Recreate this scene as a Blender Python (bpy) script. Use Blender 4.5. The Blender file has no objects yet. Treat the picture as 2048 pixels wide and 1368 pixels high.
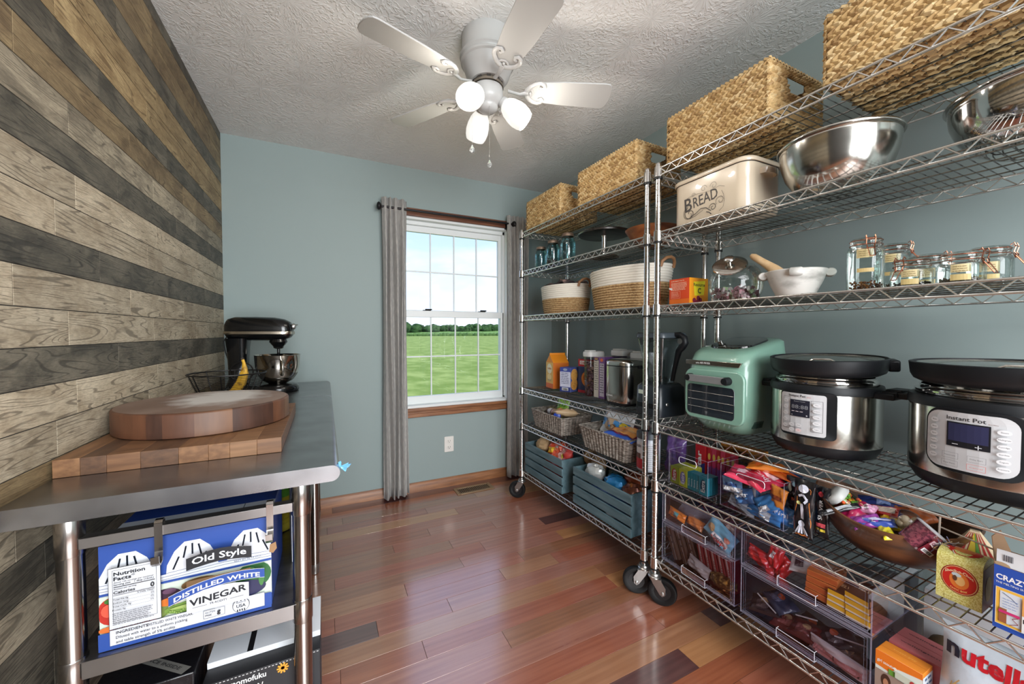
import bpy, bmesh, math, random
from mathutils import Vector, Matrix, Euler
PI = math.pi
sc = bpy.context.scene
COL = sc.collection

def S(r, g=None, b=None):
    if g is None: r, g, b = r
    return tuple((c/255/12.92 if c <= 10.3 else ((c/255+.055)/1.055)**2.4) for c in (r, g, b))

# ---------------- camera ----------------
cam = bpy.data.objects.new('camera', bpy.data.cameras.new('camera'))
cam.data.sensor_width = 36; cam.data.lens = 765/2048*36; cam.data.clip_start = .02; cam.data.clip_end = 2000
cam.location = (0, 0, 1.22); cam.rotation_euler = (math.radians(88.5), 0, math.radians(-26.1))
COL.objects.link(cam); sc.camera = cam

# ---------------- colour management ----------------
sc.view_settings.view_transform = 'Standard'; sc.view_settings.look = 'None'
sc.view_settings.gamma = 1; sc.view_settings.use_curve_mapping = False
sc.view_settings.exposure = 0.34
sc.cycles.max_bounces = 12; sc.cycles.transparent_max_bounces = 24; sc.cycles.diffuse_bounces = 7
sc.cycles.glossy_bounces = 4; sc.cycles.transmission_bounces = 6
sc.cycles.sample_clamp_indirect = 6; sc.cycles.blur_glossy = .5
sc.cycles.caustics_reflective = False; sc.cycles.caustics_refractive = False

# ---------------- world: pale summer sky with thin cloud ----------------
w = bpy.data.worlds.new('sky'); sc.world = w; w.use_nodes = True
nt = w.node_tree; N = nt.nodes; L = nt.links; N.clear()
tc = N.new('ShaderNodeTexCoord'); sep = N.new('ShaderNodeSeparateXYZ'); L.new(tc.outputs['Generated'], sep.inputs[0])
rp = N.new('ShaderNodeValToRGB'); L.new(sep.outputs[2], rp.inputs[0])
cr = rp.color_ramp; cr.elements[0].position = 0; cr.elements[0].color = (*S(214, 228, 250), 1)
cr.elements[1].position = .65; cr.elements[1].color = (*S(120, 160, 226), 1)
e = cr.elements.new(.22); e.color = (*S(178, 202, 244), 1)
mp = N.new('ShaderNodeMapping'); mp.inputs['Scale'].default_value = (2.2, 2.2, 7); L.new(tc.outputs['Generated'], mp.inputs[0])
nz = N.new('ShaderNodeTexNoise'); nz.inputs['Scale'].default_value = 1.7; nz.inputs['Detail'].default_value = 6; L.new(mp.outputs[0], nz.inputs[0])
r2 = N.new('ShaderNodeValToRGB'); L.new(nz.outputs[0], r2.inputs[0]); r2.color_ramp.elements[0].position = .42; r2.color_ramp.elements[1].position = .68
mx = N.new('ShaderNodeMix'); mx.data_type = 'RGBA'; L.new(r2.outputs[0], mx.inputs[0]); L.new(rp.outputs[0], mx.inputs[6]); mx.inputs[7].default_value = (*S(222, 230, 244), 1)
bg = N.new('ShaderNodeBackground'); L.new(mx.outputs[2], bg.inputs[0]); bg.inputs[1].default_value = 1.35
wo = N.new('ShaderNodeOutputWorld'); L.new(bg.outputs[0], wo.inputs[0])

def light(name, kind, loc, energy, col=(1, 1, 1), rot=(0, 0, 0), size=1, size_y=None, **k):
    d = bpy.data.lights.new(name, kind); d.energy = energy; d.color = col
    if kind == 'AREA':
        d.size = size
        if size_y: d.shape = 'RECTANGLE'; d.size_y = size_y
    elif kind == 'SUN': d.angle = size
    else: d.shadow_soft_size = size
    for a, v in k.items(): setattr(d, a, v)
    o = bpy.data.objects.new(name, d); o.location = loc; o.rotation_euler = rot; COL.objects.link(o); return o
light('sun', 'SUN', (0, 0, 5), 3.0, (1, .96, .9), (math.radians(42), 0, math.radians(20)), math.radians(2))
# added area fill light behind the camera, in front of the solid wall
light('rear_fill', 'AREA', (.5, -1.75, 1.35), 114, (.93, .97, 1), (math.radians(90), 0, math.radians(2)), 1.9, 1.9)
# second added fill, just under the ceiling behind the camera, aimed down
light('rear_ceiling_fill', 'AREA', (.6, -1.2, 2.38), 34, (.98, .98, 1), size=1.4)
ORD = ['first', 'second', 'third', 'fourth', 'fifth', 'sixth', 'seventh']

# ---------------- materials ----------------
MATS = {}
def mat(name, col=(200, 200, 200), rough=.5, metal=0, spec=.5, coat=0, trans=0, emit=None, es=1,
        col2=None, nscale=(8, 8, 8), ndetail=4, npos=(.35, .65), bump=0, bscale=None, bdist=.002, aniso=0, alpha=None, ior=1.5, rnd=False, sheen=0, rvar=0):
    if name in MATS: return MATS[name]
    m = bpy.data.materials.new(name); m.use_nodes = True; t = m.node_tree; n = t.nodes; l = t.links
    b = n['Principled BSDF']
    c = S(col)
    b.inputs['Base Color'].default_value = (*c, 1); b.inputs['Roughness'].default_value = rough; b.inputs['Metallic'].default_value = metal
    b.inputs['Specular IOR Level'].default_value = spec; b.inputs['Coat Weight'].default_value = coat; b.inputs['IOR'].default_value = ior
    b.inputs['Transmission Weight'].default_value = trans; b.inputs['Anisotropic'].default_value = aniso
    if sheen: b.inputs['Sheen Weight'].default_value = sheen
    if alpha is not None: b.inputs['Alpha'].default_value = alpha
    if emit: b.inputs['Emission Color'].default_value = (*S(emit), 1); b.inputs['Emission Strength'].default_value = es
    if col2 or bump or rvar:
        co = n.new('ShaderNodeTexCoord'); mpn = n.new('ShaderNodeMapping'); mpn.inputs['Scale'].default_value = nscale
        src = co.outputs['Object']
        if rnd:
            oi = n.new('ShaderNodeObjectInfo'); va = n.new('ShaderNodeVectorMath'); va.operation = 'ADD'
            mu = n.new('ShaderNodeMath'); mu.operation = 'MULTIPLY'; mu.inputs[1].default_value = 37; l.new(oi.outputs['Random'], mu.inputs[0])
            l.new(src, va.inputs[0]); l.new(mu.outputs[0], va.inputs[1]); src = va.outputs[0]
        l.new(src, mpn.inputs[0])
        no = n.new('ShaderNodeTexNoise'); no.inputs['Scale'].default_value = 1; no.inputs['Detail'].default_value = ndetail; l.new(mpn.outputs[0], no.inputs[0])
        if col2:
            ra = n.new('ShaderNodeValToRGB'); l.new(no.outputs[0], ra.inputs[0])
            ra.color_ramp.elements[0].position = npos[0]; ra.color_ramp.elements[1].position = npos[1]
            ra.color_ramp.elements[0].color = (*c, 1); ra.color_ramp.elements[1].color = (*S(col2), 1); l.new(ra.outputs[0], b.inputs['Base Color'])
        if rvar:
            mr = n.new('ShaderNodeMapRange'); mr.inputs[3].default_value = rough-rvar; mr.inputs[4].default_value = rough+rvar
            l.new(no.outputs[0], mr.inputs[0]); l.new(mr.outputs[0], b.inputs['Roughness'])
        if bump:
            s2 = no
            if bscale:
                m2 = n.new('ShaderNodeMapping'); m2.inputs['Scale'].default_value = bscale; l.new(co.outputs['Object'], m2.inputs[0])
                s2 = n.new('ShaderNodeTexNoise'); s2.inputs['Scale'].default_value = 1; s2.inputs['Detail'].default_value = 3; l.new(m2.outputs[0], s2.inputs[0])
            bp = n.new('ShaderNodeBump'); bp.inputs['Strength'].default_value = bump; bp.inputs['Distance'].default_value = bdist
            l.new(s2.outputs[0], bp.inputs['Height']); l.new(bp.outputs[0], b.inputs['Normal'])
    MATS[name] = m; return m

def print_mat(name='print', rough=.45, coat=0, metal=0, bump=0):
    if name in MATS: return MATS[name]
    m = mat(name, (255, 255, 255), rough, metal, coat=coat, bump=bump, nscale=(60, 60, 60), bdist=.003)
    a = m.node_tree.nodes.new('ShaderNodeAttribute'); a.attribute_name = 'Col'
    m.node_tree.links.new(a.outputs['Color'], m.node_tree.nodes['Principled BSDF'].inputs['Base Color'])
    return m

def thin_glass(name, col=(255, 255, 255), k=.08, rough=.02, ior=1.45):
    """thin-walled clear sheet: passes light straight on, with a Fresnel gloss"""
    if name in MATS: return MATS[name]
    m = bpy.data.materials.new(name); m.use_nodes = True; t = m.node_tree; n = t.nodes; l = t.links; n.clear()
    tr = n.new('ShaderNodeBsdfTransparent'); tr.inputs[0].default_value = (*S(col), 1)
    gl = n.new('ShaderNodeBsdfGlossy'); gl.inputs[1].default_value = rough; gl.inputs[0].default_value = (1, 1, 1, 1)
    fr = n.new('ShaderNodeFresnel'); fr.inputs[0].default_value = ior
    ad = n.new('ShaderNodeMath'); ad.operation = 'MULTIPLY_ADD'; ad.inputs[1].default_value = .62; ad.inputs[2].default_value = k*.2; ad.use_clamp = True
    mxs = n.new('ShaderNodeMixShader'); o = n.new('ShaderNodeOutputMaterial')
    l.new(fr.outputs[0], ad.inputs[0]); l.new(ad.outputs[0], mxs.inputs[0]); l.new(tr.outputs[0], mxs.inputs[1]); l.new(gl.outputs[0], mxs.inputs[2]); l.new(mxs.outputs[0], o.inputs[0])
    MATS[name] = m; return m

# ---------------- mesh building ----------------
class MB:
    def __init__(s): s.v = []; s.f = []; s.m = []; s.c = []; s.T = None
    def add(s, vs, fs, m=0, c=(1, 1, 1)):
        o = len(s.v)
        if s.T is not None: vs = [s.T @ Vector(p) for p in vs]
        s.v.extend(tuple(p) for p in vs)
        for i, f in enumerate(fs):
            s.f.append(tuple(o+k for k in f)); s.m.append(m); s.c.append(c[i] if isinstance(c, list) else c)
        return s
    def box(s, x0, x1, y0, y1, z0, z1, m=0, c=(1, 1, 1), T=None):
        vs = [(x, y, z) for z in (z0, z1) for y in (y0, y1) for x in (x0, x1)]
        if T is not None: vs = [T @ Vector(p) for p in vs]
        return s.add(vs, [(0, 2, 3, 1), (4, 5, 7, 6), (0, 1, 5, 4), (2, 6, 7, 3), (0, 4, 6, 2), (1, 3, 7, 5)], m, c)
    def rings(s, R, m=0, c=(1, 1, 1), cap0=True, cap1=True, closed=False, open_=False):
        n = len(R[0]); vs = [p for r in R for p in r]; fs = []
        k = len(R); nn = n-1 if open_ else n
        for i in range(k if closed else k-1):
            a = i*n; b = ((i+1) % k)*n
            for j in range(nn):
                j2 = (j+1) % n; fs.append((a+j, a+j2, b+j2, b+j))
        if not closed and not open_:
            if cap0: fs.append(tuple(range(n-1, -1, -1)))
            if cap1: fs.append(tuple((k-1)*n+j for j in range(n)))
        cc = c
        return s.add(vs, fs, m, cc)
    def lathe(s, prof, seg=24, o=(0, 0, 0), m=0, c=(1, 1, 1), T=None, cap0=True, cap1=True, sx=1, sy=1):
        R = []
        for r, z in prof:
            ring = [Vector((o[0]+sx*r*math.cos(2*PI*j/seg), o[1]+sy*r*math.sin(2*PI*j/seg), o[2]+z)) for j in range(seg)]
            if T is not None: ring = [T @ p for p in ring]
            R.append(ring)
        return s.rings(R, m, c, cap0, cap1)
    def tube(s, pts, r, seg=6, m=0, c=(1, 1, 1), closed=False, rr=None, flat=1):
        pts = [Vector(p) for p in pts]; n = len(pts); R = []; up = None
        for i, p in enumerate(pts):
            if closed: d = pts[(i+1) % n]-pts[i-1]
            else: d = (pts[min(i+1, n-1)]-pts[max(i-1, 0)])
            if d.length < 1e-9: d = Vector((0, 0, 1))
            d.normalize()
            if up is None:
                up = Vector((0, 0, 1)) if abs(d.z) < .9 else Vector((1, 0, 0))
            a = d.cross(up)
            if a.length < 1e-6: a = d.orthogonal()
            a.normalize(); b = a.cross(d).normalized(); up = b
            q = rr[i] if rr else r
            R.append([p+a*q*math.cos(2*PI*j/seg)+b*q*flat*math.sin(2*PI*j/seg) for j in range(seg)])
        return s.rings(R, m, c, True, True, closed)
    def ball(s, o, r, seg=12, rings=8, m=0, c=(1, 1, 1), sc_=(1, 1, 1), T=None):
        R = []
        for i in range(rings+1):
            t = PI*i/rings; rr = max(math.sin(t), .01)
            ring = [Vector((sc_[0]*r*rr*math.cos(2*PI*j/seg), sc_[1]*r*rr*math.sin(2*PI*j/seg), -sc_[2]*r*math.cos(t))) for j in range(seg)]
            if T is not None: ring = [T @ p for p in ring]
            R.append([p+Vector(o) for p in ring])
        return s.rings(R, m, c)
    def prism(s, poly, z0, z1, m=0, c=(1, 1, 1), ax='z'):
        def q(p, h): return (p[0], p[1], h) if ax == 'z' else ((h, p[0], p[1]) if ax == 'x' else (p[0], h, p[1]))
        return s.rings([[q(p, z0) for p in poly], [q(p, z1) for p in poly]], m, c)
    def build(s, name, mats, parent=None, smooth=None, bevel=None, bseg=2, loc=None, rot=None, solid=None, mesh_only=False):
        me = bpy.data.meshes.new(name); me.from_pydata(s.v, [], s.f)
        if not isinstance(mats, (list, tuple)): mats = [mats]
        for k in mats: me.materials.append(k)
        me.polygons.foreach_set('material_index', s.m)
        if any(c != (1, 1, 1) for c in s.c):
            at = me.color_attributes.new('Col', 'FLOAT_COLOR', 'CORNER'); buf = []
            for f, c in zip(s.f, s.c): buf.extend((*c, 1.0)*len(f))
            at.data.foreach_set('color', buf)
        me.update()
        bm = bmesh.new(); bm.from_mesh(me); bmesh.ops.recalc_face_normals(bm, faces=bm.faces); bm.to_mesh(me); bm.free()
        if smooth is not None:
            me.shade_smooth(); me.set_sharp_from_angle(angle=math.radians(smooth))
        if mesh_only: return me
        o = bpy.data.objects.new(name, me); COL.objects.link(o)
        if parent is not None: o.parent = parent
        if loc: o.location = loc
        if rot: o.rotation_euler = rot
        if bevel:
            b = o.modifiers.new('bevel', 'BEVEL'); b.width = bevel; b.segments = bseg; b.limit_method = 'ANGLE'; b.angle_limit = math.radians(40)
            if smooth is None: me.shade_smooth(); me.set_sharp_from_angle(angle=math.radians(50))
        if solid: q = o.modifiers.new('solid', 'SOLIDIFY'); q.thickness = solid
        return o

def inst(name, me, parent=None, loc=(0, 0, 0), rot=(0, 0, 0), scale=None):
    o = bpy.data.objects.new(name, me); COL.objects.link(o); o.parent = parent; o.location = loc; o.rotation_euler = rot
    if scale: o.scale = scale
    return o
def thing(name, label, cat, loc=(0, 0, 0), rz=0, group=None, rot=None):
    o = bpy.data.objects.new(name, None); o.empty_display_size = .02; COL.objects.link(o); o.location = loc; o.rotation_euler = rot or (0, 0, rz)
    return tag(o, label, cat, group)
def tag(o, label, cat=None, group=None, kind=None):
    if label: o['label'] = label
    if cat: o['category'] = cat
    if group: o['group'] = group
    if kind: o['kind'] = kind
    return o
def struct(o): o['kind'] = 'structure'; return o
def copy_tree(o, parent=None, loc=None, rot=None, label=None):
    c = o.copy(); COL.objects.link(c); c.parent = parent
    if loc is not None: c.location = loc
    if rot is not None: c.rotation_euler = rot
    if label: c['label'] = label
    for ch in list(o.children): copy_tree(ch, c)
    return c
def arc(cx, cy, r, a0, a1, n): return [(cx+r*math.cos(math.radians(a0+(a1-a0)*i/n)), cy+r*math.sin(math.radians(a0+(a1-a0)*i/n))) for i in range(n+1)]
def rrect(w, d, r, n=5, cx=0, cy=0):
    r = min(r, w/2-1e-4, d/2-1e-4); P = []
    for sx, sy, a in ((1, 1, 0), (-1, 1, 90), (-1, -1, 180), (1, -1, 270)):
        P += arc(cx+sx*(w/2-r), cy+sy*(d/2-r), r, a, a+90, n)
    return P
def at_z(P, z): return [(p[0], p[1], z) for p in P]

# ---------------- printing on surfaces ----------------
_TX = {}
def glyphs(s, bold):
    k = (s, bold)
    if k not in _TX:
        cu = bpy.data.curves.new('t', 'FONT'); cu.body = s; cu.size = 1; cu.resolution_u = 2
        if bold: cu.offset = .0095*bold
        o = bpy.data.objects.new('t', cu); me = o.to_mesh()
        vs = [tuple(v.co) for v in me.vertices]; fs = [tuple(p.vertices) for p in me.polygons]
        o.to_mesh_clear(); bpy.data.objects.remove(o); bpy.data.curves.remove(cu)
        if not vs: vs = [(0, 0, 0)]
        _TX[k] = (vs, fs)
    return _TX[k]
class Panel:
    """flat print laid on a surface; f(u,v,h) maps print coordinates (metres) to space"""
    def __init__(s, f, step=None, lift=.0004): s.f = f; s.b = MB(); s.k = 1; s.step = step; s.lift = lift; s.clip = None
    def pt(s, u, v):
        if s.clip: u, v = min(max(u, s.clip[0]), s.clip[2]), min(max(v, s.clip[1]), s.clip[3])
        return s.f(u, v, s.lift*s.k)
    def rect(s, x0, y0, x1, y1, c, up=True):
        n = max(1, int(abs(x1-x0)/s.step)+1) if s.step else 1; m = max(1, int(abs(y1-y0)/s.step)+1) if s.step else 1
        vs = [s.pt(x0+(x1-x0)*i/n, y0+(y1-y0)*j/m) for j in range(m+1) for i in range(n+1)]
        fs = [(j*(n+1)+i, j*(n+1)+i+1, (j+1)*(n+1)+i+1, (j+1)*(n+1)+i) for j in range(m) for i in range(n)]
        s.b.add(vs, fs, 0, S(c)); s.k += up; return s
    def poly(s, P, c, up=True): s.b.add([s.pt(*p) for p in P], [tuple(range(len(P)))], 0, S(c)); s.k += up; return s
    def ell(s, cx, cy, rx, ry, c, n=20, up=True):
        P = [(cx+rx*math.cos(2*PI*i/n), cy+ry*math.sin(2*PI*i/n)) for i in range(n)]
        vs = [s.pt(cx, cy)]+[s.pt(*p) for p in P]; s.b.add(vs, [(0, i+1, (i+1) % n+1) for i in range(n)], 0, S(c)); s.k += up; return s
    def line(s, P, wd, c, up=True):
        for a, b in zip(P, P[1:]):
            dx, dy = b[0]-a[0], b[1]-a[1]; q = math.hypot(dx, dy) or 1; nx, ny = -dy/q*wd/2, dx/q*wd/2
            s.b.add([s.pt(a[0]+nx, a[1]+ny), s.pt(a[0]-nx, a[1]-ny), s.pt(b[0]-nx, b[1]-ny), s.pt(b[0]+nx, b[1]+ny)], [(0, 1, 2, 3)], 0, S(c))
        s.k += up; return s
    def frame(s, x0, y0, x1, y1, wd, c): return s.line([(x0, y0), (x1, y0), (x1, y1), (x0, y1), (x0, y0)], wd, c)
    def text(s, t, x, y, h, c, w=None, al='l', bold=0, ang=0, warp=None, ital=0):
        """cap height h, optional forced width w, baseline at (x,y)"""
        vs, fs = glyphs(t, bold); xs = [p[0] for p in vs]; x0, x1 = min(xs), max(xs); k = h/.70
        kx = (w/(x1-x0)) if w else k; W = (x1-x0)*kx
        ox = {'l': 0, 'c': -W/2, 'r': -W}[al]; ca, sa = math.cos(math.radians(ang)), math.sin(math.radians(ang)); out = []
        for p in vs:
            a = (p[0]-x0)*kx+ox+p[1]*k*ital; b = p[1]*k
            if warp: b += warp(a/(W/2 if al == 'c' else W))
            out.append(s.pt(x+a*ca-b*sa, y+a*sa+b*ca))
        s.b.add(out, fs, 0, S(c)); s.k += 1; return s
    def lines(s, x0, x1, y, n, dy, h, c, seed=0):
        """small unreadable print as thin broken bars"""
        R = random.Random(seed)
        for i in range(n):
            x = x0; e = x1-R.random()*(x1-x0)*.15
            while x < e:
                q = R.uniform(1.5, 6)*h; s.rect(x, y-i*dy, min(x+q, e), y-i*dy+h, c, False); x += q+h*.8
        s.k += 1; return s
    def bars(s, x0, y0, w, h, c=(20, 20, 20), seed=0):
        R = random.Random(seed); x = x0
        while x < x0+w: q = R.choice((.0006, .0012, .0018)); s.rect(x, y0, x+q, y0+h, c, False); x += q+R.choice((.0006, .0014))
        s.k += 1; return s
    def build(s, parent, name='printed_label', m=None):
        if not s.b.v: return None
        me = s.b.build(name, m or print_mat(), parent)
        return me
def plane_map(o, u, v):
    o, u, v = Vector(o), Vector(u).normalized(), Vector(v).normalized(); n = u.cross(v)
    return lambda a, b, h: o+u*a+v*b+n*h
def front_map(x, y, z): return plane_map((x, y, z), (0, -1, 0), (0, 0, 1))      # face looking to -x; u runs towards -y (right in the picture), v up
def cyl_map(r, cx=0, cy=0, a0=180, z0=0):
    return lambda u, v, h: Vector((cx+(r+h)*math.cos(math.radians(a0)+u/r), cy+(r+h)*math.sin(math.radians(a0)+u/r), z0+v))

# ================= MATERIALS used widely =================
chrome = mat('chrome', (206, 204, 201), .15, 1)
wire_m = mat('wire_chrome', (222, 220, 216), .26, .92)
deck_m = mat('deck_chrome', (150, 149, 147), .22, 1)  # same chrome as the rims, its colour darkened for the dark reflections on it
black_pl = mat('black_plastic', (20, 22, 25), .45, spec=.3)
black_gl = mat('black_gloss', (10, 11, 13), .16, coat=.2)
white_pt = mat('white_paint', (232, 233, 230), .35)
teal_wall = mat('teal_wall_paint', (145, 159, 158), .62, bump=.12, nscale=(140, 140, 140), bdist=.001, spec=.35)

def plank_mat(name, lo, hi, line, lines=.5, ln=(.40, .50), goldish=None):
    m = bpy.data.materials.new(name); m.use_nodes = True; t = m.node_tree; n = t.nodes; l = t.links; b = n['Principled BSDF']
    co = n.new('ShaderNodeTexCoord'); oi = n.new('ShaderNodeObjectInfo'); mu = n.new('ShaderNodeMath'); mu.operation = 'MULTIPLY'; mu.inputs[1].default_value = 53
    va = n.new('ShaderNodeVectorMath'); va.operation = 'ADD'; l.new(oi.outputs['Random'], mu.inputs[0]); l.new(co.outputs['Object'], va.inputs[0]); l.new(mu.outputs[0], va.inputs[1])
    def noise(scale, det, dist=0, rough=.5):
        mp_ = n.new('ShaderNodeMapping'); mp_.inputs['Scale'].default_value = scale; l.new(va.outputs[0], mp_.inputs[0])
        q = n.new('ShaderNodeTexNoise'); q.inputs['Scale'].default_value = 1; q.inputs['Detail'].default_value = det; q.inputs['Distortion'].default_value = dist; q.inputs['Roughness'].default_value = rough
        l.new(mp_.outputs[0], q.inputs[0]); return q
    def ramp(src, p0, p1, c0, c1):
        q = n.new('ShaderNodeValToRGB'); q.color_ramp.elements[0].position = p0; q.color_ramp.elements[1].position = p1
        q.color_ramp.elements[0].color = (*c0, 1); q.color_ramp.elements[1].color = (*c1, 1); l.new(src, q.inputs[0]); return q
    a = ramp(noise((6, 6, 14), 7, .5, .7).outputs[0], .38, .62, S(lo), S(hi))
    g = ramp(noise((20, 5.5, 190), 3, 1.3).outputs[0], ln[0], ln[1], (1, 1, 1), (0, 0, 0))
    g2 = ramp(noise((30, 60, 420), 2, .3).outputs[0], .38, .6, (1, 1, 1), (0, 0, 0))
    cn = noise((9, 1.05, 15), 2.2, .5); sm_ = n.new('ShaderNodeMath'); sm_.operation = 'MULTIPLY'; sm_.inputs[1].default_value = 150; l.new(cn.outputs[0], sm_.inputs[0])
    sn = n.new('ShaderNodeMath'); sn.operation = 'SINE'; l.new(sm_.outputs[0], sn.inputs[0]); vr = noise((5, 9, 40), 3)
    ad_ = n.new('ShaderNodeMath'); ad_.operation = 'MULTIPLY_ADD'; ad_.inputs[1].default_value = 1.1; l.new(vr.outputs[0], ad_.inputs[0]); l.new(sn.outputs[0], ad_.inputs[2])
    g = ramp(ad_.outputs[0], 0, 1, (0, 0, 0), (1, 1, 1)); g.color_ramp.elements[0].position = .0
    mr_ = n.new('ShaderNodeMapRange'); mr_.inputs[1].default_value = 1.26; mr_.inputs[2].default_value = 1.56; l.new(ad_.outputs[0], mr_.inputs[0]); g = mr_
    m1 = n.new('ShaderNodeMix'); m1.data_type = 'RGBA'; m1.inputs[7].default_value = (*S(line), 1)
    f1 = n.new('ShaderNodeMath'); f1.operation = 'MULTIPLY'; f1.inputs[1].default_value = lines; l.new(g.outputs[0], f1.inputs[0]); l.new(f1.outputs[0], m1.inputs[0]); l.new(a.outputs[0], m1.inputs[6])
    m2 = n.new('ShaderNodeMix'); m2.data_type = 'RGBA'; m2.inputs[7].default_value = (*S(line), 1)
    f2 = n.new('ShaderNodeMath'); f2.operation = 'MULTIPLY'; f2.inputs[1].default_value = lines*.45; l.new(g2.outputs[0], f2.inputs[0]); l.new(f2.outputs[0], m2.inputs[0]); l.new(m1.outputs[2], m2.inputs[6])
    hs_ = n.new('ShaderNodeHueSaturation'); vm_ = n.new('ShaderNodeMapRange'); vm_.inputs[3].default_value = .84; vm_.inputs[4].default_value = 1.14; l.new(oi.outputs['Random'], vm_.inputs[0]); l.new(vm_.outputs[0], hs_.inputs['Value']); l.new(m2.outputs[2], hs_.inputs['Color']); l.new(hs_.outputs[0], b.inputs['Base Color']); b.inputs['Roughness'].default_value = .55; b.inputs['Specular IOR Level'].default_value = .35
    bp = n.new('ShaderNodeBump'); bp.inputs['Strength'].default_value = .35; bp.inputs['Distance'].default_value = .0015; bp.invert = True
    l.new(g.outputs[0], bp.inputs['Height']); l.new(bp.outputs[0], b.inputs['Normal'])
    return m
PM = {'D': plank_mat('plank_dark_weathered', (72, 68, 60), (120, 113, 99), (44, 41, 38), .6, (.42, .54)),
      'L': plank_mat('plank_pale_whitewashed', (168, 152, 128), (206, 192, 168), (84, 74, 62), .62, (.40, .47)),
      'M': plank_mat('plank_grey_mottled', (124, 114, 98), (184, 171, 148), (74, 68, 58), .6, (.40, .49)),
      'T': plank_mat('plank_tan_and_warm_lit', (114, 95, 70), (162, 141, 106), (80, 62, 44), .6, (.40, .48)),  # brown planks; on the upper rows this tone includes the warm lamp light
      'G': plank_mat('plank_pale_warm_lit', (146, 122, 86), (190, 166, 124), (96, 74, 48), .7, (.40, .47))}  # pale planks with the warm fan light put into their colour

# ================= SETTING =================
XL, XR, YB, ZC, YF = -.56, 1.825, 2.92, 2.44, -2.1
wl = struct(MB().box(XL-.10, XL-.001, YF, YB, 0, ZC).build('wall_left', mat('plank_gap', (40, 36, 32), .8)))
def plank_mesh(nm, L, H, m, t=.001, axis='y', ch=.0004):
    """board lying in the wall plane: length on y, height on z, face towards +x, chamfered face edges"""
    b = MB(); g = .0011 if axis == 'y' else .0007
    a, h = L/2-g, H/2-g
    R = [[(-t, -a, -h), (-t, a, -h), (-t, a, h), (-t, -a, h)], [(-ch, -a, -h), (-ch, a, -h), (-ch, a, h), (-ch, -a, h)],
         [(0, -a+ch, -h+ch), (0, a-ch, -h+ch), (0, a-ch, h-ch), (0, -a+ch, h-ch)]]
    if axis == 'x': R = [[(p[1], p[2], p[0]) for p in r] for r in R]
    return b.rings(R).build(nm, m, mesh_only=True)
rows = {0: ('D', 0), 1: ('T', 1.36), 2: ('T', 1.88), 3: ('D', 1.604), 4: ('G', 1.906), 5: ('G', 1.815), 6: ('D', 1.487), 7: ('T', 1.673), 8: ('M', 1.337), 9: ('D', 1.58), 10: ('L', 1.358), 11: ('L', 1.272),
        12: ('D', 1.466), 13: ('L', 1.131), 14: ('L', 1.313), 15: ('D', 1.56), 16: ('L', 1.34), 17: ('L', 1.255), 18: ('T', 1.45), 19: ('M', 1.113), 20: ('D', 1.20), 21: ('M', 1.35), 22: ('D', 1.0), 23: ('D', 1.22), 24: ('M', 1.4), 25: ('M', 1.1), 26: ('D', 1.5), 27: ('M', 1.3), 28: ('M', 1.05), 29: ('D', 1.2)}
PL = .519; zt = ZC; cache = {}
edges = [ZC, 2.388]+[2.302-.0858*k for k in range(0, 27)]
edges = [e for e in edges if e > .02]+[0.0]
for i in range(len(edges)-1):
    z1, z0 = edges[i], edges[i+1]; kind, ph = rows.get(i, ('M', 1.1)); y = ph-PL*8
    while y < YB:
        a, b2 = max(y, .35), min(y+PL, YB)
        if b2-a > .01:
            key = (kind, round(b2-a, 3), round(z1-z0, 3))
            if key not in cache: cache[key] = plank_mesh('plank', b2-a, z1-z0, PM[kind])
            inst('plank', cache[key], wl, (XL, (a+b2)/2, (z0+z1)/2))
        y += PL

# floor
fl = struct(MB().box(XL-.1, XR+.1, YF, YB+.1, -.06, -.0013).build('floor', mat('subfloor', (50, 34, 26), .8)))
def floor_mat(name, lo, hi):
    m = mat(name, lo, .3, col2=hi, nscale=(2.2, 55, 10), ndetail=5, rnd=True, rvar=.06, coat=1, spec=.6, npos=(.3, .7))
    b = m.node_tree.nodes['Principled BSDF']; b.inputs['Coat Roughness'].default_value = .17; b.inputs['Coat IOR'].default_value = 2.4
    return m
FM = [floor_mat('floor_'+n_, a, b) for n_, a, b in (('russet', (134, 72, 48), (162, 96, 66)), ('reddish', (140, 76, 56), (166, 100, 76)), ('tan', (148, 98, 68), (170, 120, 88)),
      ('plum', (78, 48, 48), (104, 68, 64)), ('golden', (164, 112, 72), (184, 132, 90)), ('rose', (144, 90, 74), (170, 114, 94)), ('brown', (130, 84, 60), (158, 106, 78)))]
R = random.Random(5); BW = .0945
seams = {0: ([.033], [2, 3]), 4: ([.795], [4, 0]), 5: ([.028, .95], [6, 1, 5]), 6: ([.557], [0, 5]), 7: ([.334, .947], [6, 1, 5]), 8: ([.638, 1.243], [6, 5, 3]), 9: ([.03, .796], [6, 1, 5]), 10: ([.638, 1.255], [6, 5, 4]),
         11: ([.331, .945], [2, 1, 6]), 12: ([.024, .79, 1.10], [1, 1, 2, 1]), 13: ([.181, .488], [3, 1, 5]), 14: ([1.25], [2, 6]), 15: ([.037, .331, 1.248], [1, 0, 1, 4]), 16: ([.635, 1.9], [5, 6]), 17: ([.02], [1, 5]), 18: ([.1, 1.25], [0, 1, 0]), 19: ([.6, 1.46], [5, 2, 3]), 20: ([1.21], [3, 4]), 21: ([.9], [6, 0])}
fb = {}
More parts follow.
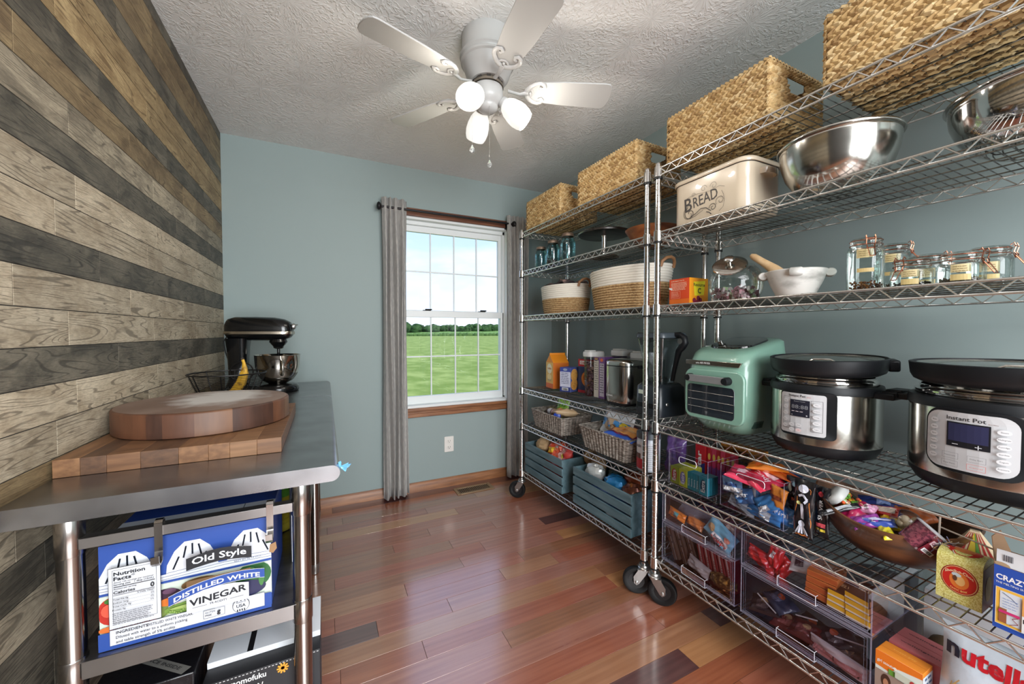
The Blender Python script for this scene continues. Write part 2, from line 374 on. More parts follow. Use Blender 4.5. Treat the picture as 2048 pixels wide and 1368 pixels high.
for k in range(-1, 53):
    y1 = 2.905-BW*k; y0 = y1-BW
    if y0 < YF: break
    y1 = min(y1, YB)
    s_, cs = seams.get(k, (None, None))
    if s_ is None:
        s_ = []; x = XL+R.uniform(.1, .7)
        while x < XR: s_.append(round(x, 2)); x += R.choice((.46, .61, .76, .91))
        cs = [R.choice((0, 1, 2, 5, 6, 1, 0, 6, 4)) for _ in range(len(s_)+1)]
    ed = [XL-.01]+[q for q in s_ if q < XR]+[XR+.01]
    for j in range(len(ed)-1):
        c_ = cs[j % len(cs)]; key = (c_, round(ed[j+1]-ed[j], 3), round(y1-y0, 4))
        if key not in fb: fb[key] = plank_mesh('floor_board', ed[j+1]-ed[j], y1-y0, FM[c_], .0013, 'x', .0003)
        inst('floor_board', fb[key], fl, ((ed[j]+ed[j+1])/2, (y0+y1)/2, 0))

# ceiling with stomped plaster relief
cm = mat('ceiling_plaster', (228, 228, 226), .75, spec=.25)
t = cm.node_tree; n = t.nodes; l = t.links; b = n['Principled BSDF']
co = n.new('ShaderNodeTexCoord')
vo = n.new('ShaderNodeTexVoronoi'); vo.inputs['Scale'].default_value = 4.2; l.new(co.outputs['Object'], vo.inputs['Vector'])
su = n.new('ShaderNodeVectorMath'); su.operation = 'SUBTRACT'; l.new(co.outputs['Object'], su.inputs[0]); l.new(vo.outputs['Position'], su.inputs[1])
sx = n.new('ShaderNodeSeparateXYZ'); l.new(su.outputs[0], sx.inputs[0])
at = n.new('ShaderNodeMath'); at.operation = 'ARCTAN2'; l.new(sx.outputs[1], at.inputs[0]); l.new(sx.outputs[0], at.inputs[1])
ln_ = n.new('ShaderNodeVectorMath'); ln_.operation = 'LENGTH'; l.new(su.outputs[0], ln_.inputs[0])
a1 = n.new('ShaderNodeMath'); a1.operation = 'MULTIPLY'; a1.inputs[1].default_value = 6.5; l.new(at.outputs[0], a1.inputs[0])
a2 = n.new('ShaderNodeMath'); a2.operation = 'MULTIPLY'; a2.inputs[1].default_value = 34; l.new(ln_.outputs['Value'], a2.inputs[0])
cx_ = n.new('ShaderNodeCombineXYZ'); l.new(a1.outputs[0], cx_.inputs[0]); l.new(a2.outputs[0], cx_.inputs[1]); l.new(vo.outputs['Color'], cx_.inputs[2])
no = n.new('ShaderNodeTexNoise'); no.inputs['Scale'].default_value = 1.3; no.inputs['Detail'].default_value = 2.5; no.inputs['Distortion'].default_value = .9; l.new(cx_.outputs[0], no.inputs[0])
ra = n.new('ShaderNodeValToRGB'); ra.color_ramp.elements[0].position = .47; ra.color_ramp.elements[1].position = .60; l.new(no.outputs[0], ra.inputs[0])
bp = n.new('ShaderNodeBump'); bp.inputs['Strength'].default_value = .4; bp.inputs['Distance'].default_value = .0055; l.new(ra.outputs[0], bp.inputs['Height']); l.new(bp.outputs[0], b.inputs['Normal'])
struct(MB().box(XL-.1, XR+.1, YF, YB+.1, ZC, ZC+.08).build('ceiling', cm))

# walls
OX0, OX1, OZ0, OZ1 = .50, 1.40, .65, 2.085
wb = MB(); D = .14
wb.box(XL-.1, OX0, YB, YB+D, -.06, ZC); wb.box(OX1, XR+.1, YB, YB+D, -.06, ZC); wb.box(OX0, OX1, YB, YB+D, -.06, OZ0); wb.box(OX0, OX1, YB, YB+D, OZ1, ZC)
struct(wb.build('wall_back', teal_wall))
struct(MB().box(XR, XR+.1, YF, YB, 0, ZC).build('wall_right', teal_wall))
struct(MB().box(XL-.1, XR+.1, YF-.1, YF, 0, ZC).build('wall_front', teal_wall))
oak = mat('stained_oak', (120, 76, 48), .38, col2=(154, 104, 68), nscale=(6, 60, 60), bump=.1)
oak_f = mat('stained_oak_trim', (92, 54, 40), .36, col2=(126, 80, 56), nscale=(5, 70, 70), bump=.1)
def base_prof(): return [(0, 0), (.014, 0), (.014, .05), (.010, .058), (.010, .064), (.005, .072), (0, .072)]
b_ = MB(); P = base_prof(); b_.rings([[(x, YB-p[0], p[1]) for p in P] for x in (XL, XR)]); struct(b_.build('baseboard_back', oak, smooth=30))
b_ = MB(); b_.rings([[(XR-p[0], y, p[1]) for p in P] for y in (YF, YB-.014)]); struct(b_.build('baseboard_right', oak, smooth=30))

# window
vinyl = mat('white_vinyl', (226, 230, 230), .4)
win = thing('window_1', 'double hung white vinyl window with wood trim and colonial grilles', None, (0, 0, 0)); struct(win)
fr = MB(); a, b2, z0, z1 = OX0, OX1, OZ0, OZ1
for q in ((a, a+.018, YB, YB+D+.01, z0, z1), (b2-.018, b2, YB, YB+D+.01, z0, z1), (a, b2, YB, YB+D+.01, z1-.018, z1), (a, b2, YB-.012, YB+D+.01, z0-.012, z0+.012),
          (a+.018, a+.036, YB+.05, YB+D, z0, z1), (b2-.036, b2-.018, YB+.05, YB+D, z0, z1), (a+.018, b2-.018, YB+.05, YB+D, z1-.045, z1-.018), (a+.018, b2-.018, YB+.05, YB+D, z0+.012, z0+.028)): fr.box(*q)
fr.build('window_frame', vinyl, win, bevel=.0015)
glassW = thin_glass('window_glass', (250, 253, 252), .02, .0)
def sash(x0, x1, z0, z1, y, t, rails):
    s = MB(); bl, br, bb, bt = rails
    s.box(x0, x0+bl, y, y+t, z0, z1); s.box(x1-br, x1, y, y+t, z0, z1); s.box(x0+bl, x1-br, y, y+t, z0, z0+bb); s.box(x0+bl, x1-br, y, y+t, z1-bt, z1)
    o = s.build('sash', vinyl, win, bevel=.002); gx0, gx1, gz0, gz1 = x0+bl, x1-br, z0+bb, z1-bt; m = MB(); w_ = .010
    for i in range(1, 4): x = gx0+(gx1-gx0)*i/4; m.box(x-w_/2, x+w_/2, y+t*.3, y+t*.72, gz0, gz1)
    zc = (gz0+gz1)/2; m.box(gx0, gx1, y+t*.32, y+t*.7, zc-w_/2, zc+w_/2); m.build('muntin', vinyl, o, bevel=.0015)
    for i in range(4):
        for j in range(2):
            p = MB(); X0 = gx0+(gx1-gx0)*i/4; X1 = gx0+(gx1-gx0)*(i+1)/4; Z0 = gz0+(gz1-gz0)*j/2; Z1 = gz0+(gz1-gz0)*(j+1)/2
            p.add([(X0, y+t*.5, Z0), (X1, y+t*.5, Z0), (X1, y+t*.5, Z1), (X0, y+t*.5, Z1)], [(0, 1, 2, 3)]); p.build('pane', glassW, o)
    return o
sash(.535, 1.365, 1.345, 2.045, YB+.085, .03, (.03, .026, .045, .05))
lo_ = sash(.525, 1.375, .676, 1.385, YB+.05, .032, (.03, .028, .045, .05))
for x in (.72, 1.18):
    k = MB(); k.box(x-.03, x+.03, YB+.052, YB+.078, 1.385, 1.391); k.box(x-.012, x+.04, YB+.056, YB+.07, 1.391, 1.401, T=None); k.build('sash_lock', black_pl, win, bevel=.002)
cs = MB(); cw = .056
cs.box(a-cw, a, YB-.018, YB, z0, z1+cw); cs.box(b2, b2+cw, YB-.018, YB, z0, z1+cw); cs.box(a, b2, YB-.018, YB, z1, z1+cw); cs.box(a, b2, YB-.025, YB-.017, z1+cw*.55, z1+cw)
cs.build('casing', oak_f, win, bevel=.004)
st = MB(); st.box(a-.06, b2+.06, YB-.034, YB, z0-.028, z0-.006); st.box(a-.05, b2+.05, YB-.018, YB, z0-.078, z0-.028); st.box(a-.05, b2+.05, YB-.024, YB, z0-.05, z0-.036)
st.build('window_sill', oak, win, bevel=.005)

# outside
gm = mat('lawn_grass', (114, 136, 64), .9, col2=(146, 162, 92), nscale=(1.2, .9, 1), ndetail=10, spec=.1, npos=(.4, .62))
GZ = -.6
struct(MB().add([(-300, 3.3, GZ), (400, 3.3, GZ), (500, 172, GZ), (-300, 172, GZ)], [(0, 1, 2, 3)]).build('lawn', gm))
fm = mat('crop_field', (100, 134, 70), .9, col2=(120, 152, 86), nscale=(.02, .08, 1), spec=.1)
g = MB(); nx = 24; rowsF = []
for j, (Y, base) in enumerate(((170, 0), (215, .2), (260, 1.0), (300, 2.2))):
    rowsF.append([(x_, Y, GZ+base*(1+.5*math.sin((x_-60)/70))*(1.1 if x_ > 60 else .75)) for x_ in [-250+i*30 for i in range(nx)]])
g.rings(rowsF, open_=True); struct(g.build('field_hill', fm, smooth=60))
g = MB(); RR = random.Random(3)
for i in range(230): x_ = -120+i*1.9; g.ball((x_, 171+RR.uniform(-.5, .5), GZ+.5), RR.uniform(1.0, 1.4), 6, 4, sc_=(1, .5, .7+RR.random()*.3))
tag(g.build('hedge', mat('hedge_green', (62, 92, 44), .9, col2=(90, 120, 60), nscale=(.5, .5, .5)), smooth=60), 'low dark hedge row between the lawn and the far crop field', 'hedge', kind='stuff')
g = MB()
for i in range(420):
    x_ = -130+i*1.15+RR.uniform(-1, 1); d = 285+RR.uniform(-8, 25); h = 4.5+3.2*(.5+.5*math.sin(x_*.045+.5)*math.sin(x_*.017+1.2))+RR.uniform(-1.2, 1.4)
    g.ball((x_, d, GZ+1.2+h*.45), h*.62, 9, 6, sc_=(RR.uniform(.8, 1.2), .8, RR.uniform(.85, 1.1)))
    for q in range(3): g.ball((x_+RR.uniform(-2.5, 2.5), d-2, GZ+1+h*RR.uniform(.25, .85)), h*RR.uniform(.16, .28), 6, 4)
tag(g.build('trees', mat('far_foliage', (36, 58, 34), .95, col2=(70, 98, 58), nscale=(.25, .25, .35), ndetail=6, bump=.8, bdist=.6, spec=.05), smooth=60), 'dark green line of woodland on the horizon beyond the fields', 'trees', kind='stuff')

# curtain rod + curtains
rod = thing('curtain_rod', 'thin dark metal curtain rod with round end caps above the window', 'curtain rod', (.88, 2.84, 2.105))
irn = mat('dark_bronze', (44, 42, 44), .4, .7)
MB().tube([(-.52, 0, 0), (.52, 0, 0)], .008, 12).build('rod', irn, rod, smooth=40)
for s_ in (-1, 1):
    MB().lathe([(.008, -.01), (.016, -.006), (.024, 0), (.028, .008), (.027, .014), (.02, .02), (.008, .023), (.001, .024)], 20, T=Matrix.Translation((s_*.52, 0, 0)) @ Matrix.Rotation(s_*PI/2, 4, 'Y')).build('finial', irn, rod, smooth=40)
    k = MB(); k.box(s_*.49-.006, s_*.49+.006, 0, .065, -.006, .004); k.box(s_*.49-.012, s_*.49+.012, .062, .078, -.03, .02); k.build('bracket', irn, rod, bevel=.002)
linen = mat('grey_linen', (150, 148, 146), .85, col2=(176, 173, 168), nscale=(180, 180, 26), ndetail=3, bump=.25, bscale=(420, 420, 420), bdist=.001, spec=.1, sheen=.2)
def curtain(x0, x1, nf, seed, label, ph=0, back=0):
    rr = random.Random(seed); b = MB(); nu, nv = nf*12, 28; zt, zb = 2.172, .018; amp = [rr.uniform(.75, 1.2) for _ in range(nf+1)]
    rows_ = []
    for j in range(nv+1):
        v = j/nv; z = zt+(zb-zt)*v; r_ = []
        for i in range(nu+1):
            u = i/nu; fl_ = .96+.06*math.sin(v*2.3+seed)-.05*v*(1-v)*4
            x = (x0+x1)/2+((u-.5)*(x1-x0)+.006*math.sin(v*5+u*9))*fl_
            A = (.017+.012*min(1, v*5))*amp[int(u*nf)]; y = 2.84+A*math.cos(2*PI*nf*u+ph+.35*math.sin(v*3+seed))
            y += -.004*math.cos(4*PI*nf*u)*v
            if z > 2.09 and z < 2.125: y = 2.84+(y-2.84)*.8
            r_.append((x, y, z-(.004*math.sin(6*PI*u) if j == nv else 0)))
        rows_.append(r_)
    o = b.rings(rows_, open_=True).build('curtain', linen, smooth=70, solid=.0015)
    return tag(o, label, 'curtain')
curtain(.372, .53, 4, 1, 'grey linen curtain panel hanging at the left side of the window')
curtain(.512, .548, 1, 4, 'narrow inner fold of grey curtain beside the left panel, over the window edge', 1.3).location.y = .02
curtain(1.345, 1.56, 5, 3, 'grey linen curtain panel hanging behind the corner of the wire rack', .8)

# outlet and floor vent
ou = thing('wall_outlet', 'white duplex power outlet on the wall below the window', 'outlet', (.874, 2.92, .334))
b_ = MB(); b_.prism(rrect(.076, .122, .006), -.006, 0, ax='y'); b_.build('cover_plate', mat('outlet_white', (225, 222, 216), .35), ou, bevel=.002)
for dz in (-.024, .024):
    b_ = MB(); b_.prism([(p[0], p[1]+dz) for p in rrect(.034, .030, .012)], -.0085, -.005, ax='y'); o_ = b_.build('socket', MATS['outlet_white'], ou, bevel=.001)
    k = MB(); k.box(-.009, -.0068, -.0092, -.008, dz-.002, dz+.008); k.box(.0068, .009, -.0092, -.008, dz-.002, dz+.008); k.ball((0, -.0082, dz-.008), .003, 8, 5); k.build('slot', black_pl, o_)
ve = thing('floor_vent', 'tan slotted metal floor vent set in the boards below the window', 'vent', (1.03, 2.775, 0))
vm = mat('vent_tan', (150, 124, 96), .45, .3)
b_ = MB(); W_, H_ = .30, .128; ix, iy = .125, .04
for q in ((-W_/2, -ix, -H_/2, H_/2), (ix, W_/2, -H_/2, H_/2), (-ix, ix, -H_/2, -iy), (-ix, ix, iy, H_/2)): b_.box(*q, .0, .006)
b_.build('frame', vm, ve, bevel=.003)
MB().box(-ix, ix, -iy, iy, .0005, .0015).build('duct', mat('duct_dark', (14, 12, 11), .9), ve)
for i in range(18):
    x = -ix+.007+(2*ix-.014)*i/17; MB().box(x-.0022, x+.0022, -iy, iy, .0015, .0055).build('slat', vm, ve)

# ================= CEILING FAN =================
FC = (.622, 1.50)
fan = thing('ceiling_fan', 'white five blade ceiling fan with three lit glass shades', 'ceiling fan', (*FC, ZC))
fw_ = mat('fan_white', (184, 184, 182), .38, coat=.1)
hs = [(.104, 0), (.106, -.004), (.108, -.05), (.107, -.078), (.114, -.083), (.1155, -.089), (.109, -.095), (.1075, -.100), (.112, -.105), (.1115, -.111), (.104, -.116), (.098, -.135), (.088, -.165), (.074, -.182), (.07, -.186)]
MB().lathe(hs, 48).build('housing', fw_, fan, smooth=35)
MB().lathe([(.060, -.178), (.060, -.196), (.066, -.197), (.066, -.205), (.052, -.207)], 40, cap0=False).build('motor_band', mat('motor_metal', (150, 142, 130), .3, .9), fan, smooth=35)
for i in range(10):
    a_ = 2*PI*i/10; MB().box(.060, .0635, -.008, .008, -.196, -.183, T=Matrix.Rotation(a_, 4, 'Z')).build('vent_slot', mat('slot_dark', (60, 56, 52), .7), fan)
MB().lathe([(.05, -.206), (.062, -.209), (.064, -.222), (.064, -.252), (.058, -.266), (.045, -.275), (.041, -.279), (.043, -.283), (.040, -.292), (.028, -.302), (.014, -.306), (.001, -.307)], 40).build('light_kit', fw_, fan, smooth=35)
blw = mat('blade_white', (180, 180, 178), .42)
def blade_outline():
    P = []; L0, L1 = .175, .520
    for u in range(9): a_ = PI/2+PI*u/8*1; P.append((L0+.028*math.cos(a_)+.02, .048*math.sin(a_)))
    P += [(L0+.14, -.060), (L1-.03, -.066)]
    P += [(L1-.012, -.062), (L1-.002, -.048), (L1+.004, -.02), (L1+.004, .02), (L1-.002, .048), (L1-.012, .062), (L1-.03, .066), (L0+.14, .060)]
    return P
bo = blade_outline()
for i in range(5):
    az = math.radians(51.5+72*i); Bm = Matrix.Rotation(az, 4, 'Z') @ Matrix.Translation((0, 0, -.212)) @ Matrix.Rotation(math.radians(-11), 4, 'X')
    b_ = MB(); b_.T = Bm; b_.prism(bo, 0, .006); b_.build('blade', blw, fan, bevel=.0015)
    k = MB(); k.T = Bm
    k.tube([(.085, 0, .0), (.11, 0, -.006), (.135, 0, -.012), (.155, 0, -.006), (.168, 0, -.003)], .007, 8, rr=[.009, .007, .0075, .010, .012], flat=.6)
    for s_ in (-1, 1):
        arcp = [(.160, 0, -.003), (.166, s_*.018, -.003), (.178, s_*.034, -.003), (.196, s_*.047, -.003), (.214, s_*.052, -.003), (.230, s_*.046, -.003), (.236, s_*.034, -.003), (.228, s_*.025, -.004), (.218, s_*.028, -.005), (.217, s_*.036, -.005)]
        k.tube(arcp, .006, 8, rr=[.010, .011, .010, .009, .0085, .008, .008, .007, .006, .004], flat=.6)
    k.tube([(.172, -.022, -.002), (.185, -.012, -.002), (.19, 0, -.002), (.185, .012, -.002), (.172, .022, -.002)], .005, 6, flat=.6)
    k.ball((.178, 0, -.004), .006, 8, 5)
    k.build('blade_arm', fw_, fan, smooth=50)
# shade material: lit opal glass
sm = bpy.data.materials.new('lit_opal_glass'); sm.use_nodes = True; t = sm.node_tree; b = t.nodes['Principled BSDF']
b.inputs['Base Color'].default_value = (.38, .38, .37, 1); b.inputs['Roughness'].default_value = .3; b.inputs['Emission Color'].default_value = (1, .97, .9, 1); b.inputs['Emission Strength'].default_value = .62
bulbm = mat('bulb_glow', (255, 250, 240), .4, emit=(255, 240, 214), es=5)
for az, tilt in ((216, 54), (90, 46), (334, 50)):
    M_ = Matrix.Rotation(math.radians(az), 4, 'Z') @ Matrix.Translation((.043, 0, -.246)) @ Matrix.Scale(1.0, 4) @ Matrix.Rotation(math.radians(-tilt), 4, 'Y') @ Matrix.Rotation(PI, 4, 'X')
    # local -z (after flip: +z) points down and outwards
    b_ = MB(); b_.T = M_; b_.lathe([(.012, -.012), (.016, .0), (.016, .018), (.023, .022), (.025, .034), (.022, .038)], 20); b_.build('lamp_holder', fw_, fan, smooth=35)
    prof = [(.020, .034), (.030, .042), (.041, .062), (.048, .09), (.0495, .112), (.046, .135), (.040, .150)]
    prof2 = [(r_-.003, z_) for r_, z_ in prof[::-1]]
    b_ = MB(); b_.T = M_; b_.lathe(prof+prof2, 28, cap0=False, cap1=False); sh = b_.build('lamp_shade', sm, fan, smooth=60)
    b_ = MB(); b_.T = M_; b_.lathe([(.001, .122), (.012, .118), (.019, .106), (.021, .094), (.018, .08), (.013, .066), (.012, .04)], 16); b_.build('bulb', bulbm, sh, smooth=60)
    wp = Matrix.Translation((*FC, ZC)) @ M_ @ Vector((0, 0, .165))
    light('fan_bulb', 'POINT', wp, 3.1, (1, .92, .82), size=.03)
for (dx, dy, zz, r_) in ((-.082, -.035, -.245, .225), (-.007, -.035, -.275, .24)):
    b_ = MB(); nb = int(r_/.0045)
    for q in range(nb): b_.ball((dx, dy, zz-q*.0045), .0013, 5, 4)
    ch = b_.build('pull_chain', mat('chain_metal', (190, 188, 184), .3, .8), fan, smooth=60); tag(ch, None, kind='stuff')
    b_ = MB(); b_.lathe([(.0015, 0), (.004, -.006), (.010, -.017), (.0105, -.022), (.007, -.029), (.001, -.033)], 8, o=(dx, dy, zz-r_))
    b_.build('crystal', mat('crystal_glass', (235, 240, 240), .03, trans=.8), fan)

# ================= WIRE RACKS =================
RL, RD = 1.165, .405          # post spacing along the wall, and towards the wall
SZ = [1.938, 1.660, 1.338, .814, .554, .205]
ring_bl = mat('collar_ring', (14, 14, 15), .5)
def rack_meshes():
    b = MB(); r = .0035; e = .013
    def rail(p, q):
        p, q = Vector(p), Vector(q)
        for dz in (-.0035, -.034): b.tube([p+Vector((0, 0, dz)), q+Vector((0, 0, dz))], r, 6)
        L_ = (q-p).length; n_ = round(L_/.029); n_ += n_ % 2; P_ = []
        for i in range(n_+1): P_.append(p.lerp(q, i/n_)+Vector((0, 0, -.0045 if i % 2 == 0 else -.033)))
        b.tube(P_, .0026, 5)
    rail((0, e, 0), (0, RL-e, 0)); rail((RD, e, 0), (RD, RL-e, 0)); rail((e, 0, 0), (RD-e, 0, 0)); rail((e, RL, 0), (RD-e, RL, 0))
    shelf = b.build('shelf', wire_m, smooth=60, mesh_only=True)
    b = MB(); n_ = 51
    for i in range(1, n_): y = RL*i/n_; b.tube([(-.001, y, -.001), (RD+.001, y, -.001)], .0015, 5)
    for x in (.055, .13, .205, .28, .35): b.tube([(x, 0, -.0055), (x, RL, -.0055)], .0023, 5)
    deck = b.build('wire_deck', deck_m, smooth=60, mesh_only=True)
    b = MB(); b.lathe([(.0135, .006), (.0165, .004), (.0175, -.02), (.0185, -.042), (.0135, -.043)], 20)
    for s_ in (-1, 1): b.box(-.002, .002, s_*.017-.003, s_*.017+.003, -.04, .002)
    col_ = b.build('collar', chrome, smooth=35, mesh_only=True)
    rg = MB().lathe([(.0135, -.0432), (.0178, -.0436), (.0178, -.0505), (.0135, -.051)], 20).build('sleeve_ring', ring_bl, smooth=35, mesh_only=True)
    prof = [(.001, 0), (.0125, 0)]; z = .012
    while z < 1.80: prof += [(.0127, z), (.0117, z+.0012), (.0117, z+.0022), (.0127, z+.0034)]; z += .0254
    prof += [(.0127, 1.825), (.0127, 1.828), (.0105, 1.833), (.001, 1.834)]
    post = MB().lathe(prof, 16).build('post', chrome, smooth=25, mesh_only=True)
    return shelf, deck, col_, rg, post
m_shelf, m_deck, m_col, m_ring, m_post = rack_meshes()
tyre = mat('black_rubber', (13, 13, 14), .5, spec=.3); zinc = mat('zinc_plate', (176, 176, 174), .3, .95)
def caster_meshes():
    # swivel caster, wheel axis on local y, trailing towards local -x; origin on the floor under the stem
    wz, wx = .0615, -.034
    b = MB(); T_ = Matrix.Translation((wx, 0, wz)) @ Matrix.Rotation(PI/2, 4, 'X')
    b.T = T_; b.lathe([(.036, -.010), (.052, -.0145), (.058, -.0135), (.0612, -.008), (.0615, 0), (.0612, .008), (.058, .0135), (.052, .0145), (.036, .010)], 36, cap0=False, cap1=False)
    tire_ = b.build('tyre', tyre, smooth=40, mesh_only=True)
    b = MB(); b.T = T_; b.lathe([(.006, -.014), (.016, -.013), (.018, -.009), (.037, -.0095), (.037, .0095), (.018, .009), (.016, .013), (.006, .014)], 28); hub = b.build('wheel', mat('wheel_hub', (20, 20, 22), .4), smooth=35, mesh_only=True)
    b = MB()
    b.lathe([(.010, .148), (.010, .143), (.022, .141), (.025, .135), (.024, .130), (.028, .127), (.028, .122), (.022, .120)], 20)
    b.box(-.03, .012, -.0215, .0215, .117, .121)
    for s_ in (-1, 1):
        P_ = [(.016, .121), (-.026, .121), (wx-.014, .085), (wx-.011, wz-.006), (wx, wz-.014), (wx+.011, wz-.006), (.006, .10)]
        b.prism([(p[0], p[1]) for p in P_], s_*.0195, s_*.0220, ax='y')
        b.lathe([(.001, -.003), (.0065, -.002), (.0065, .003), (.004, .005), (.001, .005)], 10, T=Matrix.Translation((wx, s_*.0235, wz)) @ Matrix.Rotation(PI/2, 4, 'X'))
    fork = b.build('fork', zinc, smooth=30, mesh_only=True)
    stem = MB().lathe([(.007, .14), (.007, .152), (.0115, .153), (.0115, .160)], 14).build('stem', zinc, smooth=30, mesh_only=True)
    return tire_, hub, fork, stem
cm_ = caster_meshes()
def rack(label, loc, rz, cast):
    r_ = thing('wire_shelving_rack', label, 'shelving rack', loc, rz)
    cs_ = [(0, 0), (RD, 0), (0, RL), (RD, RL)]
    for (x, y), a_ in zip(cs_, cast):
        inst('post', m_post, r_, (x, y, .125))
        c_ = inst('caster', cm_[2], r_, (x, y, 0), (0, 0, math.radians(a_)))
        inst('wheel', cm_[1], c_); inst('tyre', cm_[0], c_); inst('stem', cm_[3], c_)
    for z in SZ:
        s_ = inst('shelf', m_shelf, r_, (0, 0, z)); inst('wire_deck', m_deck, s_)
        for (x, y) in cs_: inst('collar', m_col, s_, (x, y, 0)); inst('sleeve_ring', m_ring, s_, (x, y, 0))
    return r_
rackL = rack('chrome wire shelving rack on casters next to the window', (1.325, 1.305, 0), math.radians(1.73), (-42, 170, -40, 60))
rackR = rack('chrome wire shelving rack on casters at the right, holding the pressure cookers', (1.322, .075, 0), 0, (100, 20, 130, 70))
def Lr(u, v, z): # point in the left rack's frame: u from the front edge, v along it
    a_ = math.radians(1.73); return (1.325+u*math.cos(a_)-v*math.sin(a_), 1.305+u*math.sin(a_)+v*math.cos(a_), z)
RZL = math.radians(1.73)

# ================= STEEL WORK TABLES =================
steel = mat('brushed_steel', (140, 137, 136), .34, .97, col2=(156, 152, 150), nscale=(4, 60, 4), rvar=.07, bump=.05)
steel_w = mat('worn_steel_top', (138, 138, 141), .26, .98, col2=(162, 163, 166), nscale=(9, 9, 9), ndetail=8, rvar=.03, bump=.02, bscale=(40, 400, 40), bdist=.0003)
tube_m = mat('steel_tube', (165, 160, 156), .2, 1)
def table(label, y0, y1, legs, shelf_z, rails, x0=-.553, x1=.031, zt=.889):
    t_ = thing('steel_table', label, 'table', ((x0+x1)/2, (y0+y1)/2, 0)); cx, cy = (x0+x1)/2, (y0+y1)/2
    b = MB(); pr = [(x0, zt-.042), (x0, zt)]+[(x1-.0195+.0195*math.sin(q), zt-.0195+.0195*math.cos(q)) for q in [PI*i/10 for i in range(11)]]+[(x1-.06, zt-.040), (x1-.06, zt-.036)]
    # closed profile: flat top, rolled outer edge, underside
    pr = [(x0, zt-.040), (x0, zt)]+[(x1-.02+.02*math.sin(q), zt-.02+.02*math.cos(q)) for q in [PI*i/12 for i in range(13)]]
    b.rings([[(p[0]-cx, y-cy, p[1]) for p in pr] for y in (y0, y1)]); b.build('table_top', steel_w, t_, smooth=30, bevel=None)
    for (lx, ly) in legs:
        l_ = MB().lathe([(.0205, .05), (.0205, zt-.045)], 24, o=(lx-cx, ly-cy, 0)).build('leg', tube_m, t_, smooth=30)
        MB().lathe([(.0215, zt-.12), (.0222, zt-.118), (.0222, zt-.045), (.0215, zt-.043)], 24, o=(lx-cx, ly-cy, 0)).build('leg_socket', tube_m, l_, smooth=30)
        MB().lathe([(.014, 0), (.018, .003), (.018, .02), (.021, .03), (.021, .052)], 20, o=(lx-cx, ly-cy, 0)).build('foot', zinc, l_, smooth=30)
        MB().lathe([(.0215, shelf_z-.052), (.0222, shelf_z-.05), (.0222, shelf_z+.004), (.0215, shelf_z+.006)], 24, o=(lx-cx, ly-cy, 0)).build('collar', tube_m, l_, smooth=30)
    xs = sorted({p[0] for p in legs}); ys = sorted({p[1] for p in legs})
    b = MB(); X0, X1, Y0, Y1 = xs[0]-cx+.018, xs[-1]-cx-.018, ys[0]-cy-.018, ys[-1]-cy+.018
    b.box(X0-.02, X1+.02, Y0, Y1, shelf_z-.0015, shelf_z); b.box(X0, X1, Y0, Y0+.002, shelf_z-.036, shelf_z); b.box(X0, X1, Y1-.002, Y1, shelf_z-.036, shelf_z); b.box(X1+.018, X1+.02, Y0+.04, Y1-.04, shelf_z-.036, shelf_z)
    b.build('under_shelf', steel, t_, bevel=.001)
    for (za, zb) in rails:
        k = MB(); k.box(X0, X1, ys[0]-cy-.016, ys[0]-cy-.013, za, zb); k.box(X0, X1, ys[0]-cy-.016, ys[0]-cy+.008, zb-.002, zb); k.build('cross_rail', steel, t_, bevel=.001)
        k = MB(); k.box(xs[-1]-cx-.003, xs[-1]-cx+.003, ys[0]-cy+.02, ys[-1]-cy-.02, za, zb); k.build('side_rail', steel, t_, bevel=.001)
    return t_
TB = table('long steel work table holding the cutting boards', 1.042, 2.205, ((-.467, 1.078), (-.057, 1.078), (-.467, 2.15), (-.057, 2.15)), .552, ((.782, .804),))
TB2 = table('short steel work table in the corner under the stand mixer', 2.213, 2.86, ((-.467, 2.30), (-.057, 2.30), (-.467, 2.77), (-.057, 2.77)), .30, ())

# hooks on the rail
def hook(x, label):
    b = MB(); P_ = [(0, .008, .03), (0, .008, .040), (0, .004, .045), (0, -.004, .045), (0, -.008, .040), (0, -.008, -.02), (0, -.012, -.04), (0, -.022, -.044), (0, -.030, -.036), (0, -.031, -.022)]
    R_ = [[(p[0]-.007, p[1]+q[0], p[2]+q[1]) for q in ((0, 0),)] for p in P_]
    for i in range(len(P_)-1):
        a_, c_ = Vector(P_[i]), Vector(P_[i+1]); d = (c_-a_).normalized(); n_ = Vector((0, -d.z, d.y))*.0012
        b.add([a_+Vector((-.007, 0, 0))+n_, a_+Vector((.007, 0, 0))+n_, c_+Vector((.007, 0, 0))+n_, c_+Vector((-.007, 0, 0))+n_, a_+Vector((-.007, 0, 0))-n_, a_+Vector((.007, 0, 0))-n_, c_+Vector((.007, 0, 0))-n_, c_+Vector((-.007, 0, 0))-n_],
              [(0, 1, 2, 3), (7, 6, 5, 4), (0, 3, 7, 4), (1, 5, 6, 2), (0, 4, 5, 1), (3, 2, 6, 7)])
    o = b.build('rail_hook', tube_m, loc=(x, 1.069, .77), smooth=None); return tag(o, label, 'hook')
hook(-.325, 'steel flat hook over the table rail covering the nutrition label'); hook(-.122, 'steel flat hook over the table rail at the right edge of the vinegar carton')

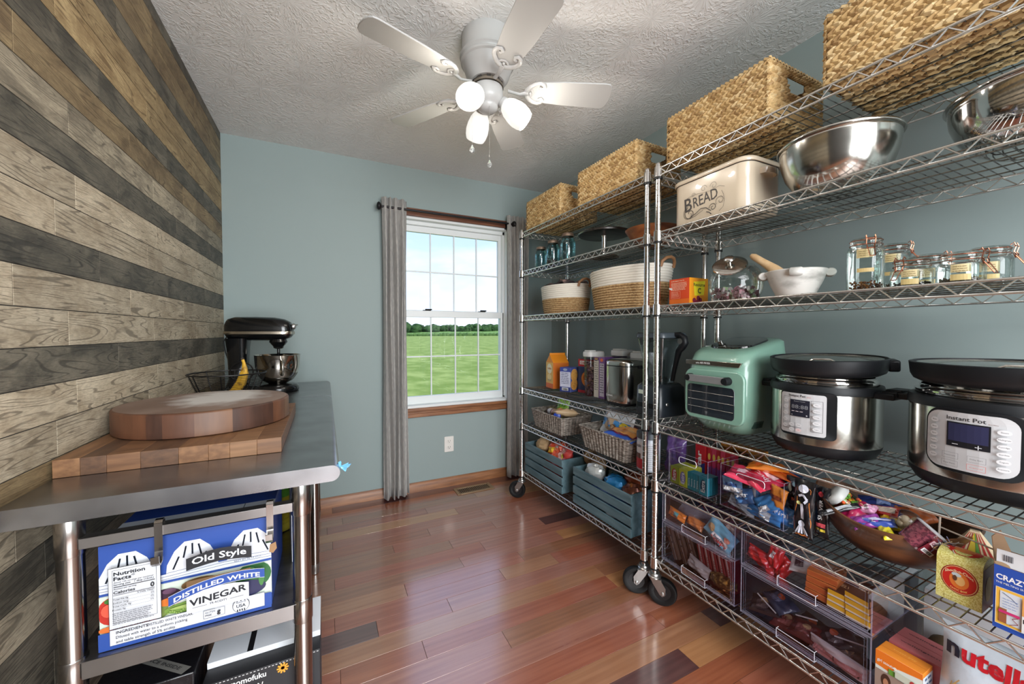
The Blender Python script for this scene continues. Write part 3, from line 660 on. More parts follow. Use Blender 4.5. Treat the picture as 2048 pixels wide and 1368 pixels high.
# ---- cutting boards ----
def staves(name, poly_x, y0, y1, z0, z1, cols, ms, parent): pass
wA = [mat('maple_%d' % i, a_, .52, col2=b2_, nscale=(8, 60, 90) if i % 2 else (50, 9, 90), rnd=True) for i, (a_, b2_) in enumerate((((110, 76, 50), (136, 98, 66)), ((98, 67, 45), (124, 88, 60)), ((78, 54, 39), (100, 71, 50)), ((118, 84, 56), (144, 106, 74))))]
bd = thing('cutting_board', 'thick rectangular butcher block board lying on the steel table', 'cutting board', (-.332, 1.505, .8895))
rr = random.Random(2); x = -.222; k_ = 0
while x < .2215:
    w_ = min(rr.choice((.045, .06, .072, .085)), .222-x); b = MB(); b.box(x+.0001, x+w_-.0001, -.285, .285, 0, .041); b.build('stave', wA[rr.choice((0, 1, 2, 3, 0, 1))], bd, bevel=.0008); x += w_; k_ += 1
wB = [mat('walnut_%d' % i, a_, .5, col2=b2_, nscale=(30, 30, 6), ndetail=5, rnd=True) for i, (a_, b2_) in enumerate((((84, 52, 35), (104, 66, 45)), ((74, 45, 31), (94, 59, 41)), ((92, 60, 40), (112, 76, 51)), ((60, 38, 29), (78, 50, 38))))]
wtop = mat('floured_walnut', (112, 88, 76), .5, col2=(138, 116, 104), nscale=(7, 5, 5), ndetail=4)
_t = wtop.node_tree; _n = _t.nodes; _l = _t.links; _b = _n['Principled BSDF']; _src = _b.inputs['Base Color'].links[0].from_socket
_co = _n.new('ShaderNodeTexCoord'); _mp = _n.new('ShaderNodeMapping'); _mp.inputs['Location'].default_value = (-.15, -.25, 0); _mp.inputs['Scale'].default_value = (6.5, 4.6, 1); _l.new(_co.outputs['Object'], _mp.inputs[0])
_g = _n.new('ShaderNodeVectorMath'); _g.operation = 'LENGTH'; _l.new(_mp.outputs[0], _g.inputs[0]); _nz = _n.new('ShaderNodeTexNoise'); _nz.inputs['Scale'].default_value = 16; _nz.inputs['Detail'].default_value = 5; _l.new(_co.outputs['Object'], _nz.inputs[0])
_a = _n.new('ShaderNodeMath'); _a.operation = 'ADD'; _l.new(_g.outputs['Value'], _a.inputs[0]); _l.new(_nz.outputs[0], _a.inputs[1])
_m = _n.new('ShaderNodeMapRange'); _m.inputs[1].default_value = 1.45; _m.inputs[2].default_value = .95; _m.inputs[4].default_value = .85; _l.new(_a.outputs[0], _m.inputs[0])
_x = _n.new('ShaderNodeMix'); _x.data_type = 'RGBA'; _x.inputs[7].default_value = (*S(216, 212, 208), 1); _l.new(_m.outputs[0], _x.inputs[0]); _l.new(_src, _x.inputs[6]); _l.new(_x.outputs[2], _b.inputs['Base Color'])
rb = thing('cutting_board', 'thick round end grain cutting board dusted white on top of the rectangular board', 'cutting board', (-.337, 1.532, .9308))
Rb, Hb = .222, .070; n_ = 30; a_ = 0; rr = random.Random(8)
while a_ < 359.9:
    da = min(rr.choice((10, 14, 18, 22, 26)), 360-a_); b = MB(); m_ = max(2, int(da/3)); A0 = [a_+da*i/m_ for i in range(m_+1)]
    P_ = [(Rb*math.cos(math.radians(q)), Rb*math.sin(math.radians(q))) for q in A0]; Pi = [((Rb-.03)*math.cos(math.radians(q)), (Rb-.03)*math.sin(math.radians(q))) for q in A0[::-1]]
    def sc_(P_, k): return [(p[0]*k, p[1]*k) for p in P_]
    full = P_+Pi; ins = sc_(P_, (Rb-.005)/Rb)+Pi
    b.rings([at_z(ins, 0), at_z(full, .004), at_z(full, Hb-.006), at_z(sc_(P_, (Rb-.0016)/Rb)+Pi, Hb-.002), at_z(ins, Hb)])
    b.build('edge_block', wB[rr.choice((0, 0, 1, 2, 1, 3, 0))], rb, smooth=40); a_ += da
b = MB(); b.lathe([(Rb-.031, 0), (Rb-.031, Hb-.0005), (Rb-.02, Hb-.0001), (Rb-.006, Hb+.0002), (Rb-.02, Hb+.0004), (.001, Hb+.0004)], 72); b.build('top_face', wtop, rb, smooth=20)

# ---- stand mixer ----
mx_ = thing('stand_mixer', 'glossy black tilt head stand mixer with steel bowl in the far corner', 'mixer', (-.335, 2.53, .8895), math.radians(-14))
band = mat('mixer_band', (190, 180, 165), .2, 1)
def sect(x, w_, z0, z1, n_=16, e=2.6):
    P_ = []
    for i in range(n_):
        a_ = 2*PI*i/n_; c_, s_ = math.cos(a_), math.sin(a_)
        P_.append((x, w_/2*math.copysign(abs(c_)**(2/e), c_), (z0+z1)/2+(z1-z0)/2*math.copysign(abs(s_)**(2/e), s_)))
    return P_
b = MB(); b.rings([sect(-.150, .03, .33, .37), sect(-.148, .07, .305, .385), sect(-.135, .10, .292, .402), sect(-.10, .118, .285, .414), sect(0, .124, .283, .415), sect(.09, .12, .283, .412), sect(.14, .108, .288, .402), sect(.165, .09, .297, .388), sect(.176, .06, .31, .368), sect(.178, .02, .33, .35)]); b.build('motor_head', black_gl, mx_, smooth=60)
b = MB(); R_ = []
for x, w_ in ((-.149, .075), (-.135, .104), (-.10, .1225), (0, .1285), (.09, .1245), (.14, .1125), (.166, .094), (.1785, .062)): R_.append((x, w_))
for s_ in (-1, 1):
    b.rings([[(x, s_*w_/2, .318), (x, s_*(w_/2+.0012), .319), (x, s_*(w_/2+.0012), .333), (x, s_*w_/2, .334)] for x, w_ in R_])
b.box(.1775, .1795, -.031, .031, .318, .334); b.build('trim_band', band, mx_, smooth=40)
b = MB(); b.lathe([(.001, 0), (.012, .002), (.017, .006), (.017, .014), (.012, .02), (.001, .021)], 16, T=Matrix.Translation((.174, 0, .362)) @ Matrix.Rotation(PI/2, 4, 'Y')); b.tube([(.19, 0, .366), (.205, 0, .372)], .003, 6); b.build('attachment_knob', zinc, mx_, smooth=40)
b = MB(); b.lathe([(.04, .29), (.045, .275), (.036, .262), (.026, .25), (.024, .24), (.014, .236), (.008, .235), (.0065, .195), (.001, .194)], 20, o=(.105, 0, 0)); b.build('planetary_hub', black_gl, mx_, smooth=40)
b = MB(); b.rings([at_z(rrect(.11, .105, .035, 5, -.095), .295), at_z(rrect(.098, .09, .03, 5, -.095), .24), at_z(rrect(.09, .082, .03, 5, -.095), .15), at_z(rrect(.08, .085, .035, 5, -.098), .07), at_z(rrect(.12, .13, .05, 5, -.09), .035)]); b.build('column', black_gl, mx_, smooth=50)
b = MB(); b.rings([at_z(rrect(.33, .20, .09, 8, .03), .0), at_z(rrect(.345, .215, .1, 8, .03), .006), at_z(rrect(.345, .215, .1, 8, .03), .022), at_z(rrect(.325, .195, .095, 8, .03), .036), at_z(rrect(.28, .15, .07, 8, .03), .042)]); b.build('base', black_gl, mx_, smooth=50)
b = MB(); b.lathe([(.045, .043), (.05, .048), (.075, .062), (.098, .095), (.108, .14), (.112, .20), (.115, .203), (.112, .204), (.1095, .20), (.105, .14), (.095, .098), (.07, .066), (.001, .056)], 40, o=(.10, 0, 0), cap0=False); bw_ = b.build('bowl', mat('polished_steel', (196, 190, 180), .08, 1), mx_, smooth=50)
b = MB(); b.T = Matrix.Translation((.10, 0, 0)) @ Matrix.Rotation(math.radians(-62), 4, 'Z'); b.tube([(.106, 0, .175), (.135, 0, .172), (.147, 0, .15), (.145, 0, .12), (.132, 0, .1), (.10, 0, .098)], .007, 8, flat=1); b.build('bowl_handle', MATS['polished_steel'], bw_, smooth=50)
b = MB(); b.tube([(-.147, .0, .31), (-.165, .0, .28), (-.158, .0, .22), (-.135, -.01, .16), (-.125, -.02, .10), (-.14, -.03, .03), (-.16, -.04, .006)], .0035, 8); b.build('power_cord', black_pl, mx_, smooth=60)

# ---- wire fruit bowl and banana ----
fb_ = thing('wire_fruit_bowl', 'black wire fruit bowl standing before the mixer at the plank wall', 'fruit bowl', (-.378, 2.03, .8895))
wb_ = mat('black_wire', (28, 26, 25), .4, .4)
def bowl_r(z): return .055+.083*min(1, z/.15)**.62
b = MB(); b.tube([(.139*math.cos(2*PI*i/48), .139*math.sin(2*PI*i/48), .152) for i in range(48)], .0035, 6, closed=True); b.tube([(.06*math.cos(2*PI*i/32), .06*math.sin(2*PI*i/32), .004) for i in range(32)], .003, 6, closed=True); b.build('rim', wb_, fb_, smooth=60)
for i in range(8):
    a_ = 2*PI*i/8; b = MB(); b.tube([(bowl_r(z)*math.cos(a_), bowl_r(z)*math.sin(a_), z) for z in (.004, .02, .045, .08, .115, .15)], .0026, 6); b.build('rib', wb_, fb_, smooth=60)
b = MB()
for q in range(20):
    z = .012+.138*q/20; r_ = bowl_r(z); b.tube([(r_*math.cos(2*PI*i/40), r_*math.sin(2*PI*i/40), z) for i in range(40)], .0009, 4, closed=True)
for q in range(4):
    r_ = .05-q*.012; b.tube([(r_*math.cos(2*PI*i/24), r_*math.sin(2*PI*i/24), .006) for i in range(24)], .0012, 4, closed=True)
tag(b.build('mesh_wires', wb_, fb_, smooth=60), None, kind='stuff')
b = MB(); b.tube([(.03+.045*math.cos(2*PI*i/32), .115, .145+.045*math.sin(2*PI*i/32)) for i in range(32)], .0032, 6, closed=True); b.build('ring_handle', wb_, fb_, smooth=60)
bn = thing('banana', 'yellow banana with brown specks standing in the wire fruit bowl', 'banana', (-.338, 2.0, .915))
ban = mat('banana_peel', (206, 158, 40), .5, col2=(120, 84, 34), nscale=(55, 55, 40), npos=(.52, .70))
b = MB(); P_ = [(-.10, 0, .0), (-.075, 0, .004), (-.045, 0, .018), (-.012, 0, .048), (.01, 0, .085), (.022, 0, .125), (.024, 0, .15), (.022, 0, .17), (.018, 0, .186)]
b.tube(P_, .017, 7, rr=[.005, .012, .018, .020, .020, .017, .010, .006, .006]); b.build('peel', ban, bn, smooth=35)
b = MB(); b.tube([(.0178, 0, .185), (.016, 0, .193)], .0065, 7); b.build('stem_tip', mat('banana_tip', (52, 38, 24), .7), bn)

# blue plastic clip at the table corner
b = MB(); rr = random.Random(4)
b.rings([[(.0+.004*math.cos(a2), .004*math.sin(a2)+x*.1, x+.003*math.sin(a2*2)) for a2 in [PI*2*i/8 for i in range(8)]] for x in (0, .01)])
for i in range(7):
    a_ = rr.uniform(-.6, .6); L_ = rr.uniform(.016, .03); z_ = rr.uniform(-.012, .008); b.add([(0, 0, 0), (L_, rr.uniform(-.004, .004), z_), (L_*.8, .002, z_-.009), (.004, 0, -.006)], [(0, 1, 2, 3)])
tag(b.build('plastic_scrap', mat('blue_film', (108, 178, 226), .25, coat=.4), loc=(.031, 1.075, .873), solid=.0008), 'small scrap of light blue plastic film at the corner of the steel table', 'plastic scrap')

# ---- vinegar carton on the table shelf ----
card_w = mat('white_card', (218, 220, 224), .55); card_b = mat('brown_card', (150, 116, 82), .75)
vb = thing('vinegar_carton', 'blue and white printed vinegar carton with vegetables on the table shelf', 'carton', (-.276, 1.085, .5535))
W_, D_, H_ = .306, .26, .218
blue_c = mat('royal_blue_card', (34, 66, 146), .5)
b = MB(); b.box(-W_/2, W_/2, 0, D_, 0, H_); b.build('box', blue_c, vb, bevel=.0015)
p = Panel(plane_map((-W_/2, 0, 0), (1, 0, 0), (0, 0, 1)))
BL, WH, BK = (40, 72, 146), (206, 209, 216), (22, 24, 30)
p.rect(0, 0, W_, H_, BL); p.poly([(0, .03), (W_, .03), (W_, .135), (0, .128)], WH)
for cx0 in (.045, .155, .265):     # white scalloped jars across the top
    P_ = [(cx0-.048, .118), (cx0-.045, .15), (cx0-.032, .178), (cx0-.014, .196), (cx0+.014, .196), (cx0+.032, .178), (cx0+.045, .15), (cx0+.048, .118)]
    p.poly([(max(0, min(W_, x_)), min(H_, y_)) for x_, y_ in P_], WH, False)
p.k += 1
for cx0 in (.045, .155, .265):
    for dx, l0, l1 in ((-.03, .138, .165), (-.014, .16, .186), (0, .165, .19), (.014, .16, .186), (.03, .138, .165)):
        if 0 < cx0+dx*1.2 < W_: p.line([(cx0+dx*1.15, l0), (cx0+dx*.8, l1)], .0035, (60, 66, 80), False); p.line([(cx0+dx*1.15, l0+.001), (cx0+dx*.8, l1-.001)], .0015, WH, False)
p.k += 2
for y_ in (.122, .128, .135): p.line([(0, y_), (W_*.3, y_-.003), (W_*.7, y_+.003), (W_, y_)], .0006, (40, 60, 110), False)
p.rect(0, .112, W_, .117, BL)
p.clip = (0, .033, W_, .1115); p.rect(0, .033, W_, .111, (196, 206, 192))
p.ell(.075, .062, .048, .03, (112, 128, 66)); p.ell(.022, .078, .026, .03, (176, 44, 34)); p.ell(.02, .10, .012, .006, (58, 110, 44)); p.ell(.105, .085, .03, .015, (58, 36, 54)); p.ell(.16, .05, .056, .013, (110, 140, 62)); p.ell(.115, .07, .022, .009, (206, 112, 44)); p.ell(.27, .085, .036, .033, (40, 92, 48)); p.ell(.25, .057, .045, .02, (40, 40, 74)); p.ell(.17, .098, .035, .013, (112, 84, 48)); p.ell(.045, .042, .05, .008, (200, 104, 46))
p.ell(.016, .082, .012, .014, (206, 84, 64), 14); p.ell(.062, .068, .02, .012, (140, 152, 84)); p.ell(.115, .095, .012, .006, (92, 62, 86)); p.ell(.262, .096, .014, .012, (90, 146, 84), 14); p.ell(.286, .08, .006, .022, (70, 122, 66), 14); p.ell(.165, .054, .05, .004, (150, 172, 96))
for i in range(26): p.ell(.112+i*.0038, .046+.004*math.sin(i), .0014, .002, (140, 166, 90), 6, False)
p.k += 1; p.clip = None
p.rect(0, 0, W_, .037, BL); p.rect(.018, .008, W_-.014, .041, WH); p.frame(.018, .008, W_-.014, .041, .0006, (60, 70, 100))
p.text('INGREDIENTS:', .028, .031, .0058, BK, bold=2); p.text('DISTILLED WHITE VINEGAR.', .078, .031, .0058, BK, w=.078); p.text('Diluted with water to a uniform pickling', .028, .0215, .0058, BK, w=.118); p.text('and table strength of 5% acidity.', .028, .012, .0058, BK, w=.098)
p.rect(.175, .015, .196, .034, WH); p.text('GLUTEN', .178, .026, .004, BK, w=.018, bold=1); p.text('FREE', .178, .0195, .004, BK, w=.012, bold=1); p.frame(.1755, .0155, .2145, .0335, .0005, BK); p.text('g', .2, .0215, .010, BK, bold=3)
p.ell(.246, .0265, .0165, .0165, BK, 28); p.ell(.246, .0265, .0155, .0155, WH, 28); p.text('PRODUCT OF', .246, .0325, .0028, BK, w=.019, al='c', bold=1); p.text('USA', .246, .0225, .0072, BK, w=.018, al='c', bold=2)
for i in range(4): p.rect(.238+i*.0045, .0135, .2403+i*.0045, .0185, BK, False)
for i in range(3): p.ell(.2385+i*.0075, .038, .0015, .0015, BK, 6, False)
p.k += 2
# nutrition panel
p.rect(.020, .046, .104, .175, BK); p.rect(.0208, .0468, .1032, .1742, (204, 207, 213)); p.frame(.027, .058, .097, .170, .0006, BK)
p.text('Nutrition', .029, .1585, .0075, BK, w=.050, bold=3); p.text('Facts*', .029, .1485, .0075, BK, w=.034, bold=3)
p.text('About 126 servings per container', .029, .143, .0032, BK, w=.064); p.text('Serving size   1 tbsp (15mL)', .029, .1383, .0034, BK, w=.064, bold=1); p.rect(.029, .1345, .095, .1358, BK)
p.text('Amount per serving', .029, .130, .003, BK, w=.036, bold=1); p.text('Calories', .029, .1215, .0058, BK, w=.034, bold=2); p.text('0', .0945, .1215, .0095, BK, al='r', bold=3); p.rect(.029, .1185, .095, .1194, BK)
p.text('% Daily Value*', .0945, .1145, .003, BK, w=.028, al='r', bold=1)
for i, (t_, q) in enumerate((('Total Fat 0g', '0%'), ('Sodium 2mg', '0%'), ('Total Carb. 0g', '0%'), ('Protein 0g', ''))):
    y_ = .1085-i*.0065; p.text(t_, .029, y_, .0034, BK, bold=1); p.line([(.029, y_+.0048), (.095, y_+.0048)], .0003, BK)
    if q: p.text(q, .0945, y_, .0034, BK, al='r')
p.lines(.029, .095, .083, 7, .0038, .0013, (90, 92, 100), 3); p.text('*PER NET 64 FL OZ BOTTLE', .028, .050, .003, BK, w=.06)
# brand plate
P_ = [(.150, .141), (.150, .168), (.165, .171), (.19, .1765), (.21, .178), (.23, .1765), (.255, .171), (.270, .168), (.270, .141), (.255, .144), (.23, .1475), (.21, .149), (.19, .1475), (.165, .144)]
p.poly(P_[:8]+P_[8:], BK); p.text('Old Style', .210, .152, .0145, WH, w=.10, al='c', bold=2, warp=lambda a_: .0035*(1-a_*a_)); p.text('BEST BY 06.19.2025', .237, .1385, .0036, (50, 56, 84), w=.052)
p.rect(.150, .098, .268, .118, (104, 78, 50))
P_ = []
for i in range(13): a_ = -1+i/6; P_.append((.207+a_*.088, .080+.014*(1-a_*a_)+.008*a_))
P2 = [(x_, y_+.021) for x_, y_ in P_[::-1]]
for i in range(12): p.poly([P_[i], P_[i+1], P2[11-i], P2[12-i]], BL, False)
p.k += 1; p.line(P_, .0008, WH, False); p.line(P2, .0008, WH)
p.text('DISTILLED WHITE', .207, .0865, .0100, WH, w=.158, al='c', bold=3, warp=lambda a_: .013*(1-a_*a_)+.007*a_-.001)
p.poly([(.150, .047), (.264, .047), (.264, .086), (.235, .0925), (.207, .094), (.18, .092), (.150, .084)], WH); p.text('VINEGAR', .207, .0655, .0145, BK, w=.105, al='c', bold=3, warp=lambda a_: .004*a_); p.text('5% ACIDITY', .207, .0565, .0045, BK, w=.032, al='c', bold=1); p.line([(.160, .0572), (.186, .0575)], .0006, BK); p.line([(.228, .0585), (.254, .0588)], .0006, BK)
p.build(vb)
p = Panel(plane_map((-W_/2, 0, H_), (1, 0, 0), (0, 1, 0)))
p.rect(0, .02, W_, .11, (206, 212, 222)); p.poly([(.12, .035), (.235, .035), (.235, .07), (.12, .07)], BK); p.text('Old Style', .226, .062, .015, WH, w=.095, ang=180, bold=2); p.text('6-64', .09, .062, .015, BK, w=.06, ang=180, bold=3); p.rect(.238, .02, .24, .11, (90, 100, 120)); p.text('USE', .29, .07, .006, BK, w=.03, ang=180, bold=1)
p.build(vb, 'top_print')
b = MB(); b.add([(0, 0, 0), (.012, 0, .004), (.014, 0, -.012), (.006, 0, -.022), (-.002, 0, -.018)], [(0, 1, 2, 3, 4)]); b.build('torn_flap', card_b, vb, loc=(W_/2-.002, -.002, .15), solid=.001)
# oil bottle behind
ob = thing('oil_bottle', 'clear plastic bottle of golden oil with green label behind the vinegar carton', 'bottle', (-.150, 1.50, .5535))
b = MB(); pr = [(.001, 0), (.042, .002), (.045, .01)]; z = .02
while z < .10: pr += [(.0455, z), (.0425, z+.006), (.0455, z+.012)]; z += .015
pr += [(.045, .12), (.045, .18), (.04, .20), (.022, .235), (.015, .245), (.015, .255), (.001, .256)]
b.lathe(pr, 24); b.build('bottle', mat('golden_oil', (186, 166, 40), .12, trans=.35, col2=(206, 190, 70), nscale=(20, 20, 20)), ob, smooth=50)
b = MB(); b.lathe([(.0458, .118), (.0462, .12), (.0462, .178), (.0458, .18)], 24, cap0=False, cap1=False); b.build('label_sleeve', mat('green_label', (84, 140, 50), .4), ob, smooth=50)
b = MB(); b.lathe([(.016, .256), (.017, .258), (.017, .274), (.001, .275)], 16); b.build('cap', mat('yellow_cap', (220, 190, 60), .4), ob, smooth=50)
ws = thing('paper_sheet', 'white sheet of folded card standing behind the vinegar carton on the table shelf', 'card', (-.10, 1.36, .5535), .1)
b = MB(); b.box(-.002, .002, -.10, .14, 0, .19); b.box(-.04, .002, .138, .142, 0, .19); b.build('sheet', card_w, ws)

# ---- boxes under the table shelf ----
mo = thing('noodle_box', 'black and white printed box on the floor under the front of the steel table', 'box', (-.145, 1.11, .0))
b = MB(); b.box(-.125, .125, 0, .20, 0, .385); b.build('box', mat('black_card', (26, 26, 30), .5), mo, bevel=.0015)
b = MB(); b.box(-.125, .125, .05, .20, .385, .40); b.build('lid_flap', card_w, mo, bevel=.001)
p = Panel(plane_map((-.125, 0, 0), (1, 0, 0), (0, 0, 1)))
for i in range(32): p.rect(.003+i*.0077, .380, .007+i*.0077, .382, (200, 200, 200), False)
p.k += 1; p.ell(.040, .366, .008, .006, (240, 180, 50)); p.text('momofuku', .054, .361, .0135, (235, 235, 235), w=.075, bold=2); p.text('SCALLION', .04, .337, .013, (230, 230, 226), w=.08, bold=1, ital=.2)
for i in range(10): a_ = 2*PI*i/10; p.line([(.165, .368), (.165+.013*math.cos(a_), .368+.013*math.sin(a_))], .004, (230, 160, 60), False)
p.k += 1; p.build(mo)
p = Panel(plane_map((-.125, 0, .40), (1, 0, 0), (0, 1, 0))); p.rect(.0, .05, .25, .2, (226, 229, 236)); p.rect(.082, .05, .095, .2, (20, 20, 24)); p.build(mo, 'top_print')
dk = thing('black_carton', 'black crinkled carton with grey tape lettering beside the black and white box', 'carton', (-.375, 1.12, 0))
b = MB(); b.box(-.10, .09, 0, .24, 0, .42); b.build('box', mat('black_film', (20, 20, 24), .25, bump=.6, nscale=(30, 30, 30), bdist=.004), dk, bevel=.003)
p = Panel(plane_map((-.10, 0, .42), (1, 0, 0), (0, 1, 0))); p.poly([(.05, .10), (.065, .115), (.18, .02), (.165, .004)], (120, 118, 114)); p.text('PLACE INSIDE', .064, .098, .008, (40, 40, 44), w=.12, ang=-40, bold=1); p.build(dk, 'tape_strip')

# ================= TOP SHELF: woven hyacinth baskets =================
straw = print_mat('hyacinth_straw', .7)
_b = straw.node_tree; 
STRAW = [S(196, 166, 116), S(182, 150, 100), S(206, 180, 134), S(158, 126, 82), S(188, 156, 106)]
def leaf(b, o, d, n, L_, w_, t_, c):
    o, d, n = Vector(o), Vector(d).normalized(), Vector(n).normalized(); s_ = d.cross(n)
    vs = [o-d*L_/2]+[o-d*L_*.22+s_*w_*.48+n*0, o-d*L_*.22+n*t_, o-d*L_*.22-s_*w_*.48]+[o+d*L_*.2+s_*w_*.5, o+d*L_*.2+n*t_*1.1, o+d*L_*.2-s_*w_*.5]+[o+d*L_/2-n*.002]
    b.add(vs, [(0, 2, 1), (0, 3, 2), (1, 2, 5, 4), (2, 3, 6, 5), (4, 5, 7), (5, 6, 7)], 0, c)
def woven_face(b, o, u, v, n, W_, H_, rr, hole=None, Ls=.036, pitch=.0135):
    o, u, v, n = Vector(o), Vector(u), Vector(v), Vector(n); k = int(round(H_/pitch)); p_ = H_/k
    for i in range(k):
        m_ = int(W_/(Ls*.52)); sg = 1 if i % 2 else -1
        for j in range(m_):
            x = (j+.5+(.25 if (i//2) % 2 else 0))*W_/m_; y = (i+.5)*p_
            if x > W_: continue
            if hole and hole[0] < x < hole[1] and hole[2] < y < hole[3]: continue
            d = u+v*sg*.42
            leaf(b, o+u*x+v*(y+rr.uniform(-.001, .001))+n*rr.uniform(-.001, .0012), d, n, Ls*rr.uniform(.92, 1.1), p_*1.12, .0065, rr.choice(STRAW))
def hyacinth(label, x0, x1, y0, y1, z0, h, rz, seed, extra=None):
    rr = random.Random(seed); w_, l_ = x1-x0, y1-y0
    t_ = thing('woven_basket', label, 'basket', ((x0+x1)/2, (y0+y1)/2, z0), rz, 'woven hyacinth baskets on the top shelf')
    X, Y = w_/2, l_/2; hl = (w_*.5-.055, w_*.5+.055, h-.075, h-.03)
    b = MB(); woven_face(b, (-X, Y, 0), (0, -1, 0), (0, 0, 1), (-1, 0, 0), l_, h, rr); woven_face(b, (X, -Y, 0), (0, 1, 0), (0, 0, 1), (1, 0, 0), l_, h, rr)
    woven_face(b, (-X, -Y, 0), (1, 0, 0), (0, 0, 1), (0, -1, 0), w_, h, rr, hl); woven_face(b, (X, Y, 0), (-1, 0, 0), (0, 0, 1), (0, 1, 0), w_, h, rr, hl)
    woven_face(b, (X, Y, .0015), (0, -1, 0), (-1, 0, 0), (0, 0, -1), l_, w_, rr, None, .05, .016)
    tag(b.build('weave', straw, t_), None, kind='stuff')
    # inner wall boards with the hand holes left open
    q = .006; b = MB(); c_ = (1, 1, 1)
    b.box(-X+.001, -X+q, -Y, Y, .003, h-.004); b.box(X-q, X-.001, -Y, Y, .003, h-.004); b.box(-X, X, -Y, Y, .002, .006)
    for s_ in (-1, 1):
        ya, yb = sorted((s_*(Y-.001), s_*(Y-q)))
        b.box(-X, -.055, ya, yb, .003, h-.004); b.box(.055, X, ya, yb, .003, h-.004); b.box(-.055, .055, ya, yb, .003, h-.078); b.box(-.055, .055, ya, yb, h-.026, h-.004)
    b.build('liner', mat('straw_core', (120, 88, 52), .85), t_)
    b = MB()
    for (p, r_) in (((-X, -Y), (-X, Y)), ((-X, Y), (X, Y)), ((X, Y), (X, -Y)), ((X, -Y), (-X, -Y))):
        p, r_ = Vector((*p, h)), Vector((*r_, h)); L_ = (r_-p).length; n_ = int(L_/.017); d = (r_-p).normalized()
        for i in range(n_):
            for s_ in (-1, 1): leaf(b, p+d*(i+.5)*L_/n_+Vector((0, 0, s_*.003)), d+Vector((0, 0, s_*.5)), (p+r_).normalized()*Vector((1, 1, 0)).length+Vector((0, 0, .6)), .03, .012, .006, rr.choice(STRAW))
    for (x, y) in ((-X, -Y), (-X, Y), (X, Y), (X, -Y)):
        for i in range(int(h/.011)):
            dd = Vector((x, y, 0)).normalized(); leaf(b, Vector((x, y, i*.011+.006)), Vector((-dd.y*.5, dd.x*.5, 1)), dd, .024, .012, .005, rr.choice(STRAW))
    b.build('rim_braid', straw, t_)
    for s_ in (-1, 1):
        b = MB(); P_ = [(-.062, s_*Y, h-.03), (-.03, s_*(Y+.001), h-.024), (0, s_*(Y+.002), h-.022), (.03, s_*(Y+.001), h-.024), (.062, s_*Y, h-.03)]
        for i in range(9):
            x = -.056+i*.014; leaf(b, (x, s_*(Y+.001), h-.024), (1, 0, .5), (0, s_, 0), .024, .013, .007, rr.choice(STRAW)); leaf(b, (x, s_*(Y+.001), h-.024), (1, 0, -.5), (0, -s_, 0), .024, .013, .007, rr.choice(STRAW))
        b.build('handle', straw, t_)
ZT = 1.9385
hyacinth('smallest woven basket, at the window end of the top shelf', 1.315, 1.60, 2.02, 2.43, ZT, .195, RZL, 1)
hyacinth('woven basket at the post end of the left rack top, next to the smallest one', 1.335, 1.64, 1.40, 1.84, ZT, .19, RZL, 2)
hyacinth('woven basket with open hand hole, standing above the bread bin', 1.335, 1.655, .785, 1.20, ZT, .187, 0, 3)
hyacinth('largest looking woven basket, cut off by the upper right corner of the view', 1.335, 1.66, .10, .625, ZT, .20, 0, 4)

# ================= SHELF 2 (z 1.66) =================
Z2 = 1.6605
aqua = thin_glass('aqua_glass', (186, 224, 230), .25, .03); clear = thin_glass('clear_glass', (236, 242, 240), .12, .02)
zincl = mat('aged_zinc', (110, 92, 78), .5, .6, col2=(140, 120, 104), nscale=(40, 40, 40))
def mason(label, x, y, h, r, contents=None):
    t_ = thing('mason_jar', label, 'jar', (x, y, Z2), 0, 'blue glass jars on the left rack')
    pr = [(.001, .002), (r*.9, .001), (r, .008), (r, h*.62), (r*.97, h*.70), (r*.80, h*.78), (r*.70, h*.82), (r*.70, h*.86)]
    b = MB(); b.lathe(pr, 28, cap1=False)
    b.build('glass_body', aqua, t_, smooth=50)
    b = MB(); P_ = cyl_map(r+.0006, a0=200)
    for i, (u, v) in enumerate(((-.018, .30), (-.006, .33), (.006, .33), (.018, .30))): b.tube([P_(u-.004, h*v, 0), P_(u, h*(v+.06), 0), P_(u+.004, h*v, 0)], .0009, 4)
    b.tube([P_(-.02, h*.52, 0), P_(-.01, h*.47, 0), P_(0, h*.5, 0), P_(.012, h*.56, 0), P_(.022, h*.58, 0)], .0012, 5)
    b.build('embossing', aqua, t_, smooth=50)
    b = MB(); b.lathe([(r*.75, h*.855), (r*.78, h*.86), (r*.78, h*.94), (r*.74, h*.96), (r*.5, h*.965), (.001, h*.965)], 28, cap0=False); b.build('lid', zincl, t_, smooth=40)
    if contents:
        rr = random.Random(7); b = MB()
        for i in range(60): a_ = rr.uniform(0, 6.28); q = r*.8*math.sqrt(rr.random()); b.ball((q*math.cos(a_), q*math.sin(a_), .008+rr.uniform(0, .05)), .006, 6, 4, 0, S(rr.choice(((150, 90, 80), (120, 60, 60), (190, 170, 160), (90, 70, 66)))))
        tag(b.build('small_shells', print_mat(), t_, smooth=60), None, kind='stuff')
mason('blue glass jar with brown lid, shortest and nearest the window', 1.385, 2.36, .165, .043)
mason('blue glass jar with brown lid holding small reddish bits, middle of the three', 1.40, 2.225, .185, .046, 1)
mason('blue glass jar with brown lid, tallest of the three and next to the cake stand', 1.425, 2.085, .205, .050)
ck = thing('cake_stand', 'dark steel pedestal cake stand with a wide round plate', 'cake stand', (1.50, 1.815, Z2))
dks = mat('dark_brushed_steel', (120, 118, 116), .28, 1, col2=(90, 90, 90), nscale=(6, 60, 6))
MB().lathe([(.001, .132), (.14, .130), (.152, .134), (.155, .142), (.152, .146), (.14, .143), (.001, .142)], 48).build('plate', dks, ck, smooth=40)
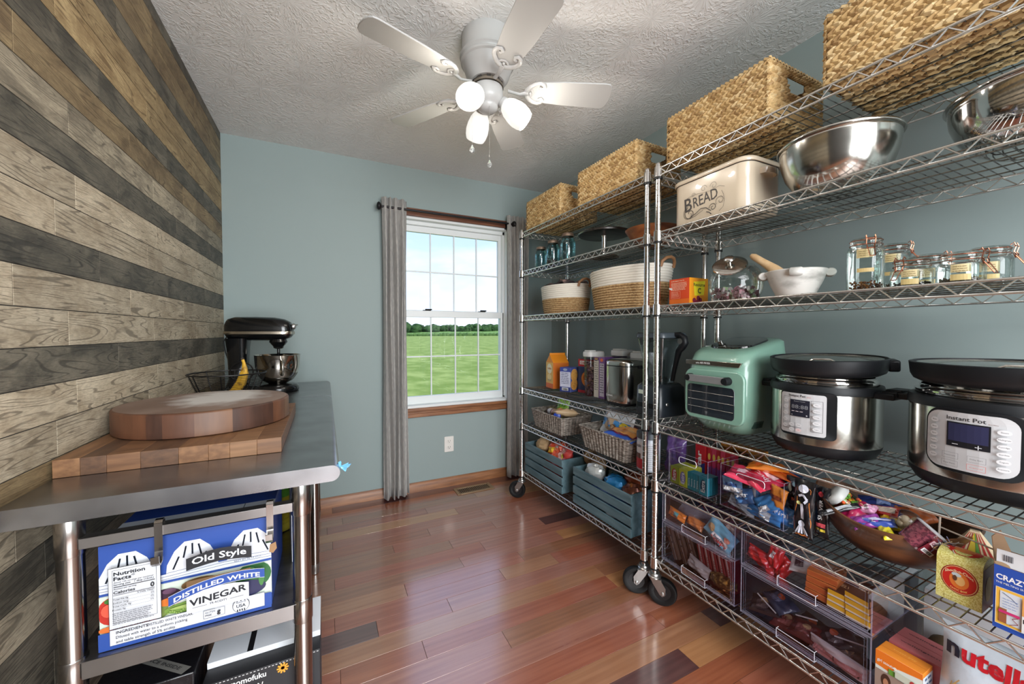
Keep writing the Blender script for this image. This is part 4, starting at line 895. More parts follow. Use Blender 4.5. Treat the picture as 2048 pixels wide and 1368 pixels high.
MB().lathe([(.016, .012), (.014, .02), (.014, .12), (.018, .131)], 20, cap0=False, cap1=False).build('stem', chrome, ck, smooth=40)
MB().lathe([(.001, 0), (.085, 0), (.088, .004), (.08, .009), (.02, .014), (.001, .014)], 40).build('foot', dks, ck, smooth=40)
acacia = mat('acacia_wood', (112, 62, 34), .4, col2=(164, 100, 56), nscale=(9, 9, 34), ndetail=6, coat=.2)
b = MB(); b.lathe([(.001, 0), (.055, 0), (.075, .012), (.11, .05), (.133, .085), (.138, .092), (.133, .095), (.126, .088), (.10, .05), (.06, .02), (.001, .016)], 48)
wbw = tag(b.build('wooden_bowl', acacia, loc=(1.545, 1.485, Z2), smooth=50), 'shallow round brown wooden bowl beside the chrome posts on the left rack', 'bowl')

cream = mat('cream_enamel', (216, 200, 176), .22, coat=.6)
bb = thing('bread_bin', 'cream enamel bread bin with black lettering and side handle', 'bread bin', (1.462, 1.028, Z2+.001))
W_, D_, Hh = .215, .33, .172
ol = rrect(W_, D_, .045, 7)
b = MB(); b.rings([at_z(rrect(W_-.02, D_-.02, .04, 7), 0), at_z(rrect(W_-.006, D_-.006, .043, 7), .003), at_z(ol, .012), at_z(ol, Hh)]); b.build('body', cream, bb, smooth=50)
MB().rings([at_z(rrect(W_+.004, D_+.004, .047, 7), Hh), at_z(rrect(W_+.004, D_+.004, .047, 7), Hh+.004)]).build('rim_gap', mat('dark_rim', (40, 38, 36), .5), bb, smooth=50)
b = MB(); b.rings([at_z(rrect(W_+.012, D_+.012, .05, 7), Hh+.002), at_z(rrect(W_+.016, D_+.016, .052, 7), Hh+.006), at_z(rrect(W_+.016, D_+.016, .052, 7), Hh+.014), at_z(rrect(W_+.004, D_+.004, .047, 7), Hh+.020), at_z(rrect(W_-.10, D_-.10, .03, 7), Hh+.024)]); b.build('lid', cream, bb, smooth=50)
b = MB(); b.tube([(0, -.03, Hh+.022), (0, -.026, Hh+.036), (0, 0, Hh+.042), (0, .026, Hh+.036), (0, .03, Hh+.022)], .006, 8); b.build('lid_knob', cream, bb, smooth=50)
for s_ in (-1, 1):
    b = MB(); y_ = s_*D_/2; R_ = []
    for (x, d) in ((-.04, 0), (-.036, .014), (-.02, .024), (0, .027), (.02, .024), (.036, .014), (.04, 0)): R_.append([(x, y_+s_*d, Hh-.040), (x, y_+s_*(d+.003), Hh-.040), (x, y_+s_*(d+.003), Hh-.020), (x, y_+s_*d, Hh-.020)])
    b.rings(R_); b.build('handle', cream, bb, smooth=50)
_f = front_map(-W_/2, .010, -.022); p = Panel(lambda u, v, h_: _f(u*1.15, v*1.15, h_)); INK = (40, 30, 26)
p.text('READ', .006, .078, .036, INK, w=.094, al='c', bold=1, ang=6)
p.text('B', -.076, .066, .048, INK, w=.030, bold=1, ang=4)
def swirl(cx, cy, r, a0, turns, wd, k=1):
    n_ = int(26*turns); p.line([(cx+r*(1-.8*i/n_)*math.cos(a0+k*2*PI*turns*i/n_), cy+r*(1-.8*i/n_)*math.sin(a0+k*2*PI*turns*i/n_)) for i in range(n_+1)], wd, INK)
swirl(-.055, .058, .024, PI*.6, 1.2, .0022); swirl(-.058, .056, .029, PI*.55, .8, .0014); swirl(.035, .055, .014, PI, 1.3, .002, -1); swirl(.062, .07, .017, PI*1.2, 1.2, .0014, -1)
swirl(.0, .128, .012, 0, 1.2, .001); swirl(.038, .126, .014, PI, 1.2, .001, -1); swirl(-.04, .118, .008, 0, 1.2, .001)
p.line([(-.078, .105), (-.06, .115), (-.03, .118), (0, .114), (.03, .112), (.06, .118), (.078, .11)], .0009, INK); p.line([(-.05, .045), (-.03, .05), (-.01, .062), (.01, .06), (.03, .044)], .0026, INK); p.line([(-.055, .038), (-.03, .042), (0, .054)], .0014, INK)
p.line([(.068, .10), (.075, .085), (.079, .066), (.074, .045), (.06, .035)], .0012, INK); p.line([(.013, .045), (.024, .04), (.032, .032)], .003, INK)
p.build(bb, 'lettering')

mirror = mat('mirror_steel', (205, 202, 198), .07, 1); satin = mat('satin_steel', (190, 187, 180), .17, 1, rvar=.04, nscale=(3, 3, 60))
def mixing_bowl(label, x, y, z, R_, H_, m_):
    t_ = thing('mixing_bowl', label, 'bowl', (x, y, z))
    pr = [(.001, 0), (R_*.40, 0), (R_*.48, .003), (R_*.70, H_*.18), (R_*.85, H_*.42), (R_*.93, H_*.68), (R_*.955, H_*.90), (R_*.96, H_*.96)]
    inn = [(q*.985, h_+.002) for q, h_ in pr[::-1]]
    MB().lathe(pr+inn[:-1]+[(.001, .004)], 56).build('bowl', m_, t_, smooth=60)
    MB().lathe([(R_*.955, H_*.955), (R_*.99, H_*.95), (R_*1.0, H_*.965), (R_*.99, H_*.995), (R_*.955, H_*.99)], 56, cap0=False, cap1=False).build('rolled_rim', m_, t_, smooth=60)
mixing_bowl('large satin steel mixing bowl right of the bread bin', 1.475, .655, Z2, .158, .163, satin)
mixing_bowl('mirror polished steel mixing bowl at the right edge of the second shelf', 1.56, .275, Z2, .165, .150, mirror)

# ================= SHELF 3 (z 1.338) =================
Z3 = 1.3385
rope_w = mat('white_cotton_rope', (222, 216, 204), .85, bump=.4, nscale=(160, 160, 160), bdist=.002); jute = mat('jute_rope', (164, 128, 84), .85, col2=(204, 174, 128), nscale=(90, 90, 120), bump=.9, bscale=(150, 150, 90), bdist=.005)
tanl = mat('tan_leather', (150, 108, 72), .5)
def rope_basket(label, x, y, ax, ay, h, taper, n_, split, hd):
    t_ = thing('rope_basket', label, 'basket', (x, y, Z3), RZL); d = h/n_
    for (i0, i1, m_, nm) in ((0, split, jute, 'jute_coils'), (split, n_, rope_w, 'white_coils')):
        b = MB()
        for i in range(i0, i1):
            f = taper+(1-taper)*(i/n_)**.8; N_ = 64
            P_ = [((ax*f)*math.cos(2*PI*k/N_), (ay*f)*math.sin(2*PI*k/N_), d*(i+.5)) for k in range(N_)]
            if nm == 'jute_coils':
                R_ = []
                for k in range(N_*2):
                    a_ = 2*PI*k/(N_*2); w1 = .0006*(k % 2)
                    R_.append([((ax*f+(d*.56+w1)*math.cos(q))*math.cos(a_), (ay*f+(d*.56+w1)*math.cos(q))*math.sin(a_), d*(i+.5)+(d*.56)*math.sin(q)) for q in [2*PI*j/6 for j in range(6)]])
                b.rings(R_, closed=True)
            else: b.tube(P_, d*.56, 6, closed=True)
        b.build(nm, m_, t_, smooth=60)
    b = MB(); N_ = 48; b.add([(0, 0, .004)]+[(ax*taper*math.cos(2*PI*k/N_), ay*taper*math.sin(2*PI*k/N_), .004) for k in range(N_)], [(0, i+1, (i+1) % N_+1) for i in range(N_)]); b.build('base', jute, t_)
    for s_ in (-1, 1):
        b = MB(); P_ = [(-.045, s_*(ay-.004), h-.02), (-.043, s_*(ay+.004), h+.005), (-.025, s_*(ay+.014), h+.022), (0, s_*(ay+.018), h+.027), (.025, s_*(ay+.014), h+.022), (.043, s_*(ay+.004), h+.005), (.045, s_*(ay-.004), h-.02)]
        b.tube(P_, .008, 8, flat=1); b.build('handle', tanl, t_, smooth=60)
    return t_
rope_basket('smaller white and jute rope basket near the window end of its shelf', 1.475, 2.185, .140, .205, .19, .86, 15, 8, 1)
rope_basket('larger white and jute rope basket next to the chrome posts', 1.515, 1.625, .158, .262, .222, .84, 17, 10, 1)
b = MB(); b.rings([[(x, y, .01+.02*math.sin(x*40+y*20)+.006*math.sin(y*60)) for x in [-.09+i*.03 for i in range(7)]] for y in [-.13+j*.03 for j in range(10)]], open_=True)
tag(b.build('folded_cloth', mat('dark_cloth', (58, 48, 48), .9, col2=(150, 120, 112), nscale=(14, 14, 14), npos=(.5, .6)), loc=(1.475, 2.185, Z3+.175), smooth=60, solid=.02), 'dark folded cloth heaped inside the smaller rope basket', 'cloth')

vc = thing('drink_mix_box', 'orange box of vitamin drink mix beside the glass candy jar', 'box', (1.48, 1.207, Z3))
b = MB(); b.box(-.06, .06, -.053, .053, 0, .118); b.build('box', mat('orange_card', (226, 128, 24), .45), vc, bevel=.001)
p = Panel(front_map(-.06, .053, 0)); p.rect(0, 0, .106, .118, (214, 72, 30)); p.rect(.0, 0, .106, .028, (226, 110, 30)); p.text('SUPPLEMENT FACTS', .01, .106, .005, (250, 220, 190), w=.07, bold=1)
p.lines(.01, .095, .098, 6, .006, .0022, (250, 220, 190), 1); p.frame(.012, .032, .06, .062, .0008, (250, 200, 170)); p.lines(.015, .057, .056, 4, .006, .002, (250, 200, 170), 2); p.poly([(.0, .083), (.018, .078), (.018, .070), (.0, .075)], (230, 230, 226)); p.build(vc)
p = Panel(plane_map((-.06, -.053, 0), (1, 0, 0), (0, 0, 1))); p.rect(0, 0, .12, .118, (232, 150, 28)); p.poly([(.025, .10), (.10, .108), (.092, .045), (.032, .040)], (232, 216, 40)); p.text('Resource', .062, .082, .014, (40, 60, 30), w=.072, al='c', bold=2); p.text('C', .062, .052, .022, (40, 60, 30), al='c', bold=3)
for (x, y) in ((.03, .02), (.048, .012), (.068, .022), (.055, .03)): p.ell(x, y, .011, .011, (120, 24, 50), 12, False)
p.k += 1; p.build(vc, 'side_print')

gj = thing('candy_jar', 'round glass jar with tilted steel lid half full of pastel candy', 'jar', (1.50, 1.0, Z3))
b = MB(); b.lathe([(.001, .002), (.062, .001), (.080, .012), (.095, .045), (.098, .075), (.094, .105), (.082, .13), (.066, .148), (.062, .152)], 36, cap1=False); b.build('glass_body', clear, gj, smooth=60)
Tl = Matrix.Translation((-.055, -.012, .142)) @ Matrix.Rotation(math.radians(-38), 4, 'Y') @ Matrix.Rotation(math.radians(18), 4, 'X')
b = MB(); b.T = Tl; b.lathe([(.001, -.004), (.056, -.004), (.062, .0), (.062, .006), (.056, .010), (.03, .013), (.001, .014)], 36); ld = b.build('lid', satin, gj, smooth=40)
b = MB(); b.T = Tl; b.lathe([(.007, .013), (.007, .022), (.017, .028), (.020, .034), (.016, .040), (.001, .042)], 20); b.build('knob', mirror, ld, smooth=50)
rr = random.Random(9); b = MB()
for i in range(170):
    a_ = rr.uniform(0, 6.28); q = .082*math.sqrt(rr.random()); z_ = .012+rr.random()**1.2*.058*(1-.35*(q/.082)); c_ = S(rr.choice(((236, 230, 226), (236, 230, 226), (200, 140, 155), (170, 190, 150), (226, 200, 206), (140, 104, 110))))
    T_ = Matrix.Translation((q*math.cos(a_), q*math.sin(a_), z_)) @ Euler((rr.uniform(0, 3), rr.uniform(0, 3), rr.uniform(0, 3))).to_matrix().to_4x4(); b.box(-.008, .008, -.006, .006, -.004, .004, 0, c_, T_)
tag(b.build('wrapped_candies', print_mat(), gj), 'small pastel wrapped candies', kind='stuff')

marble = mat('white_marble', (216, 214, 208), .4, col2=(150, 148, 142), nscale=(14, 14, 30), ndetail=7, npos=(.48, .72))
mo2 = thing('mortar', 'white marble mortar with four lugs holding a wooden pestle', 'mortar', (1.485, .772, Z3))
pr = [(.001, 0), (.052, 0), (.056, .004), (.060, .018), (.074, .048), (.087, .082), (.091, .092), (.088, .095), (.076, .094), (.070, .082), (.056, .045), (.030, .024), (.001, .022)]
MB().lathe(pr, 44).build('bowl', marble, mo2, smooth=50)
for i in range(4):
    a_ = math.radians(28+90*i); b = MB(); T_ = Matrix.Rotation(a_, 4, 'Z') @ Matrix.Translation((.094, 0, .082)) @ Matrix.Rotation(PI/2, 4, 'X'); b.T = T_
    b.lathe([(.001, -.018), (.012, -.018), (.0145, -.014), (.0145, .014), (.012, .018), (.001, .018)], 16, sx=1.1); b.build('lug', marble, mo2, smooth=50)
ps = tag(MB().tube([(1.48, .775, Z3+.045), (1.478, .80, Z3+.075), (1.474, .835, Z3+.108), (1.468, .875, Z3+.142), (1.464, .905, Z3+.166), (1.462, .915, Z3+.173)], .01, 16, rr=[.019, .020, .018, .013, .0125, .007]).build('pestle', mat('pale_wood', (186, 150, 108), .5, col2=(206, 176, 136), nscale=(30, 30, 30)), smooth=60), 'pale turned wooden pestle leaning out of the marble mortar', 'pestle')

copper = mat('copper_wire', (172, 116, 92), .22, 1); tagm = mat('kraft_label', (198, 164, 88), .7)
def clamp_jar(label, x, y, r, h, face, fill, side=1, two=True):
    t_ = thing('clamp_jar', label, 'jar', (x, y, Z3), 0, 'glass jars with copper clamps')
    ol_ = [(r*1.0*math.cos(q)*(1.06 if abs(math.cos(2*q)) < .5 else 1), r*math.sin(q)*(1.06 if abs(math.cos(2*q)) < .5 else 1)) for q in [2*PI*i/32 for i in range(32)]]
    def sc2(k, z): return [(p_[0]*k, p_[1]*k, z) for p_ in ol_]
    b = MB(); b.rings([sc2(.05, .0015), sc2(.92, .001), sc2(1, .006), sc2(1, h-.036), sc2(.93, h-.028), sc2(.80, h-.024), sc2(.80, h-.016)], cap1=False); b.build('glass_body', clear, t_, smooth=50)
    b = MB(); b.lathe([(r*.86, h-.016), (r*.88, h-.014), (r*.88, h-.006), (r*.80, h-.001), (r*.5, h+.001), (.001, h+.001)], 28, cap0=False); b.build('glass_lid', clear, t_, smooth=50)
    b = MB()
    for z_ in (h-.021, h-.008): b.tube([(r*.90*math.cos(2*PI*i/32), r*.90*math.sin(2*PI*i/32), z_) for i in range(32)], .0013, 5, closed=True)
    fa = math.radians(face); c_, s_ = math.cos(fa), math.sin(fa)
    def L_(u, v, z_): return (c_*u-s_*v, s_*u+c_*v, z_)
    for v in (-.010, .010):
        b.tube([L_(r*.88, v, h-.002), L_(r*1.03, v, h+.003), L_(r*1.10, v, h-.006), L_(r*1.02, v, h-.020), L_(r*1.10, v*.9, h-.026), L_(r*1.08, v*.8, h-.036), L_(r*1.0, v*.8, h-.024)], .0013, 5)
        b.tube([L_(r*1.08, v*.8, h-.030), L_(r*1.25, v*.7, h-.042), L_(r*1.5, v*.6, h-.060)], .0012, 5)
    b.tube([L_(r*1.10, -.012, h-.006), L_(r*1.10, .012, h-.006)], .0016, 5); b.tube([L_(r*1.08, -.010, h-.034), L_(r*1.08, .010, h-.034)], .0016, 5); b.tube([L_(r*1.5, -.006, h-.06), L_(r*1.5, .006, h-.06)], .0014, 5)
    b.build('clamp', copper, t_, smooth=50)
    cm = cyl_map(r*1.035, a0=200); p = Panel(cm, step=.006)
    if h > .12:
        p.rect(-.020, h*.62, .018, h*.78, (190, 172, 124)); p.lines(-.015, .014, h*.73, 3, .006, .0014, (110, 90, 50), 1); p.rect(-.018, h*.36, .020, h*.43, (192, 168, 112))
    else:
        p.rect(-.022, h*.36, .012, h*.60, (196, 180, 136)); p.lines(-.018, .009, h*.52, 3, .0055, .0013, (110, 90, 50), 2); p.rect(-.022, h*.12, .012, h*.30, (196, 176, 120))
    p.build(t_, 'paper_label')
    rr = random.Random(int(x*1000)); b = MB()
    for i in range(130): a_ = rr.uniform(0, 6.28); q = r*.86*math.sqrt(rr.random()); b.ball((q*math.cos(a_), q*math.sin(a_), .005+rr.random()*h*.17), .0032, 5, 3, 0, S(rr.choice(fill)))
    tag(b.build('spice', print_mat(), t_, smooth=60), None, kind='stuff')
fills = [((120, 70, 30), (90, 50, 24), (150, 96, 40)), ((70, 56, 44), (90, 74, 56)), ((50, 46, 40), (70, 64, 52)), ((80, 70, 50), (60, 50, 40)), ((120, 110, 90), (90, 84, 70)), ((70, 66, 60), (96, 90, 80))]
clamp_jar('tall clamp jar with two tan labels and brown spice, in front', 1.475, .575, .042, .163, 215, fills[0])
clamp_jar('tall clamp jar standing behind the tall labelled jar', 1.62, .565, .042, .158, 275, fills[1])
clamp_jar('squat clamp jar in front with its clamp hanging to the left', 1.46, .468, .042, .083, 165, fills[2])
clamp_jar('squat clamp jar behind, between the two front squat jars', 1.60, .478, .042, .108, 262, fills[3])
clamp_jar('squat front clamp jar with a large tan label, rightmost in front', 1.455, .375, .042, .083, 255, fills[4])
clamp_jar('squat clamp jar at the back right end of the jar row', 1.60, .362, .042, .108, 268, fills[5])

# ================= SHELF 4 (z .814) =================
Z4 = .8145
# snack carton with gable top
gc = thing('snack_carton', 'orange and yellow gable top snack carton nearest the window on the waist high shelf', 'carton', (1.525, 2.36, Z4), math.radians(-6))
w2, d2, h2 = .062, .058, .185
b = MB(); b.rings([[(-w2, -d2, 0), (w2, -d2, 0), (w2, d2, 0), (-w2, d2, 0)], [(-w2, -d2, h2), (w2, -d2, h2), (w2, d2, h2), (-w2, d2, h2)], [(-w2, -.002, h2+.055), (w2, -.002, h2+.055), (w2, .002, h2+.055), (-w2, .002, h2+.055)], [(-w2, -.002, h2+.068), (w2, -.002, h2+.068), (w2, .002, h2+.068), (-w2, .002, h2+.068)]])
b.build('carton_body', mat('carton_orange', (226, 138, 34), .4), gc)
p = Panel(front_map(-w2, d2, 0)); p.rect(0, 0, 2*d2, h2, (226, 178, 96)); p.rect(0, 0, 2*d2, .035, (214, 96, 34)); p.ell(d2, .14, .040, .036, (236, 226, 196)); p.text('Goldfish', d2, .135, .014, (190, 110, 40), w=.06, al='c', bold=2); p.ell(d2, .08, .034, .022, (238, 210, 150)); p.lines(.03, .09, .06, 2, .008, .003, (120, 140, 150), 4); p.build(gc)
p = Panel(plane_map((-w2, -d2, 0), (1, 0, 0), (0, 0, 1))); p.rect(0, 0, 2*w2, h2, (200, 106, 30)); p.build(gc, 'side_print')
def box_thing(nm, label, cat, loc, rz, sx, sy, sz, base, prints, group=None, rough=.45):
    t_ = thing(nm, label, cat, loc, rz, group); b = MB(); b.box(-sx/2, sx/2, -sy/2, sy/2, 0, sz); b.build('box', mat('card_%d_%d_%d' % base, base, rough), t_, bevel=.001)
    for face, fn in prints.items():
        f = {'front': front_map(-sx/2, sy/2, 0), 'side': plane_map((-sx/2, -sy/2, 0), (1, 0, 0), (0, 0, 1)), 'top': plane_map((-sx/2, sy/2, sz), (0, -1, 0), (1, 0, 0))}[face]
        p = Panel(f); fn(p, sy if face != 'side' else sx, sz if face != 'top' else sx); p.build(t_, face+'_print')
    return t_
def wf(p, w_, h_):
    p.rect(0, 0, w_, h_, (206, 208, 226)); p.rect(0, h_*.82, w_, h_, (64, 78, 150)); p.ell(w_/2, h_*.91, w_*.2, h_*.05, (150, 160, 180)); p.lines(w_*.12, w_*.9, h_*.75, 7, h_*.07, h_*.03, (120, 124, 150), 5); p.rect(0, 0, w_, h_*.2, (50, 64, 130)); p.rect(w_*.2, h_*.05, w_*.8, h_*.17, (230, 230, 230)); p.bars(w_*.25, h_*.06, w_*.5, h_*.09)
def wfs(p, w_, h_):
    p.rect(0, 0, w_, h_, (70, 84, 150)); p.ell(w_*.45, h_*.68, w_*.42, h_*.26, (222, 164, 84)); p.ell(w_*.45, h_*.30, w_*.42, h_*.24, (216, 154, 74)); rr = random.Random(4)
    for i in range(46):
        x, y = w_*rr.uniform(.1, .82), h_*rr.uniform(.1, .9); p.ell(x, y, .0022, .0022, (90, 40, 40), 5, False)
    p.k += 1
box_thing('toddler_snack_box', 'blue and white box printed with round spotted biscuits', 'box', (1.51, 2.185, Z4), math.radians(22), .10, .085, .165, (70, 84, 150), {'front': wf, 'side': wfs})
def cz(p, w_, h_):
    p.rect(0, 0, w_, h_, (40, 58, 96)); p.rect(0, h_*.78, w_, h_, (190, 40, 40)); p.rect(w_*.1, h_*.84, w_*.95, h_*.95, (230, 225, 220)); p.text('CHEX MIX', w_*.15, h_*.86, h_*.06, (190, 40, 40), w=w_*.75, bold=2); p.ell(w_*.55, h_*.42, w_*.34, h_*.22, (206, 126, 50)); p.ell(w_*.5, h_*.45, w_*.18, h_*.1, (150, 84, 40)); p.rect(0, 0, w_, h_*.08, (160, 40, 50))
box_thing('cracker_box', 'dark blue and red snack box half hidden behind the cereal dispenser', 'box', (1.575, 2.055, Z4), math.radians(10), .05, .14, .225, (40, 58, 96), {'front': cz, 'side': cz})
lidw = mat('white_lid_plastic', (206, 206, 204), .4); 
def dispenser(label, x, y, rz, w_, d_, h_, fill, seed, lid_len):
    t_ = thing('cereal_dispenser', label, 'food container', (x, y, Z4), rz)
    b = MB(); b.rings([at_z(rrect(d_*.86, w_*.86, .02, 4), .001), at_z(rrect(d_*.93, w_*.93, .022, 4), h_*.4), at_z(rrect(d_, w_, .024, 4), h_)], cap1=False); b.build('clear_body', thin_glass('clear_plastic', (226, 224, 226), .1, .05), t_, smooth=50)
    b = MB(); b.rings([at_z(rrect(d_+.006, w_+.006, .025, 4), h_-.012), at_z(rrect(d_+.010, w_+.010, .026, 4), h_+.004), at_z(rrect(d_+.004, w_+.004, .024, 4), h_+.018), at_z(rrect(d_*.8, w_*.8, .02, 4), h_+.022)]); b.build('lid', lidw, t_, smooth=50)
    b = MB(); b.box(-d_*.42, -d_*.05, -w_*.38, w_*.38, h_+.02, h_+.028); b.build('pour_flap', lidw, t_, bevel=.002)
    rr = random.Random(seed); b = MB()
    for i in range(320):
        z_ = rr.random(); k = .40*(.86+.14*z_); T_ = Matrix.Translation((rr.uniform(-d_*k, d_*k), rr.uniform(-w_*k, w_*k), .01+z_*h_*.78)) @ Euler((rr.uniform(0, 3), rr.uniform(0, 3), 0)).to_matrix().to_4x4(); b.box(-.007, .007, -.006, .006, -.0025, .0025, 0, S(rr.choice(fill)), T_)
    tag(b.build('cereal', print_mat(), t_), None, kind='stuff')
    return t_
dispenser('tall clear dispenser of dark brown cereal with a white lid, in front', 1.545, 1.965, RZL, .075, .125, .262, ((110, 84, 80), (90, 64, 60), (150, 110, 90), (130, 100, 110)), 3, .2)
dispenser('clear cereal dispenser with a white lid, behind the purple box', 1.64, 1.80, RZL, .10, .12, .275, ((180, 150, 120), (150, 120, 100)), 5, .2)
dispenser('grey lidded dispenser at the back, behind the steel food canister', 1.65, 1.64, RZL, .11, .12, .268, ((150, 130, 110), (120, 110, 100)), 6, .2)
def cb1(p, w_, h_): p.rect(0, 0, w_, h_, (212, 208, 196)); p.lines(w_*.15, w_*.9, h_*.9, 14, h_*.055, h_*.02, (110, 110, 110), 6); p.rect(0, h_*.92, w_, h_, (110, 60, 120)); p.text('KIX', w_*.2, h_*.93, h_*.05, (230, 200, 60), bold=2)
def cb2(p, w_, h_): p.rect(0, 0, w_, h_, (122, 84, 148)); p.rect(w_*.15, h_*.05, w_*.9, h_*.85, (206, 200, 216)); p.lines(w_*.2, w_*.85, h_*.8, 12, h_*.06, h_*.02, (100, 90, 120), 7); p.ell(w_*.5, h_*.93, w_*.25, h_*.04, (220, 110, 70))
def plainp(c): return lambda p, w_, h_: (p.rect(0, 0, w_, h_, c), p.lines(w_*.1, w_*.9, h_*.8, 6, h_*.1, h_*.03, tuple(int(v*.6) for v in c), 8))
box_thing('cereal_box', 'white cereal box with a purple top, its narrow side facing out', 'box', (1.60, 1.903, Z4), RZL, .17, .045, .25, (206, 202, 190), {'front': cb1, 'side': plainp((120, 60, 70))})
box_thing('cereal_box', 'purple cereal box with white side panel, beside the steel canister', 'box', (1.60, 1.845, Z4), RZL, .18, .052, .252, (122, 84, 148), {'front': cb2, 'side': plainp((110, 76, 140))})

ca = thing('bread_maker', 'rounded steel countertop machine with domed lid and black base', 'bread maker', (1.545, 1.655, Z4), math.radians(4))
CW, CD = .185, .22
b = MB(); b.rings([at_z(rrect(CD-.01, CW-.01, .05, 8), .014), at_z(rrect(CD, CW, .055, 8), .03), at_z(rrect(CD, CW, .055, 8), .215)]); b.build('steel_body', satin, ca, smooth=50)
MB().rings([at_z(rrect(CD-.006, CW-.006, .05, 8), .215), at_z(rrect(CD-.006, CW-.006, .05, 8), .220)]).build('seam', black_pl, ca, smooth=50)
b = MB(); b.rings([at_z(rrect(CD, CW, .055, 8), .220), at_z(rrect(CD, CW, .055, 8), .236), at_z(rrect(CD-.012, CW-.012, .05, 8), .247), at_z(rrect(CD-.07, CW-.06, .03, 8), .255)]); b.build('lid', satin, ca, smooth=50)
b = MB(); b.rings([at_z(rrect(CD-.02, CW-.02, .05, 8), 0), at_z(rrect(CD-.008, CW-.008, .05, 8), .004), at_z(rrect(CD-.008, CW-.008, .05, 8), .015)]); b.build('base', black_pl, ca, smooth=50)
b = MB(); b.box(-.02, .02, -CW/2-.010, -CW/2+.002, .205, .222); b.build('latch', black_pl, ca, bevel=.003)
p = Panel(front_map(-CD/2-.0003, .06, 0)); p.text('Cuisinart', .0, .048, .011, (226, 226, 226), w=.05, bold=1); p.build(ca, 'lettering')

# blender
bl = thing('blender', 'clear blender jug with a black handle on a square black base', 'blender', (1.505, 1.385, Z4), 0)
b = MB(); b.rings([at_z(rrect(.19, .165, .03, 5), 0), at_z(rrect(.195, .17, .032, 5), .01), at_z(rrect(.185, .162, .032, 5), .135), at_z(rrect(.15, .135, .03, 5), .152)]); b.build('motor_base', mat('blender_base', (34, 40, 46), .3), bl, smooth=50)
b = MB(); b.box(-.0965, -.094, -.06, .06, .02, .06); b.build('control_strip', black_gl, bl, bevel=.002)
b = MB(); b.ball((-.05, -.088, .06), .009, 10, 6, sc_=(1, .4, 1)); b.build('switch', zinc, bl, smooth=50)
jugm = thin_glass('jug_plastic', (214, 220, 222), .2, .06)
b = MB(); b.rings([at_z(rrect(.10, .10, .02, 5), .156), at_z(rrect(.112, .112, .02, 5), .20), at_z(rrect(.165, .165, .03, 5), .345), at_z(rrect(.175, .175, .03, 5), .375)], cap1=False); b.build('jug', jugm, bl, smooth=50)
b = MB(); b.rings([at_z(rrect(.172, .172, .03, 5), .374), at_z(rrect(.184, .184, .034, 5), .378), at_z(rrect(.184, .184, .034, 5), .396), at_z(rrect(.17, .17, .03, 5), .403)]); b.build('lid', mat('smoke_lid', (66, 74, 80), .25), bl, smooth=50)
b = MB(); b.lathe([(.05, .15), (.052, .152), (.052, .175), (.045, .18)], 24); b.build('blade_collar', jugm, bl, smooth=50)
b = MB(); b.rings([[(x-.006, y, z), (x+.006, y, z), (x+.004, y-.004, z+.09), (x-.004, y-.004, z+.09)] for x, y, z in ((.0, -.02, .18), (.0, .02, .18))]); b.tube([(-.02, -.01, .19), (-.03, .0, .27), (-.02, .01, .35)], .010, 8); b.tube([(.02, .01, .19), (.01, 0, .27), (.03, -.01, .33)], .008, 8); b.build('stirring_rod', jugm, bl, smooth=50)
b = MB(); hp = [(.0, -.085, .392), (.0, -.115, .392), (.0, -.138, .378), (.0, -.142, .355), (.0, -.128, .335), (.0, -.108, .315), (.0, -.095, .27), (.0, -.082, .22), (.0, -.072, .17)]
b.tube(hp, .012, 8, rr=[.012, .014, .016, .017, .017, .015, .012, .010, .010], flat=1); hd_ = b.build('handle', black_pl, bl, smooth=50)
MB().lathe([(.001, -.019), (.013, -.0185), (.013, .0185), (.001, .019)], 20, T=Matrix.Translation((0, -.127, .362)) @ Matrix.Rotation(PI/2, 4, 'Y')).build('handle_button', zinc, hd_, smooth=40)
p = Panel(front_map(-.0965, .05, 0)); p.rect(.0, .10, .03, .12, (200, 214, 200)); p.build(bl, 'sticker')
p = Panel(front_map(-.09, .05, 0)); p.text('blendtec', .03, .27, .008, (60, 60, 60), w=.035); p.build(bl, 'lettering')

# air fryer oven
af = thing('air_fryer_oven', 'mint green air fryer oven with a glass door and steel band', 'air fryer', (1.552, 1.024, Z4)); af.scale = (1.04, 1.10, 1.16)
mint = mat('mint_enamel', (126, 165, 148), .28, coat=.5)
AW, AD = .245, .285
def ar(dx, dw, z, x_off=0, r=.05): return at_z([(p_[0]+x_off, p_[1]) for p_ in rrect(AD+dx, AW+dw, r, 8)], z)
b = MB(); b.rings([ar(-.075, -.075, .0, .012), ar(-.06, -.06, .005, .01), ar(-.03, -.03, .03, .005), ar(-.008, -.008, .075), ar(0, 0, .13), ar(0, 0, .22), [(x, y, z+.20*(x+AD/2)*.3) for x, y, z in ar(-.006, -.004, .245, .002)], [(x, y, z+.20*(x+AD/2)) for x, y, z in ar(-.024, -.016, .266, .008)], [(x, y, z+.20*(x+AD/2)) for x, y, z in ar(-.05, -.035, .275, .012)], [(x, y, z+.20*(x+AD/2)) for x, y, z in ar(-.09, -.07, .278, .012)]]); b.build('housing', mint, af, smooth=60)
b = MB(); b.T = Matrix.Translation((.012, .0, .2785+.20*(.012+AD/2)-.003)) @ Matrix.Rotation(math.atan(-.20), 4, 'Y'); b.rings([at_z(rrect(.19, .165, .06, 8), 0), at_z(rrect(.185, .16, .06, 8), .0075), at_z(rrect(.12, .10, .05, 8), .009)]); b.build('top_window', mat('smoked_glass', (14, 18, 18), .06, coat=1), af, smooth=60)
fx = -AD/2
